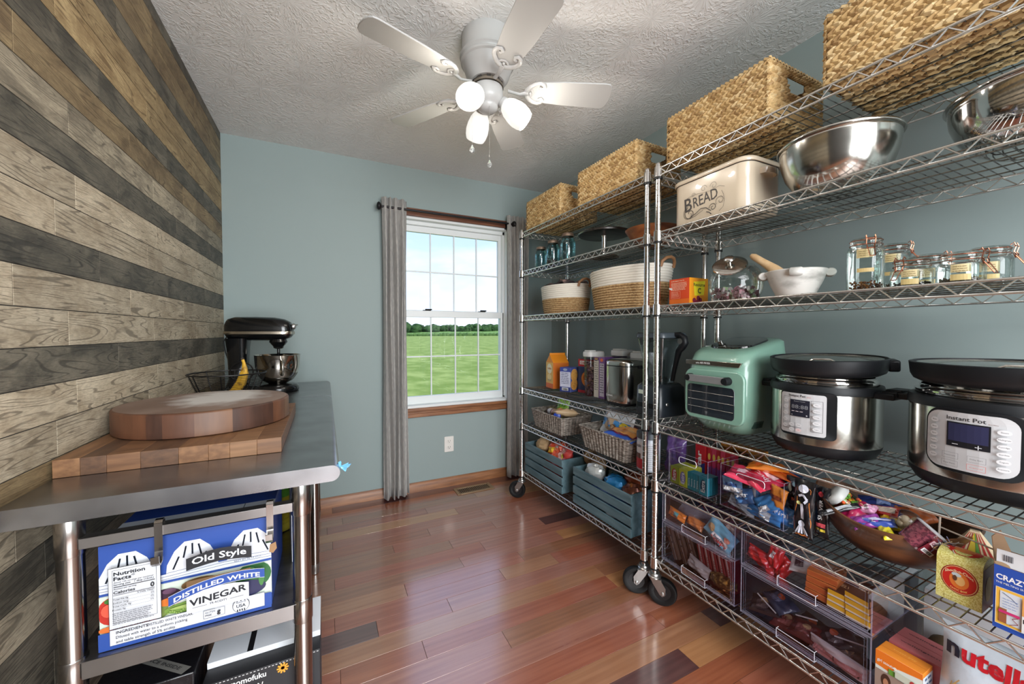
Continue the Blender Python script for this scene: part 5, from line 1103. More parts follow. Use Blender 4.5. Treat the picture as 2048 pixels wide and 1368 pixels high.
def fr_rr(w_, h_, r_, cx, cz, x0, x1, nm, m_, bev=.002):
    b = MB(); P_ = rrect(w_, h_, r_, 5, cx, cz); b.prism(P_, x0, x1, ax='x'); return b.build(nm, m_, af, bevel=bev, smooth=40)
fr_rr(.236, .178, .03, .0, .128, fx-.004, fx+.012, 'door', mint, .004)
fr_rr(.190, .108, .014, .010, .108, fx-.0055, fx-.001, 'door_window', mat('oven_glass', (38, 44, 50), .05, coat=1), .001)
b = MB()
for z_ in (.082, .108, .136): b.tube([(fx-.0068, .10, z_), (fx-.0068, -.083, z_)], .0009, 5)
b.build('rack_lines', satin, af, smooth=50)
b = MB(); b.prism(rrect(.17, .024, .012, 5, .015, .185), fx-.030, fx-.018, ax='x'); hd_ = b.build('door_handle', mat('grey_handle', (156, 158, 160), .3, .5), af, bevel=.003, smooth=40)
for y_ in (.088, -.062): b = MB(); b.T = Matrix.Translation((fx-.004, y_, .185)) @ Matrix.Rotation(-PI/2, 4, 'Y'); b.lathe([(.001, 0), (.014, 0), (.014, .018), (.011, .027), (.001, .028)], 16); b.build('handle_mount', black_pl, hd_, smooth=50)
b = MB(); b.prism([(.115, .248), (-.108, .248), (-.098, .232), (.115, .232)], fx-.0035, fx+.006, ax='x'); b.build('steel_band', satin, af, bevel=.001)
p = Panel(front_map(fx-.0036, .10, 0)); p.text('aria AIR FRYER', .03, .2365, .0065, (230, 230, 230), w=.06, bold=1); p.build(af, 'lettering')
for i in range(6): b = MB(); b.T = Matrix.Translation((-.075+i*.010, -AW/2+.012, .040)) @ Matrix.Rotation(math.radians(25), 4, 'Y'); b.box(-.0018, .0018, -.003, .003, -.012, .012); b.build('vent_slot', mat('vent_dark', (40, 66, 58), .7), af)

# electric pressure cookers
def cooker(label, x, y, R_, Hb, disp, face, lid_tilt):
    t_ = thing('pressure_cooker', label, 'pressure cooker', (x, y, Z4), 0)
    MB().lathe([(.001, 0), (R_*.80, 0), (R_*.90, .006), (R_*.985, .03), (R_*1.0, .042)], 64, cap1=False).build('base', black_pl, t_, smooth=50)
    MB().lathe([(R_*.998, .042), (R_*1.0, .044), (R_*1.0, Hb-.026), (R_*.998, Hb-.024)], 72, cap0=False, cap1=False).build('steel_wrap', satin, t_, smooth=50)
    MB().lathe([(R_*.99, Hb-.026), (R_*1.02, Hb-.024), (R_*1.025, Hb-.012), (R_*1.0, Hb), (R_*.93, Hb+.002), (R_*.91, Hb-.004)], 64, cap0=False, cap1=False).build('top_collar', black_pl, t_, smooth=50)
    MB().lathe([(R_*.90, Hb-.006), (R_*.91, Hb+.008), (R_*.94, Hb+.010), (R_*.94, Hb+.014), (R_*.89, Hb+.016), (R_*.87, Hb+.022), (R_*.89, Hb+.026), (R_*.86, Hb+.026), (R_*.85, Hb-.03)], 64, cap0=False, cap1=False).build('inner_pot', mirror, t_, smooth=50)
    for a_ in (90, 270):
        b = MB(); b.T = Matrix.Rotation(math.radians(a_), 4, 'Z'); b.box(R_*.97, R_+.045, -.04, .04, Hb-.030, Hb-.010); b.box(R_+.01, R_+.05, -.035, .035, Hb-.022, Hb-.004); b.build('side_handle', black_pl, t_, bevel=.005)
    # control panel wrapped on the drum
    fa = math.radians(face); pw, ph, pz = disp
    def cpt(u, v, h_): a_ = fa+u/R_; return ((R_+h_)*math.cos(a_), (R_+h_)*math.sin(a_), v)
    def wrapped(P2, h0, h1, nm, m_):
        n_ = len(P2); b = MB(); b.rings([[cpt(u, v, h0) for u, v in P2], [cpt(u, v, h1) for u, v in P2], [cpt(u*.985, pz+(v-pz)*.985, h1+.0015) for u, v in P2], [cpt(0, pz, h1+.0018)]*n_]); return b.build(nm, m_, t_, smooth=40)
    big = R_ > .155
    def outl(w_, h_, r_):
        P_ = rrect(w_, h_, r_, 6, 0, pz); Q = []
        for a_, c_ in zip(P_, P_[1:]+P_[:1]):
            k_ = max(1, int(math.hypot(c_[0]-a_[0], c_[1]-a_[1])/.012))
            for i in range(k_): Q.append((a_[0]+(c_[0]-a_[0])*i/k_, a_[1]+(c_[1]-a_[1])*i/k_))
        return Q
    wrapped([(u+(.006 if big else .010), v) for u, v in outl(pw+(.022 if big else .030), ph+.016, .036 if big else .014)], -.004, .006, 'panel_surround', black_pl)
    p = Panel(lambda u, v, h_: cpt(u, v, .0082+h_), step=.012); G = (188, 188, 190)
    def rr_fill(w_, h_, r_, c):
        P_ = outl(w_, h_, r_); nn = len(P_); rows2 = []
        # horizontal strips so the sheet follows the drum
        ys = sorted({round(q[1], 5) for q in P_}); 
        for ya, yb in zip(ys, ys[1:]):
            def xr(yv): xs_ = [q[0] for q in P_ if abs(q[1]-yv) < 1e-4]; return min(xs_), max(xs_)
            (a0, a1), (b0, b1) = xr(ya), xr(yb); k_ = 8
            for i in range(k_): p.b.add([p.pt(a0+(a1-a0)*i/k_, ya), p.pt(a0+(a1-a0)*(i+1)/k_, ya), p.pt(b0+(b1-b0)*(i+1)/k_, yb), p.pt(b0+(b1-b0)*i/k_, yb)], [(0, 1, 2, 3)], 0, S(c))
        p.k += 1
    rr_fill(pw, ph, .028 if big else .008, G)
    x0, z0 = -pw/2, pz-ph/2; DK = (60, 60, 66)
    if not big:
        p.frame(x0+.008, z0+.014, x0+.030, z0+ph-.014, .0006, DK); p.frame(x0+pw-.036, z0+.014, x0+pw-.008, z0+ph-.020, .0006, DK)
        p.text('Instant Pot', x0+.026, z0+ph-.0115, .0075, (40, 40, 44), w=.046, bold=1); p.text('DUO', x0+.076, z0+ph-.0115, .003, (190, 70, 60))
        dx0, dx1, dz0, dz1 = x0+.031, x0+pw-.039, z0+ph*.43, z0+ph*.84; p.rect(dx0, dz0, dx1, dz1, (24, 26, 40)); p.text('Pressure Cooker', (dx0+dx1)/2, dz1-.006, .0022, (190, 190, 196), w=.03, al='c')
        p.text('88:88', (dx0+dx1)/2, dz0+.026, .012, (120, 122, 128), w=(dx1-dx0)*.84, al='c', bold=1)
        for i in range(3): p.rect(dx0+.005+i*.011, dz0+.016, dx0+.013+i*.011, dz0+.0175, (226, 210, 214), False)
        p.k += 1; p.text('-', dx0+.004, dz0+.003, .006, (220, 220, 226), w=.004, bold=2); p.text('+', dx1-.009, dz0+.003, .006, (220, 220, 226), bold=2)
        for i in range(5): zc = z0+ph*.80-i*ph*.155; p.ell(x0+.019, zc, .007, .006, (200, 200, 202), 14, False); p.text(('Soup', 'Meat', 'Bean', 'Rice', 'Stew')[i], x0+.019, zc-.0012, .0026, DK, al='c')
        for i in range(5): zc = z0+ph*.76-i*ph*.145; p.ell(x0+pw-.022, zc, .009, .006, (200, 200, 202), 14, False); p.text(('Rice', 'Multigrain', 'Porridge', 'Steam', 'Yogurt')[i], x0+pw-.022, zc-.0012, .0026, DK, al='c'); p.line([(x0+pw-.034, zc-.0085), (x0+pw-.010, zc-.0085)], .0004, DK, False)
        for i, (u, v) in enumerate(((.040, .030), (.058, .030), (.040, .014), (.058, .014))): p.ell(x0+u, z0+v, .0075, .0058, (210, 190, 190) if i == 3 else (200, 200, 202), 14, False); p.text(('Slow', 'Saute', 'Keep', 'Off')[i], x0+u, z0+v-.0012, .0025, (190, 60, 60) if i == 3 else DK, al='c')
        p.line([(x0+.049, z0+.006), (x0+.049, z0+.038)], .0006, DK); p.line([(x0+.032, z0+.022), (x0+.066, z0+.022)], .0006, DK)
    else:
        p.text('Instant Pot', -.004, z0+ph-.019, .0095, (44, 44, 48), w=.062, al='c', bold=1); p.text('Duo Nova', .030, z0+ph-.0205, .0025, (120, 90, 80), w=.014)
        dx0, dx1, dz0, dz1 = -.034, .034, z0+ph*.40, z0+ph*.83; p.rect(dx0, dz0, dx1, dz1, (16, 17, 24)); p.rect(dx0+.003, dz0+.014, dx1-.003, dz1-.003, (40, 42, 74)); p.rect(-.024, dz0+.006, -.014, dz0+.0072, (230, 230, 236)); p.rect(.012, dz0+.006, .022, dz0+.0072, (230, 230, 236)); p.rect(.0164, dz0+.0016, .0176, dz0+.0116, (230, 230, 236))
        for i in range(6): zc = z0+ph*.82-i*ph*.125; p.ell(x0+.018, zc, .0075, .0062, (206, 206, 208), 14, False); p.text(('Rice', 'Bean', 'Slow', 'Poultry', 'Soup', 'Saute')[i], x0+.018, zc-.001, .003, DK, al='c')
        for i in range(6): zc = z0+ph*.76-i*ph*.12; p.ell(x0+pw-.022, zc, .010, .0062, (206, 206, 208), 14, False); p.text(('Steam', 'Multigrain', 'Porridge', 'Sterilize', 'Yogurt', 'Pressure')[i], x0+pw-.022, zc-.001, .003, DK, al='c')
        for i, (u, v) in enumerate(((-.024, .034), (.016, .034), (-.024, .015), (.016, .015))):
            c_ = (200, 90, 80) if i == 3 else (130, 130, 134); p.frame(u-.013, z0+v-.007, u+.013, z0+v+.007, .0006, c_); p.text(('Pressure Level', 'Delay Start', 'Keep Warm', 'Cancel')[i], u, z0+v-.001, .0028, (200, 90, 80) if i == 3 else DK, w=.018, al='c')
    p.build(t_, 'control_panel')
    # lid lying upside down on top, a thing of its own
    l_ = thing('cooker_lid', label.split(' with')[0].replace('electric pressure cooker', 'black and steel lid')+' resting upside down on its cooker', 'lid', (x-.012, y-.01, Z4+Hb+.036), 0, rot=lid_tilt)
    MB().lathe([(R_*.30, -.006), (R_*.66, -.005), (R_*.90, -.001), (R_*.99, .007), (R_*1.03, .020), (R_*1.045, .045), (R_*1.05, .052), (R_*1.02, .054), (R_*1.0, .047)], 64, cap1=False).build('lid_shell', black_pl, l_, smooth=50)
    MB().lathe([(R_*1.0, .046), (R_*.96, .050), (R_*.93, .044), (R_*.80, .042), (R_*.55, .050), (R_*.2, .053), (.001, .053)], 56, cap0=False).build('inner_plate', satin, l_, smooth=50)
    b = MB(); P_ = [(-R_*.12, .052), (R_*.12, .052), (R_*.16, .058), (-R_*.16, .058)]; b.T = Matrix.Rotation(math.radians(200), 4, 'Z'); b.tube([(R_*.8, -.03, .050), (R_*.82, -.02, .056), (R_*.82, .02, .056), (R_*.8, .03, .050)], .003, 6); b.build('locking_tab', satin, l_, smooth=50)
    b = MB(); b.T = Matrix.Rotation(math.radians(-62 if not big else 215), 4, 'Z'); b.box(R_*.98, R_*1.04+.02, -.035, .035, .012, .048); b.build('lid_fin', black_pl, l_, bevel=.006)
cooker('smaller electric pressure cooker with square control panel, beside the mint oven', 1.54, .705, .150, .232, (.122, .132, .140), 184, (math.radians(0), math.radians(-2.5), 0))
cooker('bigger electric pressure cooker with rounded control panel, at the right edge', 1.55, .325, .163, .238, (.148, .140, .140), 176, (0, math.radians(-1), 0))

# ================= generic packs =================
foil = print_mat('foil_print', .28, coat=.5, bump=.35); matte_print = print_mat()
def pouch(nm, label, cat, loc, rot, w_, h_, t_, base, fn=None, seed=0, group=None, ends=.07, both=None, m_=None, zig=True, rk=1):
    rr = random.Random(seed); ph = [rr.uniform(0, 6) for _ in range(6)]; o = thing(nm, label, cat, loc, 0, group, rot)
    def surf(u, v, s_):
        a_, c_ = 2*u/w_, 2*v/h_; k = max(0, 1-abs(a_)**2.6)**.6*max(0, 1-(abs(c_)/(1-ends))**3.2)**.55 if abs(c_) < 1-ends else 0
        wr = rk*t_*.10*(math.sin(a_*5+c_*3+ph[0])+.7*math.sin(c_*9-a_*4+ph[1])+.5*math.sin(a_*13+c_*8+ph[2]))
        return s_*(t_/2*k+.0008)+(wr*(k > 0)*min(1, k*2) if s_ > 0 else -wr*.6*min(1, k*2))
    b = MB(); nu, nv = 14, 16; fr = []; bk = []
    for j in range(nv+1):
        v = (j/nv-.5)*h_; sh = 1-.05*(1-abs(2*j/nv-1)**4)
        zz = (.0016 if j % 2 else -.0016)*(abs(2*j/nv-1) > .85)
        fr.append([((i/nu-.5)*w_*sh, v, surf((i/nu-.5)*w_, v, 1)+zz) for i in range(nu+1)]); bk.append([((i/nu-.5)*w_*sh, v, surf((i/nu-.5)*w_, v, -1)+zz) for i in range(nu+1)])
    R_ = [f_+k_[::-1] for f_, k_ in zip(fr, bk)]; b.rings(R_, 0, S(base)); b.build('wrapper', m_ or foil, o, smooth=50)
    if fn:
        def fm_(u, v, h2):
            c_ = 2*v/h_; sh = 1-.05*(1-abs(c_)**4); return Vector((u*sh, v, surf(u, v, 1)+.0011+h2))
        p = Panel(fm_, step=.007, lift=.00035); fn(p, w_, h_); p.build(o, 'printed_art', foil)
        if both:
            def fb2(u, v, h2):
                c_ = 2*v/h_; sh = 1-.05*(1-abs(c_)**4); return Vector((-u*sh, v, surf(-u, v, -1)-.0011-h2))
            p = Panel(fb2, step=.007, lift=.00035); both(p, w_, h_); p.build(o, 'printed_back', foil)
    return o
def stripe_art(bg_, words=(), extras=()):
    def fn(p, w_, h_):
        for (x0, y0, x1, y1, c) in bg_: p.rect(x0*w_, y0*h_, x1*w_, y1*h_, c)
        for (x, y, rx, ry, c) in extras: p.ell(x*w_, y*h_, rx*w_, ry*h_, c, 16)
        for q in words: t_, x, y, hh, c, ww = q[:6]; p.text(t_, x*w_, y*h_, hh, c, w=ww*w_, al='c', bold=2, ang=q[6] if len(q) > 6 else 0)
    return fn
# rotation helpers: a pouch stands in its local XY plane; stand() faces it to -x with its width running to -y
def stand(lean=0, yaw=0, roll=0):
    m_ = Matrix(((0, 0, -1), (-1, 0, 0), (0, 1, 0))).to_4x4()
    return (Matrix.Rotation(math.radians(yaw), 4, 'Z') @ Matrix.Rotation(math.radians(lean), 4, 'Y') @ m_ @ Matrix.Rotation(math.radians(roll), 4, 'Z')).to_euler()
def lay(yaw=0, tx=0, ty=0): return (Matrix.Rotation(math.radians(tx), 4, 'X') @ Matrix.Rotation(math.radians(ty), 4, 'Y') @ Matrix.Rotation(math.radians(yaw-90), 4, 'Z')).to_euler()

# ================= SHELF 5 (z .554) =================
Z5 = .5545
wick = mat('grey_wicker', (92, 84, 76), .7, col2=(168, 160, 150), nscale=(40, 40, 170), ndetail=3, bump=.6, bscale=(60, 60, 240), bdist=.002, npos=(.38, .66))
def wicker(label, x0, x1, y0, y1, h, seed):
    t_ = thing('wicker_basket', label, 'basket', ((x0+x1)/2, (y0+y1)/2, Z5), RZL); W_, L_ = x1-x0, y1-y0; b = MB()
    base = rrect(W_, L_, .025, 4); P_ = []
    for a_, c_ in zip(base, base[1:]+base[:1]):
        d = math.hypot(c_[0]-a_[0], c_[1]-a_[1]); k_ = max(1, int(d/.0045))
        for i in range(k_): P_.append((a_[0]+(c_[0]-a_[0])*i/k_, a_[1]+(c_[1]-a_[1])*i/k_))
    s_ = [0]
    for a_, c_ in zip(P_, P_[1:]): s_.append(s_[-1]+math.hypot(c_[0]-a_[0], c_[1]-a_[1]))
    per = s_[-1]; n_ = round(per/.026); R_ = []
    for j in range(13):
        v = j/12; f = .84+.14*v; ring = []
        for (x, y), q in zip(P_, s_):
            k = .0085*abs(math.cos(PI*n_*q/per))**.8 + .0010*math.sin(j*3.1+q*400); l_ = math.hypot(x, y) or 1
            ring.append((x*f+x/l_*k, y*f+y/l_*k, .002+v*(h-.004)))
        R_.append(ring)
    inn = [[(x*(.86+.14*v)*.95, y*(.86+.14*v)*.95, max(.008, v*(h-.004))) for (x, y) in P_] for v in (1, .5, .04)]
    b.rings(R_+inn); b.build('woven_body', wick, t_, smooth=60)
    b = MB(); T1 = []; T2 = []
    N_ = 150
    import bisect
    for i in range(N_):
        q = per*i/N_; k = min(len(P_)-1, bisect.bisect_left(s_, q)); x, y = P_[k]; l_ = math.hypot(x, y); a_ = i*2*PI*round(per/.024)/N_
        T1.append((x+x/l_*.004*math.cos(a_), y+y/l_*.004*math.cos(a_), h+.003*math.sin(a_))); T2.append((x-x/l_*.004*math.cos(a_), y-y/l_*.004*math.cos(a_), h-.003*math.sin(a_)))
    b.tube(T1, .0042, 5, closed=True); b.tube(T2, .0042, 5, closed=True); b.build('rim_braid', wick, t_, smooth=60); return t_
wicker('grey wicker basket near the window on the fifth shelf, with a green bag inside', 1.325, 1.575, 2.005, 2.395, .118, 1)
wicker('grey wicker basket next to the white tub, with a blue cookie bag inside', 1.335, 1.59, 1.44, 1.835, .122, 2)
pouch('snack_bag', 'bright green snack bag sticking out of the basket near the window', 'snack bag', (1.50, 2.255, .665), stand(15, 10), .12, .16, .035, (136, 186, 58), stripe_art([(-.4, -.2, .4, .1, (120, 170, 50))], [('PEAS', 0, .18, .02, (40, 90, 40), .6)], [(.1, -.05, .2, .15, (60, 110, 50))]), 3)
sj = thing('spice_shaker', 'small clear shaker with white label and pink lid lying in the window end basket', 'shaker', (1.40, 2.235, .672), 0, rot=(math.radians(84), 0, math.radians(-12)))
b = MB(); b.lathe([(.001, -.05), (.021, -.049), (.022, -.04), (.022, .04), (.018, .045)], 20); b.build('bottle', mat('dark_spice', (96, 70, 70), .25), sj, smooth=50)
b = MB(); b.lathe([(.0224, -.025), (.0226, .03)], 20, cap0=False, cap1=False); b.build('label_sleeve', mat('white_label', (220, 214, 214), .5), sj, smooth=50)
b = MB(); b.lathe([(.021, .043), (.023, .046), (.023, .064), (.019, .068), (.001, .068)], 20); b.build('lid', mat('pink_lid', (206, 160, 156), .4), sj, smooth=50)
pouch('snack_bag', 'clear bag of tan crackers beside the shaker in the window end basket', 'snack bag', (1.43, 2.12, .678), lay(-20, -14, 12), .13, .17, .05, (206, 176, 138), stripe_art([(-.25, -.3, .3, .0, (208, 150, 100)), (-.1, .1, .3, .25, (230, 222, 210))]), 5)
b = MB(); b.lathe([(.001, 0), (.022, 0), (.024, .004), (.024, .018), (.02, .021), (.001, .022)], 24); tag(b.build('jar_lid', mat('cobalt_plastic', (38, 70, 170), .35), loc=(1.368, 2.115, .668), rot=(math.radians(80), 0, math.radians(-40)), smooth=45), 'round cobalt blue lid lying against the rim of the window end basket', 'lid')
tag(MB().ball((0, 0, 0), .035, 10, 7, sc_=(1, 1.4, .8)).build('twine_bundle', mat('green_brown_leafy', (92, 92, 60), .9, col2=(140, 120, 80), nscale=(60, 60, 60), bump=1, bdist=.01), loc=(1.46, 2.33, .655)), 'crumpled brown green bundle at the far corner of the window end basket', 'bundle')
pouch('cookie_bag', 'white and blue cookie bag with a yellow spot, standing in the basket beside the tub', 'cookie bag', (1.475, 1.665, .685), stand(18, -4), .27, .20, .06, (216, 220, 226),
      stripe_art([(-.47, -.05, .47, .16, (58, 140, 206)), (-.45, -.4, .45, -.2, (220, 222, 226))], [('chocolate chip', 0, -.19, .010, (235, 235, 240), .35), ('Brownie Granola', -.02, -.36, .022, (50, 50, 60), .7)], [(-.05, .02, .26, .2, (196, 166, 130)), (-.12, .06, .09, .08, (160, 120, 86)), (.05, -.02, .08, .07, (150, 110, 78)), (.33, .0, .15, .16, (230, 214, 60))]), 7)
p_ = pouch('chip_bag', 'flat shiny bag with orange crackers and blue border lying on the basket beside the tub', 'chip bag', (1.43, 1.53, .686), lay(6, 4, -8), .20, .17, .035, (40, 84, 176), stripe_art([(-.45, -.36, .45, .40, (110, 30, 60)), (-.40, -.30, .40, .33, (214, 150, 84))], [], [(-.1, 0, .16, .16, (190, 110, 56)), (.15, .05, .14, .14, (226, 176, 110)), (0, -.15, .12, .1, (200, 130, 70))]), 8)

tb = thing('supplement_tub', 'white labelled round tub with dark lid behind the chrome posts', 'tub', (1.405, 1.362, Z5))
b = MB(); b.lathe([(.001, 0), (.050, 0), (.054, .004), (.054, .150), (.050, .156)], 36); b.build('tub_body', mat('grey_tub', (196, 202, 212), .35), tb, smooth=50)
b = MB(); b.lathe([(.051, .154), (.056, .156), (.056, .182), (.052, .185), (.001, .185)], 36); b.build('lid', mat('grey_lid', (84, 92, 100), .4), tb, smooth=50)
p = Panel(cyl_map(.0545, a0=205), step=.008); p.rect(-.09, .012, .085, .140, (214, 216, 222)); p.rect(-.09, .012, -.01, .060, (176, 40, 50)); p.rect(-.09, .060, -.02, .085, (90, 60, 50)); p.text('COLLAGEN', -.045, .115, .011, (60, 60, 70), w=.055, al='c', bold=2); p.lines(.005, .07, .125, 12, .0095, .002, (130, 130, 140), 5); p.build(tb)
pouch('pouch_bag', 'crinkled purple stand up pouch behind the clear gum bin', 'pouch', (1.475, 1.262, .642), stand(6), .11, .175, .05, (98, 70, 132), stripe_art([(-.35, -.1, .35, .1, (84, 60, 118))], [('organic', 0, .0, .012, (50, 36, 80), .5)]), 11)

acr = thin_glass('acrylic_sheet', (238, 238, 244), .10, .04, 1.49); acr_e = mat('acrylic_edge', (168, 164, 184), .12, alpha=.30, spec=.8)
def acrylic_bin(label, x0, x1, y0, y1, z0, h, cut=True):
    t_ = thing('clear_bin', label, 'bin', ((x0+x1)/2, (y0+y1)/2, z0)); X, Y = (x1-x0)/2, (y1-y0)/2; b = MB()
    for q in ([(-X, Y, 0), (-X, -Y, 0), (-X, -Y, h), (-X, Y, h)], [(X, Y, 0), (X, -Y, 0), (X, -Y, h), (X, Y, h)], [(-X, Y, 0), (X, Y, 0), (X, Y, h), (-X, Y, h)], [(-X, -Y, 0), (X, -Y, 0), (X, -Y, h), (-X, -Y, h)], [(-X, Y, .002), (X, Y, .002), (X, -Y, .002), (-X, -Y, .002)]): b.add(q, [(0, 1, 2, 3)])
    b.build('walls', acr, t_)
    b = MB(); e_ = .0011
    for z_ in (0.001, h): b.tube([(-X, Y, z_), (X, Y, z_), (X, -Y, z_), (-X, -Y, z_)], e_, 5, closed=True)
    for (x, y) in ((-X, Y), (X, Y), (X, -Y), (-X, -Y)): b.tube([(x, y, 0), (x, y, h)], e_, 5)
    b.build('edges', acr_e, t_, smooth=60)
    if cut:
        P_ = [(-X-.001, q[0], q[1]) for q in rrect(Y*.9, .028, .010, 4, 0, h-.030)]; b = MB(); b.tube(P_, .0013, 5, closed=True); b.build('handle_cutout', mat('acrylic_bright', (220, 220, 228), .1, spec=1), t_, smooth=60)
    return t_
acrylic_bin('clear plastic bin full of gum packs', 1.362, 1.62, 1.010, 1.200, Z5+.002, .146)
acrylic_bin('clear plastic bin full of blue, pink and orange candy bags', 1.362, 1.62, .730, .955, Z5+.002, .160)
def gum(label, x, y, z, c, ov, face_front=True, group=None, fr=None):
    sx, sy, sz = (.014, .040, .072) if face_front else (.040, .0125, .072)
    def fn(p, w_, h_):
        p.rect(0, 0, w_, h_, c)
        if face_front: p.ell(w_*.5, h_*.5, w_*.33, h_*.38, ov); p.text('Extra', w_*.68, h_*.16, .017, (236, 240, 236), w=h_*.66, ang=90, bold=2)
        else: p.text('Extra', w_*.72, h_*.2, .0055, (226, 240, 240), w=h_*.45, ang=90, bold=1)
    return box_thing('gum_pack', label, 'gum pack', (x, y, z), 0, sx, sy, sz, c, {'front': fn}, group, .35)
G1, G2, G3 = (150, 160, 50), (196, 200, 60), (46, 138, 152)
gum('green gum pack with red oval, standing first at the left of the gum bin', 1.374, 1.176, Z5+.006, G1, (176, 60, 60))
gum('yellow gum pack with purple oval, beside the green one in the gum bin', 1.374, 1.132, Z5+.006, G2, (120, 110, 170))
for i in range(5):
    gum(ORD[i]+' green gum pack in the row behind the green front pack', 1.392+i*.0155, 1.176, Z5+.006, G1, (176, 60, 60), group='green gum packs in a row'); gum(ORD[i]+' yellow gum pack in the row behind the yellow front pack', 1.392+i*.0155, 1.132, Z5+.006, G2, (120, 110, 170), group='yellow gum packs in a row')
for i in range(4): gum(ORD[i]+' teal gum pack standing edge out, counted from the yellow pack', 1.390, 1.104-i*.0133, Z5+.006, G3, G3, False, 'teal gum packs edge out')
gum('teal gum pack with dark oval, facing out at the right end of the gum bin', 1.374, 1.034, Z5+.006, G3, (20, 70, 90))
for i in range(3): gum(ORD[i]+' teal gum pack in the row behind the dark oval teal pack', 1.392+i*.0155, 1.034, Z5+.006, G3, (20, 70, 90), group='teal gum packs in a row')
def starb(i, lab, grp):
    cs_ = ((176, 36, 48), (196, 60, 90), (120, 60, 120))
    def fn(p, w_, h_):
        p.rect(0, 0, w_, h_*.45, (120, 70, 140)); p.rect(0, h_*.45, w_, h_, cs_[i % 2]); p.ell(w_/2, h_*.72, w_*.32, h_*.10, (224, 190, 90)); p.ell(w_/2, h_*.50, w_*.36, h_*.10, (206, 60, 110))
    box_thing('candy_stick', lab, 'candy pack', (1.535+.002*(i % 3), 1.125-i*.0215, Z5+.006), 0, .020, .0195, .150, (176, 36, 60), {'front': fn, 'top': lambda p, a_, b_: p.rect(0, 0, a_, b_, (196, 60, 60))}, grp, .3)
for i in range(6): starb(i, ORD[i]+' narrow red and purple fruit chew pack from the red box in the gum bin', 'fruit chew packs at the back of the gum bin')
box_thing('candy_box', 'red fruit chew box with white letters standing at the back left of the gum bin', 'box', (1.53, 1.163, Z5+.006), 0, .03, .048, .152, (186, 34, 40), {'front': lambda p, w_, h_: (p.rect(0, 0, w_, h_, (190, 34, 44)), p.poly([(0, h_*.3), (w_, h_*.5), (w_, h_*.2), (0, 0)], (40, 60, 130)), p.text('Star', w_*.62, h_*.2, .022, (240, 236, 230), w=h_*.62, ang=90, bold=3))})
box_thing('candy_box', 'orange yellow carton standing behind the two clear bins', 'box', (1.64, 1.045, Z5+.002), 0, .03, .19, .165, (206, 130, 40), {'front': lambda p, w_, h_: (p.rect(0, 0, w_, h_, (206, 132, 44)), p.lines(w_*.3, w_*.95, h_*.8, 4, h_*.12, h_*.05, (120, 70, 30), 4))})
BU, PK, OG = (62, 134, 200), (206, 56, 88), (226, 124, 36)
def candy_bag(label, x, y, z, rot, w_, h_, t_, c, word, wc, seed, patches=(), grp=None): return pouch('candy_bag', label, 'candy bag', (x, y, z), rot, w_, h_, t_, c, stripe_art([(a_, b_, c_, d_, e_) for a_, b_, c_, d_, e_ in patches], [(word, 0, -.05, .016, wc, .62)] if word else []), seed, grp)
WHc = (214, 218, 224)
candy_bag('blue and white candy bag lettered achis at the left front of the candy bin', 1.372, .915, .645, stand(6, 0, 8), .080, .055, .018, (130, 172, 214), 'achis', (30, 60, 130), 1, [(-.45, -.45, .45, -.1, WHc)])
candy_bag('blue bag with a dark wave, below the lettered bag in the candy bin', 1.374, .872, .618, stand(8, 0, 22), .075, .055, .02, (72, 120, 176), 'Sour', (226, 230, 236), 2, [(-.4, .1, .1, .4, WHc)])
candy_bag('long blue wrapper with barcode lying along the bottom front of the candy bin', 1.376, .805, .582, stand(10, 0, -4), .125, .040, .02, BU, '', WHc, 3, [(-.05, -.35, .25, .35, WHc)])
candy_bag('long white wrapper at the bottom left front of the candy bin', 1.377, .880, .580, stand(12, 0, -12), .105, .038, .018, (196, 200, 206), '', WHc, 4, [(-.4, -.2, .35, .15, (150, 156, 166))])
candy_bag('blue bag with white corner, standing in the middle of the candy bin', 1.378, .790, .625, stand(14, 6, 35), .085, .055, .02, (74, 150, 214), '', WHc, 5, [(-.45, -.45, .0, -.1, WHc)])
candy_bag('blue wrapper with white barcode panel upright in the candy bin', 1.390, .845, .625, stand(5, 0, 4), .045, .085, .016, (80, 130, 186), '', WHc, 6, [(-.3, .0, .3, .4, WHc)])
candy_bag('blue candy bag leaning at the bottom right corner of the candy bin', 1.40, .760, .595, stand(10, 10, -8), .09, .06, .03, (58, 128, 200), 'Mini', (230, 230, 236), 7, [(-.4, -.4, .1, -.15, WHc)])
candy_bag('pink candy bag with white label lying on top of the candy bin', 1.40, .885, .688, lay(14, 12, -10), .11, .10, .022, PK, '', WHc, 8, [(-.25, -.1, .3, .1, (232, 190, 200)), (-.1, .2, .3, .35, WHc)])
candy_bag('larger pink candy bag over the middle of the candy bin', 1.41, .830, .690, lay(-18, 8, -14), .12, .11, .024, (210, 50, 80), 'Candy', (240, 210, 216), 9, [(-.3, .15, .3, .35, (236, 200, 210))])
candy_bag('orange candy bag with black figures at the top of the candy bin', 1.475, .85, .715, lay(30, -8, 6), .13, .12, .03, OG, '', WHc, 10, [(-.3, -.3, .3, .0, (206, 90, 30)), (-.1, .1, .2, .2, (60, 40, 30))])
candy_bag('long flat orange bag lying across the right end of the candy bin', 1.46, .765, .708, lay(80, 4, 0), .07, .17, .018, (216, 104, 36), '', WHc, 11, [(-.3, -.35, .3, .3, (196, 84, 30))])
candy_bag('orange wrapper standing at the right front inside the candy bin', 1.385, .762, .655, stand(4, 0, -10), .055, .070, .02, (226, 136, 52), '', WHc, 12, [(-.35, -.1, .35, .1, (150, 70, 40))])
candy_bag('blue foil bag at the back of the candy bin', 1.55, .82, .68, lay(60, 14, 5), .13, .12, .04, (36, 92, 150), '', WHc, 13, [(-.2, -.2, .3, .2, (70, 130, 180))])
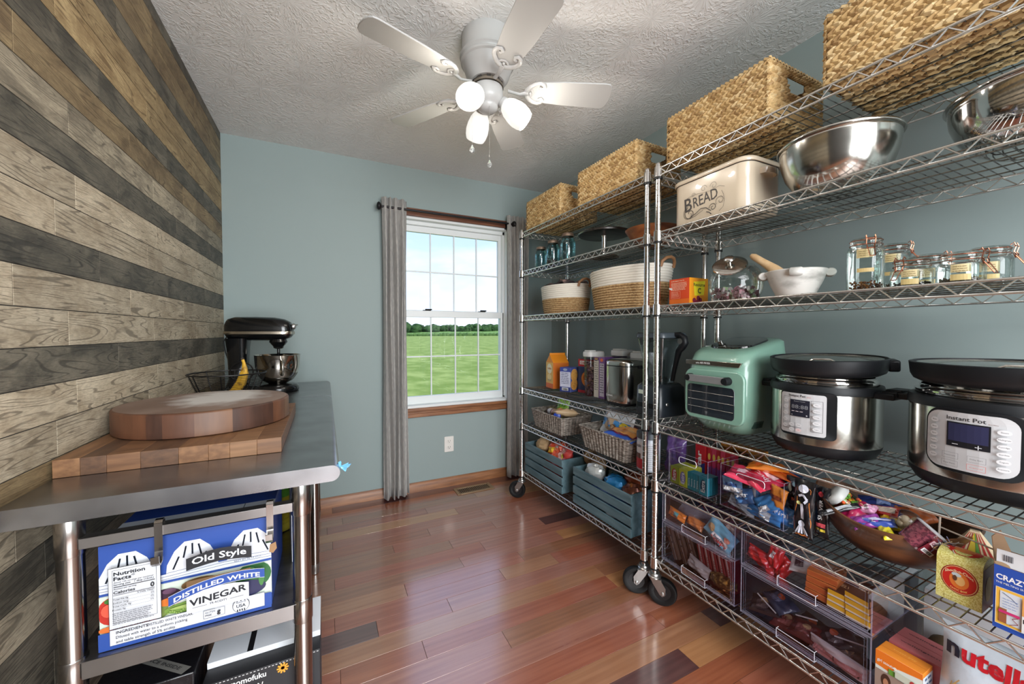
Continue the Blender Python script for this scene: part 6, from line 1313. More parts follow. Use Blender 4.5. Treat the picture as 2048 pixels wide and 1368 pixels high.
for i in range(5): candy_bag(('blue', 'grey white', 'red', 'deep blue', 'pale')[i]+' small bag buried in the middle of the candy bin', 1.45+.03*i, .80+.03*(i % 3), .60+.012*(i % 2), stand(30, 20*i, 15*i), .09, .06, .03, ((90, 140, 196), (196, 200, 208), (180, 60, 80))[i % 3], '', WHc, 20+i, grp='buried candy bags')

# skeleton print pouches
def bones(p, w_, h_):
    BNE = (206, 208, 222)
    p.line([(-w_*.36, -h_*.46), (-w_*.42, -h_*.2), (-w_*.30, h_*.1), (-w_*.34, h_*.35), (0, h_*.46), (w_*.34, h_*.35), (w_*.30, h_*.1), (w_*.42, -h_*.2), (w_*.36, -h_*.46), (-w_*.36, -h_*.46)], .0015, (206, 120, 50))
    p.ell(0, h_*.36, w_*.24, h_*.07, BNE); p.line([(-w_*.22, h_*.22), (0, h_*.26), (w_*.22, h_*.18), (w_*.1, h_*.12)], .007, BNE); p.line([(-w_*.05, h_*.10), (0, -.0), (w_*.02, -h_*.16)], .009, BNE); p.ell(-w_*.2, h_*.10, w_*.12, h_*.03, (220, 224, 150))
    p.ell(0, -h_*.24, w_*.17, h_*.05, BNE)
    for i in range(5): x = (-.26+.13*i)*w_; p.line([(x*.35, -h_*.28), (x*1.1, -h_*.42)], .0045, BNE)
    p.line([(-w_*.3, -h_*.45), (-w_*.15, -h_*.43), (0, -h_*.45), (w_*.15, -h_*.43), (w_*.3, -h_*.45)], .003, (216, 120, 50))
blk = (14, 14, 20)
pouch('treat_pouch', 'black pouch printed with a whole glow bone arm, standing before the wooden bowl', 'treat pouch', (1.385, .682, .648), stand(3, 4), .058, .185, .020, blk, bones, 31)
pouch('treat_pouch', 'black pouch with pale bones, squeezed between candy bin and the bone arm pouch', 'treat pouch', (1.43, .722, .668), stand(2, 0, 3), .070, .12, .022, blk, lambda p, w_, h_: (p.ell(-w_*.3, h_*.2, w_*.08, h_*.12, (206, 214, 190)), p.ell(-w_*.05, h_*.32, w_*.1, h_*.07, (150, 190, 206)), p.ell(w_*.3, h_*.3, w_*.14, h_*.08, (200, 204, 214)), p.text('WILD', w_*.1, h_*.0, .011, (206, 206, 210), al='c', bold=2), p.text('BONES', w_*.1, -h_*.14, .010, (206, 90, 50), al='c', bold=2), p.line([(-w_*.1, -h_*.3), (w_*.35, -h_*.28)], .004, (200, 200, 206))), 32)
pouch('treat_pouch', 'black pouch with vertical lettering and coloured hem, nearest to the wooden bowl', 'treat pouch', (1.425, .650, .645), stand(2, -6), .045, .16, .020, blk, lambda p, w_, h_: (p.text('SHIVER', w_*.15, -h_*.15, .010, (214, 214, 216), w=h_*.4, ang=90, bold=2), p.rect(-w_*.3, -h_*.3, w_*.35, -h_*.22, (206, 80, 90)), p.rect(-w_*.3, -h_*.38, w_*.35, -h_*.33, (216, 190, 60)), p.ell(0, h_*.35, w_*.2, h_*.05, (190, 60, 70))), 33)
for y_, x_ in ((.715, 1.43),): pass
b = MB()
# wooden oval candy bowl
ob_ = thing('wooden_bowl', 'large oval dark wooden bowl heaped with loose candy', 'bowl', (1.528, .522, Z5), math.radians(4)); ob_.scale = (1.08, 1.08, 1.06)
dwood = mat('dark_walnut_bowl', (60, 38, 26), .4, col2=(122, 80, 50), nscale=(9, 5, 30), ndetail=7, coat=.25)
R_ = []
def orow(f, z0, lift): return [(.140*f*math.cos(2*PI*i/56), .168*f*math.sin(2*PI*i/56), z0+lift*abs(math.sin(2*PI*i/56))**2*(1.25 if math.sin(2*PI*i/56) > 0 else .7)) for i in range(56)]
for f, z_, l_ in ((.42, 0, 0), (.50, .001, 0), (.66, .018, .004), (.82, .045, .012), (.93, .075, .026), (.99, .098, .038), (1.0, .104, .040), (.97, .106, .040), (.93, .098, .038), (.84, .07, .025), (.70, .045, .01), (.45, .03, 0), (.02, .028, 0)): R_.append(orow(f, z_, l_))
b = MB(); b.rings(R_); b.build('bowl', dwood, ob_, smooth=60)
def cb(label, x, y, z, rot, w_, h_, t_, c, seed, patches=(), word='', wc=(240, 240, 240)): return pouch('candy_packet', label, 'candy', (x, y, z), rot, w_, h_, t_, c, stripe_art(patches, [(word, 0, -.08, .010, wc, .6)] if word else []), seed)
oc = thing('candy_tub', 'white capped oval tub of orange and green candies at the window side of the bowl', 'tub', (1.46, .612, Z5+.135), rot=(math.radians(-42), math.radians(-30), 0))
b = MB(); b.rings([at_z(rrect(.060, .060, .024, 6), -.03), at_z(rrect(.066, .066, .026, 6), -.02), at_z(rrect(.066, .066, .026, 6), .012)], cap1=False); b.build('clear_body', clear, oc, smooth=60)
b = MB(); b.rings([at_z(rrect(.066, .066, .026, 6), .010), at_z(rrect(.070, .070, .028, 6), .013), at_z(rrect(.070, .070, .028, 6), .028), at_z(rrect(.060, .060, .024, 6), .034)]); b.build('cap', mat('milky_cap', (206, 208, 206), .35), oc, smooth=60)
rr = random.Random(1); b = MB()
for i in range(90): b.ball((rr.uniform(-.026, .026), rr.uniform(-.026, .026), rr.uniform(-.026, .006)), .0055, 6, 4, 0, S(rr.choice(((240, 160, 30), (240, 180, 50), (226, 90, 40), (110, 170, 60)))))
tag(b.build('candies', matte_print, oc, smooth=60), None, kind='stuff')
cb('large magenta candy packet with pale border in the wooden bowl', 1.45, .578, .672, lay(-30, -14, -22), .075, .095, .03, (188, 34, 90), 2, [(-.4, .2, .4, .26, (226, 150, 130)), (-.3, -.2, .2, .1, (206, 50, 110))])
cb('round pink and white striped candy on top of the wooden bowl', 1.455, .545, .690, lay(0, -8, -20), .035, .035, .022, (222, 160, 196), 3, [(-.4, -.3, .4, -.2, (240, 230, 236)), (-.4, 0, .4, .1, (240, 230, 236))])
cb('navy blue packet with silver print at the back of the wooden bowl', 1.53, .545, .685, lay(20, 6, -10), .11, .07, .025, (44, 56, 120), 4, [(-.1, -.2, .2, .2, (120, 140, 190))])
cb('purple foil candy at the front rim of the wooden bowl', 1.412, .535, .667, lay(-50, 0, -35), .045, .07, .018, (150, 60, 150), 5)
cb('white and blue chewy candy box lying at the front of the wooden bowl', 1.418, .515, .672, lay(-62, 0, -30), .030, .085, .016, (60, 84, 170), 6, [(-.5, -.4, -.05, .4, (196, 196, 226))], 'Laffy', (226, 226, 240))
cb('yellow wrapped candy in the middle of the wooden bowl', 1.45, .495, .672, lay(10, -5, -20), .05, .05, .026, (226, 190, 40), 7)
cb('yellow candy wrapper tip poking over the front rim of the bowl', 1.405, .487, .660, lay(40, 0, -25), .03, .05, .014, (222, 206, 40), 8)
cb('flat red and cream candy box standing in the back of the bowl', 1.475, .520, .692, stand(35, -30, 20), .085, .03, .012, (196, 60, 50), 9, [(-.45, -.2, .45, .35, (220, 206, 190))])
cb('silver black wrapper stretched along the window side of the bowl rim', 1.412, .60, .675, lay(-40, 0, -30), .02, .11, .010, (30, 30, 34), 10, [(-.3, -.3, .3, .3, (196, 200, 206))])
cb('orange and brown foil packet at the back right of the bowl', 1.56, .48, .680, lay(-20, 10, -6), .08, .08, .03, (170, 90, 50), 11)
bag = thing('sweet_bag', 'clear bag of cream coloured sweets in the middle of the wooden bowl', 'bag', (1.455, .462, .682)); rr = random.Random(4); b = MB()
for i in range(26): b.ball((rr.uniform(-.022, .022), rr.uniform(-.024, .024), rr.uniform(-.024, .020)), .0115, 8, 6, 0, S(rr.choice(((222, 206, 176), (210, 192, 160)))))
tag(b.build('sweets', matte_print, bag, smooth=60), None, kind='stuff'); b = MB(); b.ball((0, 0, 0), .038, 14, 10, sc_=(1, 1, 1.05)); b.build('clear_film', thin_glass('clear_film', (240, 240, 240), .16, .12), bag, smooth=30)
cu = thing('candy_cup', 'clear cup of dark red sweets with maroon barcode label in the wooden bowl', 'cup', (1.425, .425, .672), rot=(math.radians(38), math.radians(-20), math.radians(60)))
b = MB(); b.rings([at_z(rrect(.055, .055, .02, 5), -.03), at_z(rrect(.062, .062, .022, 5), .03)]); b.build('cup_body', mat('dark_red_sweets', (92, 40, 56), .2, coat=.8, col2=(140, 70, 84), nscale=(120, 120, 120), npos=(.45, .55)), cu, smooth=50)
p = Panel(plane_map((-.0335, .024, -.026), (0, -1, 0), (0, 0, 1)), lift=.0006); p.rect(0, 0, .048, .046, (120, 34, 50)); p.rect(.003, .028, .045, .042, (214, 180, 190)); p.text('CANDY', .024, .031, .007, (120, 34, 50), w=.034, al='c', bold=2); p.rect(.003, .003, .045, .014, (230, 230, 234)); p.bars(.008, .005, .03, .007); p.build(cu)
b = MB(); b.rings([at_z(rrect(.064, .064, .022, 5), .03), at_z(rrect(.066, .066, .022, 5), .033), at_z(rrect(.05, .05, .02, 5), .036)]); b.build('cup_lid', mat('milky_lid2', (206, 204, 210), .3), cu, smooth=50)
sb = thing('confetti_bag', 'clear bag of shredded paper bits at the right end of the wooden bowl', 'bag', (1.425, .388, .668)); rr = random.Random(6); b = MB()
for i in range(110):
    o_ = Vector((rr.gauss(0, .013), rr.gauss(0, .016), rr.gauss(0, .010))); d = Vector((rr.uniform(-1, 1), rr.uniform(-1, 1), rr.uniform(-1, 1))).normalized()*rr.uniform(.006, .012); b.tube([o_-d, o_+d], .0011, 3, 0, S(rr.choice(((206, 200, 190), (150, 146, 140), (90, 84, 90), (190, 160, 120), (120, 120, 150)))))
tag(b.build('paper_shreds', matte_print, sb), None, kind='stuff')
for i, (p0, p1) in enumerate((((1.47, .405, .70), (1.43, .30, .700)), ((1.45, .41, .668), (1.405, .335, .672)), ((1.455, .40, .665), (1.452, .398, .735)))):
    tag(MB().tube([p0, p1], .0022, 8).build('lollipop_stick', mat('paper_stick', (196, 180, 164), .7), smooth=60), ('long horizontal paper lollipop stick reaching right over the bowl rim', 'short lollipop stick pointing down right out of the bowl', 'upright lollipop stick standing in the wooden bowl')[i], 'stick')

# gold box
gb = thing('chocolate_box', 'small gold glitter box with a red oval emblem and curved top', 'box', (1.420, .345, Z5+.002)); gb.scale = (1.06, 1.1, 1.06); gold = mat('gold_glitter', (206, 192, 96), .4, .15, col2=(236, 230, 156), nscale=(420, 420, 420), ndetail=2, npos=(.42, .58), bump=.3)
b = MB(); w2, d2, h2 = .035, .0345, .100
prof = [(-w2, 0), (w2, 0), (w2, h2-.004)]+[(w2*math.cos(a_), h2-.004+.018*math.sin(a_)) for a_ in [PI*i/10 for i in range(1, 10)]]+[(-w2, h2-.004)]
b.rings([[(x, y, z) for x, z in prof] for y in (-d2, d2)]); b.build('box', gold, gb, smooth=30)
def emb(p, cx, cy, rx, ry, wd=.05):
    p.ell(cx, cy, rx, ry, (150, 30, 30), 30); p.ell(cx, cy, rx*.94, ry*.94, (230, 200, 140), 30); p.ell(cx, cy, rx*.90, ry*.90, (196, 40, 32), 30); p.ell(cx, cy-.001, rx*.52, ry*.58, (222, 120, 50), 24); p.ell(cx+.001, cy-.001, rx*.28, ry*.34, (226, 176, 110), 16); p.ell(cx-.004, cy+ry*.34, rx*.26, ry*.14, (196, 210, 214), 14); p.ell(cx-.006, cy+.003, rx*.12, ry*.2, (96, 60, 40), 10)
    p.text('Shock-o-Choc', cx, cy+ry*.50, .0062, (240, 210, 170), w=rx*1.5, al='c', bold=2, warp=lambda a_: .008*(1-a_*a_)-.007); p.text('CHOC BOX', cx, cy-ry*.76, .0040, (240, 200, 120), w=rx*.9, al='c', bold=2, warp=lambda a_: -.003*(1-a_*a_)+.003)
p = Panel(front_map(-w2, d2, 0), lift=.0003); emb(p, d2+.001, .055, .0285, .033); p.lines(.015, .05, .012, 2, .005, .002, (226, 220, 150), 1); p.build(gb)
p = Panel(lambda u, v, h_: Vector((v, .028-u, h2-.004+.018*math.sqrt(max(0, 1-(v/w2)**2))+h_)), lift=.0004); p.ell(.028, .0, .027, .024, (190, 44, 34), 30); p.ell(.028, .0, .016, .013, (206, 120, 60), 20); p.build(gb, 'top_emblem')
p = Panel(plane_map((-w2, -d2, 0), (1, 0, 0), (0, 0, 1))); p.rect(0, 0, 2*w2, h2-.004, (112, 30, 40)); p.ell(w2, .045, .020, .028, (206, 170, 50)); p.build(gb, 'side_print')
pc = thing('popcorn_box', 'red and cream striped tent shaped candy box behind the gold box', 'box', (1.505, .350, Z5+.002), math.radians(12))
b = MB(); b.rings([[(-.04, -.04, 0), (.04, -.04, 0), (.04, .04, 0), (-.04, .04, 0)], [(-.042, -.042, .085), (.042, -.042, .085), (.042, .042, .085), (-.042, .042, .085)], [(-.006, -.008, .150), (.006, -.008, .150), (.006, .008, .150), (-.006, .008, .150)]]); b.build('box', mat('cream_card', (220, 196, 160), .5), pc)
n_ = Vector((-.065, 0, .036)).normalized()
p = Panel(lambda u, v, h_: Vector((-.042+.036*v/.065, u*(1-v/.078), .085+v))-Vector((1, 0, -.5))*h_*1.2, lift=.0004)
for i in range(-3, 4): p.poly([(i*.0125-.0035, 0), (i*.0125+.0035, 0), (i*.0125+.0018, .062), (i*.0125-.0018, .062)], (176, 44, 40), False)
p.k += 1; p.poly([(-.014, .018), (.014, .018), (.006, .06), (-.006, .06)], (206, 180, 50)); p.poly([(-.014, .018), (-.004, .018), (-.002, .06), (-.006, .06)], (90, 140, 60)); p.ell(0, .006, .010, .010, (180, 110, 80), 14); p.ell(-.006, .012, .006, .006, (50, 40, 34), 10); p.build(pc)
cr = thing('candy_carton', 'blue and white open carton lettered CRAZY at the right edge of the view', 'carton', (1.405, .205, Z5+.002))
W_, D_, Hc = .11, .158, .142; kraft = mat('kraft_inside', (120, 90, 64), .8)
b = MB(); X, Y = W_/2, D_/2
for q in ((-X, -X+.0015, -Y, Y), (X-.0015, X, -Y, Y), (-X, X, -Y, -Y+.0015), (-X, X, Y-.0015, Y)): b.box(q[0], q[1], q[2], q[3], 0, Hc)
b.box(-X, X, -Y, Y, 0, .002); b.build('box', kraft, cr)
b = MB(); b.rings([[(-X+.003, Y-.002, Hc), (-X+.003, -Y, Hc), (-X+.005, -Y, Hc+.040), (-X+.005, Y-.002, Hc+.034)], [(-X+.0045, Y-.002, Hc), (-X+.0045, -Y, Hc), (-X+.0065, -Y, Hc+.040), (-X+.0065, Y-.002, Hc+.034)]]); b.build('front_flap', card_w, cr)
b = MB(); b.rings([[(-X, Y, Hc), (X, Y, Hc), (X-.02, Y+.012, Hc+.05), (-X+.03, Y+.012, Hc+.05)], [(-X, Y-.0015, Hc), (X, Y-.0015, Hc), (X-.02, Y+.0105, Hc+.05), (-X+.03, Y+.0105, Hc+.05)]]); b.build('side_flap', kraft, cr)
p = Panel(front_map(-X, Y, 0)); p.rect(0, 0, D_, Hc, (40, 78, 168)); p.text('CRAZY C', .003, .112, .0115, (236, 236, 240), w=.058, bold=3); p.text('THE MELTING SNOW MIX', .003, .103, .004, (220, 226, 236), w=.060, bold=1)
p.rect(.004, .012, .09, .094, (232, 180, 70)); p.frame(.004, .012, .09, .094, .0008, (220, 226, 240)); p.rect(.010, .018, .040, .088, (206, 212, 220)); p.rect(.009, .018, .020, .050, (150, 90, 60)); p.line([(.014, .085), (.026, .078), (.034, .07)], .001, (70, 90, 130)); p.lines(.014, .036, .072, 4, .006, .0012, (120, 140, 190), 3); p.rect(.009, .040, .038, .046, (196, 50, 110)); p.line([(.036, .04), (.028, .034), (.036, .026), (.024, .018)], .0012, (130, 40, 40)); p.rect(.041, .05, .09, .088, (222, 160, 90)); p.rect(.041, .014, .09, .05, (226, 226, 226)); p.text('Fry', .043, .035, .009, (30, 30, 36), bold=1)
p.build(cr)
p = Panel(front_map(-X+.003, Y, Hc)); p.bars(.012, .012, .014, .014, (90, 90, 96), 5); p.ell(.010, .002, .012, .006, (176, 150, 120), 12); p.build(cr, 'flap_print')

# ================= SHELF 6 (z .205) =================
Z6 = .2055
tealw = mat('teal_painted_wood', (72, 98, 106), .55, col2=(98, 124, 132), nscale=(30, 5, 30), ndetail=6, rnd=True, bump=.1)
def crate(label, y0, y1, rz, xf, dep):
    t_ = thing('wooden_crate', label, 'crate', (xf+dep/2, (y0+y1)/2, Z6), rz); L_ = y1-y0; X, Y = dep/2, L_/2; H_ = .214; sh_ = .0440; gp = .0120
    for s_ in (-1, 1):
        b = MB(); b.box(-X+.011, X-.011, s_*Y-(.012 if s_ > 0 else 0), s_*Y+(0 if s_ > 0 else .012), 0, H_-.002); b.build('end_panel', tealw, t_, bevel=.0015)
    for i in range(4):
        z_ = i*(sh_+gp)
        for s_ in (-1, 1):
            b = MB(); xa = s_*X-(.010 if s_ > 0 else 0); b.box(xa, xa+.010, -Y-.002, Y+.002, z_, z_+sh_); b.build('slat', tealw, t_, bevel=.0012)
    for i in range(4): b = MB(); x = -X+.012+i*(dep-.024)/4; b.box(x+.002, x+(dep-.024)/4-.004, -Y+.012, Y-.012, .004, .012); b.build('bottom_slat', tealw, t_)
    b = MB()
    for i in range(4):
        for y in (-Y+.006, Y-.006):
            for dz in (.012, .036): b.ball((-X-.0002, y, i*(sh_+gp)+dz), .0011, 6, 4)
    b.build('nails', zinc, t_, smooth=60)
    return t_
crate('teal painted slatted crate nearest the window on the bottom shelf', 1.992, 2.452, RZL, 1.312, .28)
crate('teal painted slatted crate next to the casters on the bottom shelf', 1.412, 1.875, RZL, 1.330, .28)
paperb = mat('brown_paper', (176, 146, 108), .8, bump=.5, nscale=(40, 40, 40), bdist=.006)
def crumple(nm, label, cat, loc, r, sc3, m_, seed, amp=.25):
    rr = random.Random(seed); ph = [(rr.uniform(2, 7), rr.uniform(2, 7), rr.uniform(2, 7), rr.uniform(0, 6)) for _ in range(7)]; R_ = []; n_, k_ = 20, 14
    for i in range(k_+1):
        t = PI*i/k_; ring = []
        for j in range(n_):
            a_ = 2*PI*j/n_; d = Vector((math.sin(t)*math.cos(a_), math.sin(t)*math.sin(a_), -math.cos(t))); f = 1+amp*sum(abs(math.sin(d.x*q[0]+d.y*q[1]+d.z*q[2]+q[3]))-.6 for q in ph)/4
            ring.append(tuple(Vector((d.x*sc3[0], d.y*sc3[1], d.z*sc3[2]))*r*f))
        R_.append(ring)
    b = MB(); b.rings(R_); return tag(b.build(nm, m_, loc=loc, smooth=25), label, cat)
crumple('paper_bag', 'crumpled brown paper bag poking out of the crate nearest the window', 'paper bag', (1.40, 2.33, .415), .058, (1, 1.1, .9), paperb, 1)
pouch('candy_bag', 'red and orange candy bag with yellow letters in the crate nearest the window', 'candy bag', (1.40, 2.185, .405), stand(28, 0, 12), .17, .15, .06, (206, 70, 34), stripe_art([(-.4, -.1, .1, .15, (232, 180, 50)), (.1, -.35, .45, .2, (214, 90, 60))], [('REESE', -.05, -.05, .026, (240, 200, 60), .6, 20)], [(.22, .15, .1, .12, (226, 216, 200))]), 41)
pouch('candy_bag', 'pinkish red clear candy bag at the caster side of the crate nearest the window', 'candy bag', (1.41, 2.085, .40), stand(24, -10, -8), .13, .14, .06, (196, 66, 62), stripe_art([(-.2, -.3, .2, .3, (222, 170, 160))], [], [(.1, .1, .1, .2, (232, 214, 80))]), 42)
pouch('candy_bag', 'red foil bag seen through the slats of the crate nearest the window', 'candy bag', (1.385, 2.16, .29), stand(4, 0, 5), .28, .15, .07, (176, 36, 34), None, 43)
crumple('paper_bag', 'tan folded paper bag standing between the two crates', 'paper bag', (1.50, 1.93, .43), .05, (.8, 1, 1.0), mat('tan_bag', (150, 122, 84), .7, bump=.4, nscale=(40, 40, 40), bdist=.006), 5)
crumple('paper_bag', 'brown twisted paper bag at the window corner of the caster side crate', 'paper bag', (1.46, 1.80, .425), .050, (.8, .9, 1.15), mat('brown_bag2', (122, 94, 66), .7, col2=(170, 140, 100), nscale=(20, 20, 20), bump=.5, bdist=.006), 6, .35)
crumple('plastic_bag', 'crinkled silver white bag in the caster side crate', 'plastic bag', (1.405, 1.765, .405), .058, (.8, 1.15, .85), mat('silver_white_foil', (206, 208, 206), .25, .3, bump=.5, nscale=(50, 50, 50), bdist=.005), 7, .3)
crumple('chip_bag', 'shiny sky blue bag in the middle of the caster side crate', 'chip bag', (1.415, 1.60, .395), .060, (.85, 1.2, .75), mat('blue_foil', (44, 130, 190), .18, .4, coat=.5, bump=.4, nscale=(30, 30, 30), bdist=.005), 8, .3)
crumple('chip_bag', 'dark green crumpled bag behind the blue one in the caster side crate', 'chip bag', (1.50, 1.66, .40), .06, (1, 1.3, .7), mat('dark_green_foil', (44, 66, 66), .3, .3, bump=.4, nscale=(30, 30, 30), bdist=.005), 9, .3)
crumple('chip_bag', 'burnt orange shiny bag behind the blue one in the caster side crate', 'chip bag', (1.52, 1.555, .405), .066, (1, 1.1, .75), mat('burnt_orange_foil', (150, 70, 36), .25, .4, bump=.5, nscale=(30, 30, 30), bdist=.005), 10, .3)
crumple('chip_bag', 'brown and orange bag at the post end of the caster side crate', 'chip bag', (1.42, 1.475, .39), .062, (.85, 1.0, .8), mat('brown_orange_foil', (104, 56, 40), .25, .4, col2=(206, 130, 60), nscale=(18, 18, 18), npos=(.5, .62), bump=.4, bdist=.005), 11, .3)
pouch('chip_bag', 'blue printed bag seen through the slats of the caster side crate', 'chip bag', (1.40, 1.64, .29), stand(4), .38, .15, .07, (40, 70, 130), stripe_art([(-.4, -.4, -.1, -.1, (196, 150, 90)), (.0, -.4, .4, -.2, (210, 214, 220))]), 44)

# clear stacking drawers
acr_d = thin_glass('drawer_acrylic', (234, 231, 240), .10, .05, 1.35)
def drawer_unit(label, y0, y1, z0, z1):
    t_ = thing('clear_drawer_unit', label, 'drawer unit', (1.345+.165, (y0+y1)/2, z0), 0, 'clear stacking drawers'); X, Y, H_ = .165, (y1-y0)/2-.001, z1-z0-.001
    b = MB(); q = .0025
    for f in ([(-X, Y, 0), (X, Y, 0), (X, Y, H_), (-X, Y, H_)], [(-X, -Y, 0), (X, -Y, 0), (X, -Y, H_), (-X, -Y, H_)], [(-X, Y, H_), (X, Y, H_), (X, -Y, H_), (-X, -Y, H_)], [(-X, Y, .001), (X, Y, .001), (X, -Y, .001), (-X, -Y, .001)], [(X, Y, 0), (X, -Y, 0), (X, -Y, H_), (X, Y, H_)]): b.add(f, [(0, 1, 2, 3)])
    b.build('case', acr_d, t_)
    b = MB(); e_ = .0035
    for y in (-Y, Y-e_): b.box(-X, -X+e_, y, y+e_, 0, H_)
    b.box(-X, -X+.004, -Y, Y, 0, .005); b.box(-X, -X+.004, -Y, Y, H_-.006, H_)
    for y in (-Y, Y-.003):
        for z in (.0, H_-.003): b.box(-X, X, y, y+.003, z, z+.003)
    b.build('case_edges', acr_e, t_, bevel=.001)
    Xd, Yd, z_a, z_b = X-.004, Y-.010, .008, H_-.009
    b = MB()
    for f in ([(-Xd, Yd, z_a), (-Xd, -Yd, z_a), (-Xd, -Yd, z_b), (-Xd, Yd, z_b)], [(-Xd, Yd, z_a), (Xd, Yd, z_a), (Xd, Yd, z_b*.9), (-Xd, Yd, z_b*.9)], [(-Xd, -Yd, z_a), (Xd, -Yd, z_a), (Xd, -Yd, z_b*.9), (-Xd, -Yd, z_b*.9)], [(-Xd, Yd, z_a), (Xd, Yd, z_a), (Xd, -Yd, z_a), (-Xd, -Yd, z_a)]): b.add(f, [(0, 1, 2, 3)])
    dr = b.build('drawer_box', acr_d, t_)
    b = MB(); P_ = [(-Xd-.0015, Yd, z_a), (-Xd-.0015, -Yd, z_a), (-Xd-.0015, -Yd, z_b), (-Xd-.0015, Yd, z_b)]; b.tube(P_, .0016, 5, closed=True)
    P_ = [(-Xd-.0015, Yd-.007, z_a+.006), (-Xd-.0015, -Yd+.007, z_a+.006), (-Xd-.0015, -Yd+.007, z_b-.006), (-Xd-.0015, Yd-.007, z_b-.006)]; b.tube(P_, .0010, 5, closed=True); b.build('front_edges', acr_e, dr, smooth=60)
    b = MB(); hw, hz = .055, .034
    xa, xb = -X-.011, -X+.001
    for f in ([(xa, -hw, .004), (xa, hw, .004), (xa, hw, hz), (xa, -hw, hz)], [(xa, -hw, .004), (xb, -hw, .004), (xb, -hw, hz), (xa, -hw, hz)], [(xa, hw, .004), (xb, hw, .004), (xb, hw, hz), (xa, hw, hz)], [(xa, -hw, .004), (xa, hw, .004), (xb, hw, .004), (xb, -hw, .004)]): b.add(f, [(0, 1, 2, 3)])
    hd = b.build('handle', acr_d, dr)
    b = MB()
    for y in (-hw, hw): b.tube([(xb, y, .004), (xa, y, .004), (xa, y, hz), (xb, y, hz)], .0009, 5)
    b.tube([(xa, -hw, hz), (xa, hw, hz)], .0009, 5); b.tube([(xa, -hw, .004), (xa, hw, .004)], .0009, 5); b.build('handle_edges', MATS['acrylic_bright'], hd, smooth=60)
    return t_
AY, BY = (.882, 1.222), (.490, .862)
drawer_unit('clear stacking drawer at the upper left, nearest the chrome posts', *AY, .380, .512)
drawer_unit('clear stacking drawer at the lower left, nearest the chrome posts', *AY, Z6, .379)
drawer_unit('clear stacking drawer at the upper right, with red bags and yellow ended bars', *BY, .380, .512)
drawer_unit('clear stacking drawer at the lower right, with loose dark candy bars', *BY, Z6, .379)
DA1, DA0, DB1, DB0 = .392, .218, .392, .218
pouch('candy_bag', 'orange candy wrapper at the left of the upper left drawer', 'candy bag', (1.375, 1.165, DA1+.030), stand(16, 0, -6), .09, .036, .022, (226, 130, 40), stripe_art([(-.1, -.3, .15, .3, (90, 170, 170))], [('Swirls', -.05, -.3, .008, (110, 60, 30), .5)]), 51)
pouch('candy_bag', 'orange candy bag end in the middle of the upper left drawer', 'candy bag', (1.39, 1.085, DA1+.026), stand(20, 0, -8), .08, .040, .025, (216, 130, 60), None, 52)
crumple('plastic_bag', 'crinkled clear plastic bag at the back of the upper left drawer', 'plastic bag', (1.43, 1.12, DA1+.045), .045, (.9, 1.5, .8), mat('crinkle_clear', (150, 150, 160), .12, .2, alpha=.55), 12, .35)
pouch('candy_bag', 'light blue peanut candy bag at the right of the upper left drawer', 'candy bag', (1.372, .960, DA1+.042), stand(14, 0, -24), .13, .075, .028, (120, 184, 206), stripe_art([(-.15, -.35, .4, -.05, (224, 220, 214))], [('SKIPPY', .12, -.42, .014, (200, 50, 50), .55), ('butter', .1, -.22, .010, (60, 60, 80), .35)], [(-.28, .02, .14, .2, (206, 170, 120)), (.3, .1, .1, .14, (222, 150, 130))]), 53)
pouch('candy_bag', 'brown and red candy packet behind the light blue bag in the upper left drawer', 'candy bag', (1.42, .930, DA1+.055), stand(20, 0, -16), .11, .07, .03, (120, 60, 56), stripe_art([(-.3, -.1, .3, .1, (190, 170, 150))]), 54)
for i in range(3): pouch('candy_bag', ('mauve', 'tan', 'dull purple')[i]+' candy packet lying at the back of the upper left drawer', 'candy bag', (1.50+.04*i, .96+.09*i, DA1+.022), lay(30*i, 0, 5), .10, .08, .03, ((110, 80, 96), (150, 110, 80), (90, 70, 90))[i], None, 60+i, 'packets at the back of the upper left drawer')
for i in range(3):
    box_thing('candy_sleeve', ('clear wrapped brown cookie sleeve leaning leftmost in the lower left drawer', 'second clear wrapped brown sleeve in the lower left drawer', 'third clear wrapped brown sleeve, next to the red cartons')[i], 'cookie pack', (1.40+.01*i, 1.165-.042*i, DA0+.004), 0, .05, .032, .135, (112, 88, 72), {'front': lambda p, w_, h_: (p.rect(w_*.42, 0, w_*.56, h_, (170, 160, 150)), p.lines(w_*.1, w_*.9, h_*.7, 3, h_*.2, h_*.05, (84, 62, 50), 3))}, None, .18).rotation_euler = (math.radians(-22), 0, 0)
for i in range(5):
    box_thing('candy_carton', ORD[i]+' narrow red and cream carton from the brown sleeves in the lower left drawer', 'carton', (1.415, 1.035-.030*i, DA0+.006), 0, .06, .024, .12, (150, 46, 46), {'front': lambda p, w_, h_: (p.rect(w_*.3, 0, w_*.6, h_, (206, 190, 180)), p.text('BAKED', w_*.62, h_*.2, w_*.26, (140, 50, 50), w=h_*.5, ang=90, bold=1))}, 'red cartons in the lower left drawer').rotation_euler = (math.radians(-14), 0, 0)
pouch('candy_bag', 'white frosted pack lying in front in the lower left drawer', 'candy bag', (1.374, 1.055, DA0+.035), stand(12, 0, -10), .105, .045, .03, (196, 184, 178), stripe_art([(-.4, .05, .4, .2, (220, 214, 210))]), 55)
crumple('foil_sweets', 'gold and brown twist wrapped sweets at the bottom right of the lower left drawer', 'sweets', (1.385, .955, DA0+.030), .034, (.9, 1.5, .8), mat('gold_brown_foil', (120, 84, 50), .2, .6, col2=(226, 180, 100), nscale=(60, 60, 60), npos=(.5, .62)), 13, .4)
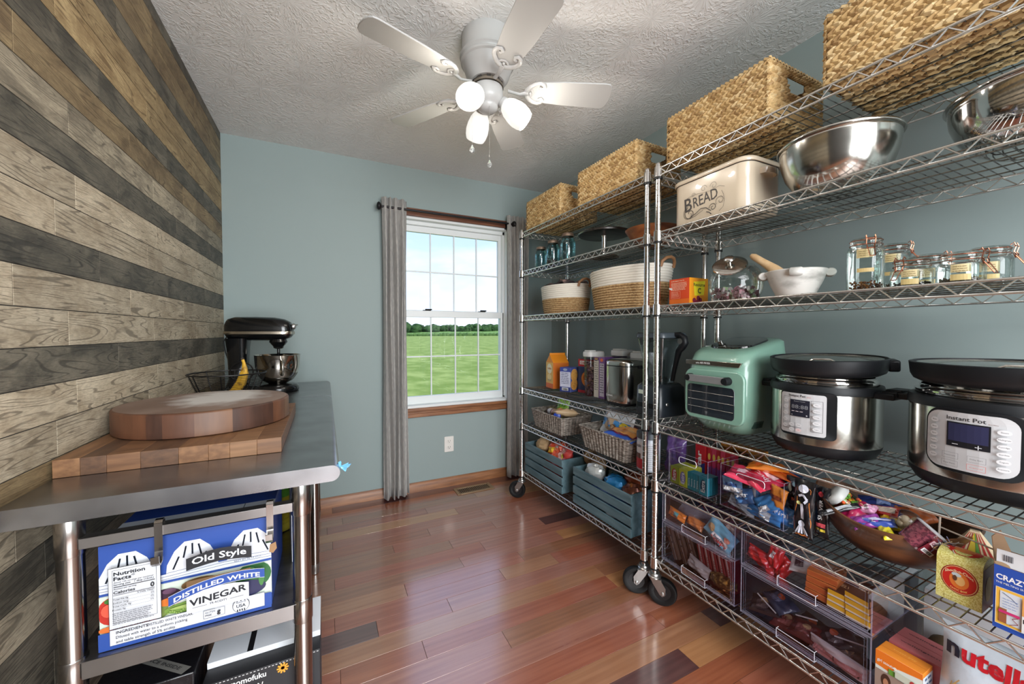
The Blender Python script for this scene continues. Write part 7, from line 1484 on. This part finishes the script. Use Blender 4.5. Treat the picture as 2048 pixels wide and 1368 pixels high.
for i, (y_, z_, ro, l_) in enumerate(((.815, .035, -8, 'red candy bag lying leftmost in the upper right drawer'), (.765, .060, 78, 'red candy bag standing upright in the upper right drawer'), (.80, .015, -20, 'red candy bag at the very bottom left of the upper right drawer'), (.745, .024, 60, 'red candy bag leaning behind the drawer handle in the upper right drawer'))):
    pouch('candy_bag', l_, 'candy bag', (1.375+.006*i, y_, DB1+z_), stand(12, 0, ro), .080, .045, .028, (176, 26, 32), stripe_art([(-.1, -.15, .2, .15, (222, 216, 214))] if i == 1 else [(-.4, -.1, .4, .0, (206, 60, 50))]), 70+i)
pouch('candy_bag', 'white and dark printed packet in the middle of the upper right drawer', 'candy bag', (1.42, .690, DB1+.062), lay(20, 0, -22), .085, .08, .014, (196, 192, 186), stripe_art([(-.35, -.3, -.05, .3, (60, 44, 50)), (.0, -.2, .3, .25, (214, 210, 204))]), 75)
pouch('candy_bag', 'second white and brown packet at the back of the upper right drawer', 'candy bag', (1.47, .735, DB1+.07), lay(-20, 0, -20), .09, .07, .014, (150, 130, 124), None, 76)
def orbox(i):
    return box_thing('candy_bar', ORD[i]+' orange flat bar from the bottom of the stack in the upper right drawer', 'candy bar', (1.405, .625, DB1+.002+i*.021), math.radians(3*i), .09, .075, .019, (206, 120, 60), {'front': lambda p, w_, h_: p.rect(0, h_*.2, w_, h_*.8, (190, 96, 44)), 'top': lambda p, w_, h_: (p.rect(0, 0, w_, h_, (196, 110, 54)), p.lines(w_*.1, w_*.9, h_*.7, 3, h_*.22, h_*.1, (150, 74, 36), i))}, 'orange bars in the upper right drawer', .25)
for i in range(4): orbox(i)
def ybar(x, y, z, rz, lab, grp='yellow ended bars in the upper right drawer'):
    def top(p, w_, h_): p.rect(0, 0, w_, h_, (96, 56, 36)); p.text('VELVET', w_*.5, h_*.45, h_*.16, (220, 190, 140), w=w_*.8, al='c', bold=2)
    return box_thing('candy_bar', lab, 'candy bar', (x, y, z), rz, .10, .056, .017, (112, 68, 42), {'front': lambda p, w_, h_: (p.rect(0, 0, w_, h_, (226, 176, 40)), p.rect(0, 0, w_, h_*.3, (226, 214, 190))), 'top': top}, grp, .25)
for i in range(3): ybar(1.405, .573, DB1+.002+i*.0185, .02*i, ORD[i]+' yellow ended bar from the bottom of the stack next to the orange bars')
for i in range(4): ybar(1.402, .525, DB1+.002+i*.0185, -.03*i, ORD[i]+' yellow ended bar from the bottom of the stack at the drawer end')
for i, (x, y, z, yaw, c_, l_) in enumerate(((1.40, .80, .03, 20, (60, 40, 40), 'dark candy bar with tan round print at the left of the lower right drawer'), (1.43, .77, .055, -30, (70, 74, 96), 'blue grey and brown wrapper standing up in the lower right drawer'), (1.40, .725, .02, 10, (110, 40, 36), 'red edged dark wrapper in the middle of the lower right drawer'), (1.45, .68, .02, -12, (66, 40, 34), 'chocolate brown packet behind the red edged wrapper in the lower right drawer'),
                                   (1.39, .665, .035, 6, (96, 34, 34), 'dark red flat packet in front of the lower right drawer'), (1.42, .60, .05, 40, (56, 44, 46), 'black and orange packet standing at the right of the lower right drawer'), (1.40, .56, .03, -14, (76, 56, 48), 'brown crinkled packet at the right end of the lower right drawer'), (1.47, .60, .02, 20, (50, 34, 32), 'almost black packet at the back right of the lower right drawer'))):
    pouch('candy_bar', l_, 'candy bar', (x, y, DB0+z), lay(yaw, 0, -18), .10, .075, .022, c_, stripe_art([(-.3, -.3, .1, .1, tuple(min(255, q+40) for q in c_))], [], [(-.05, .1, .12, .14, (186, 150, 110) if i % 2 == 0 else (196, 90, 50))]), 80+i)
pouch('wafer_pack', 'long pink and white wafer pack at the bottom front of the lower right drawer', 'wafer pack', (1.366, .575, DB0+.028), stand(6, 0, -3), .15, .045, .022, (214, 196, 196), stripe_art([(-.42, -.35, .42, .1, (196, 130, 130)), (-.05, -.2, -.03, .1, (70, 40, 40))]), 90)
for i, (p0, p1) in enumerate((((1.37, .815, DB0+.075), (1.375, .755, DB0+.040)), ((1.385, .70, DB0+.070), (1.40, .645, DB0+.082)), ((1.40, .60, DB0+.066), (1.42, .53, DB0+.076)))):
    tag(MB().tube([p0, p1], .0022, 8).build('lollipop_stick', mat('white_stick', (206, 202, 200), .6), smooth=60), ('white lollipop stick slanting down at the left of the lower right drawer', 'white lollipop stick lying in the middle of the lower right drawer', 'white lollipop stick lying at the right of the lower right drawer')[i], 'stick')

# right end of the bottom shelf
def gs(p, w_, h_):
    p.rect(0, 0, w_, h_, (222, 226, 220)); p.poly([(0, h_), (w_, h_), (w_, h_*.90), (w_*.5, h_*.84), (w_*.30, h_*.70), (0, h_*.72)], (226, 120, 34)); p.text('girl scouts', w_*.04, h_*.80, .008, (240, 236, 226), w=w_*.36, bold=2); p.ell(w_*.44, h_*.82, .004, .004, (240, 236, 226), 10)
    p.rect(w_*.3, h_*.66, w_*.45, h_*.76, (100, 160, 60)); p.rect(0, 0, w_, h_*.66, (150, 132, 122)); p.ell(w_*.25, h_*.5, w_*.11, h_*.13, (70, 44, 34)); p.ell(w_*.25, h_*.47, w_*.06, h_*.08, (176, 126, 98)); p.ell(w_*.58, h_*.42, w_*.11, h_*.12, (60, 40, 34)); p.ell(w_*.58, h_*.40, w_*.06, h_*.07, (170, 120, 92)); p.rect(w_*.70, h_*.2, w_*.95, h_*.6, (206, 190, 180)); p.rect(w_*.45, h_*.68, w_*.95, h_*.80, (196, 206, 190)); p.ell(w_*.82, h_*.74, w_*.06, h_*.05, (176, 60, 60))
box_thing('cookie_box', 'orange topped cookie box with photo print, right of the clear drawers', 'cookie box', (1.378, .437, Z6+.002), 0, .060, .092, .146, (226, 134, 40), {'front': gs, 'side': lambda p, w_, h_: (p.rect(0, 0, w_, h_*.93, (206, 214, 222)), p.lines(w_*.2, w_*.9, h_*.85, 8, h_*.1, h_*.04, (70, 100, 140), 4)), 'top': lambda p, w_, h_: (p.line([(0, h_*.45), (w_, h_*.45)], .0012, (190, 100, 24)), p.text('toast-yay', w_*.5, h_*.6, .006, (240, 180, 90), w=w_*.5, al='c', bold=1))})
for i in range(2): box_thing('wafer_box', ('dusty pink slim box right behind the orange cookie box', 'second dusty pink slim box, farther behind the orange one')[i], 'box', (1.437+i*.052, .425, Z6+.002), 0, .050, .108, .150, (184, 96, 100), {'top': lambda p, w_, h_: (p.rect(0, 0, w_, h_, (190, 102, 104)), p.text('wellington', w_*.5, h_*.5, .006, (70, 40, 44), w=w_*.72, al='c', bold=1))})
box_thing('storage_box', 'white box with red edge at the back of the bottom shelf, behind the pink boxes', 'box', (1.66, .34, Z6+.002), 0, .10, .26, .245, (196, 198, 202), {'front': lambda p, w_, h_: (p.rect(0, 0, w_, h_*.25, (120, 30, 44)), p.lines(w_*.5, w_*.9, h_*.5, 3, h_*.1, h_*.04, (150, 60, 70), 3))})
crumple('bread_roll', 'dark brown round bun shaped pack between the pink boxes and the white box', 'pack', (1.57, .405, .315), .045, (.8, 1, .9), mat('dark_tan_pack', (92, 72, 48), .6, bump=.3, nscale=(50, 50, 50)), 15, .1)
def nut(p, w_, h_):
    _g = p.f; p.f = lambda u, v, h2: _g(-w_*.47+(u+w_*.455)*1.14, h_*.02+v*1.12, h2)
    p.text('n', -w_*.455, h_*.22, .034, (40, 44, 60), w=.021, bold=4); p.text('utella', -w_*.455+.024, h_*.215, .034, (196, 24, 40), w=.100, bold=4); p.text('biscuits', -w_*.20, h_*.085, .021, (50, 40, 44), w=.088, bold=1, ital=.15)
    p.ell(-w_*.2, -h_*.16, .046, .040, (206, 168, 112), 26); p.ell(-w_*.2, -h_*.145, .046, .038, (222, 188, 136), 26); p.ell(-w_*.28, .0, .032, .014, (214, 178, 124), 22)
    for i in range(4): p.ell(-w_*.28, -.006-.007*i, .032, .013, (186, 140, 90) if i % 2 else (222, 190, 140), 22)
    rr = random.Random(2)
    for i in range(24): a_ = i*2*PI/24; p.ell(-w_*.2+.040*math.cos(a_), -h_*.145+.033*math.sin(a_), .0018, .0018, (150, 100, 60), 6, False)
    p.k += 1; p.line([(-w_*.45, -.02), (-w_*.40, .0), (-w_*.36, .02)], .0022, (196, 164, 110)); p.line([(-w_*.46, -.05), (-w_*.42, -.02), (-w_*.40, .01)], .002, (196, 164, 110))
pouch('biscuit_bag', 'white biscuit bag with big red and black lettering at the lower right corner', 'biscuit bag', (1.388, .242, .352), stand(5, 3, -2), .27, .285, .06, (206, 218, 230), nut, 95, ends=.05, rk=.35)
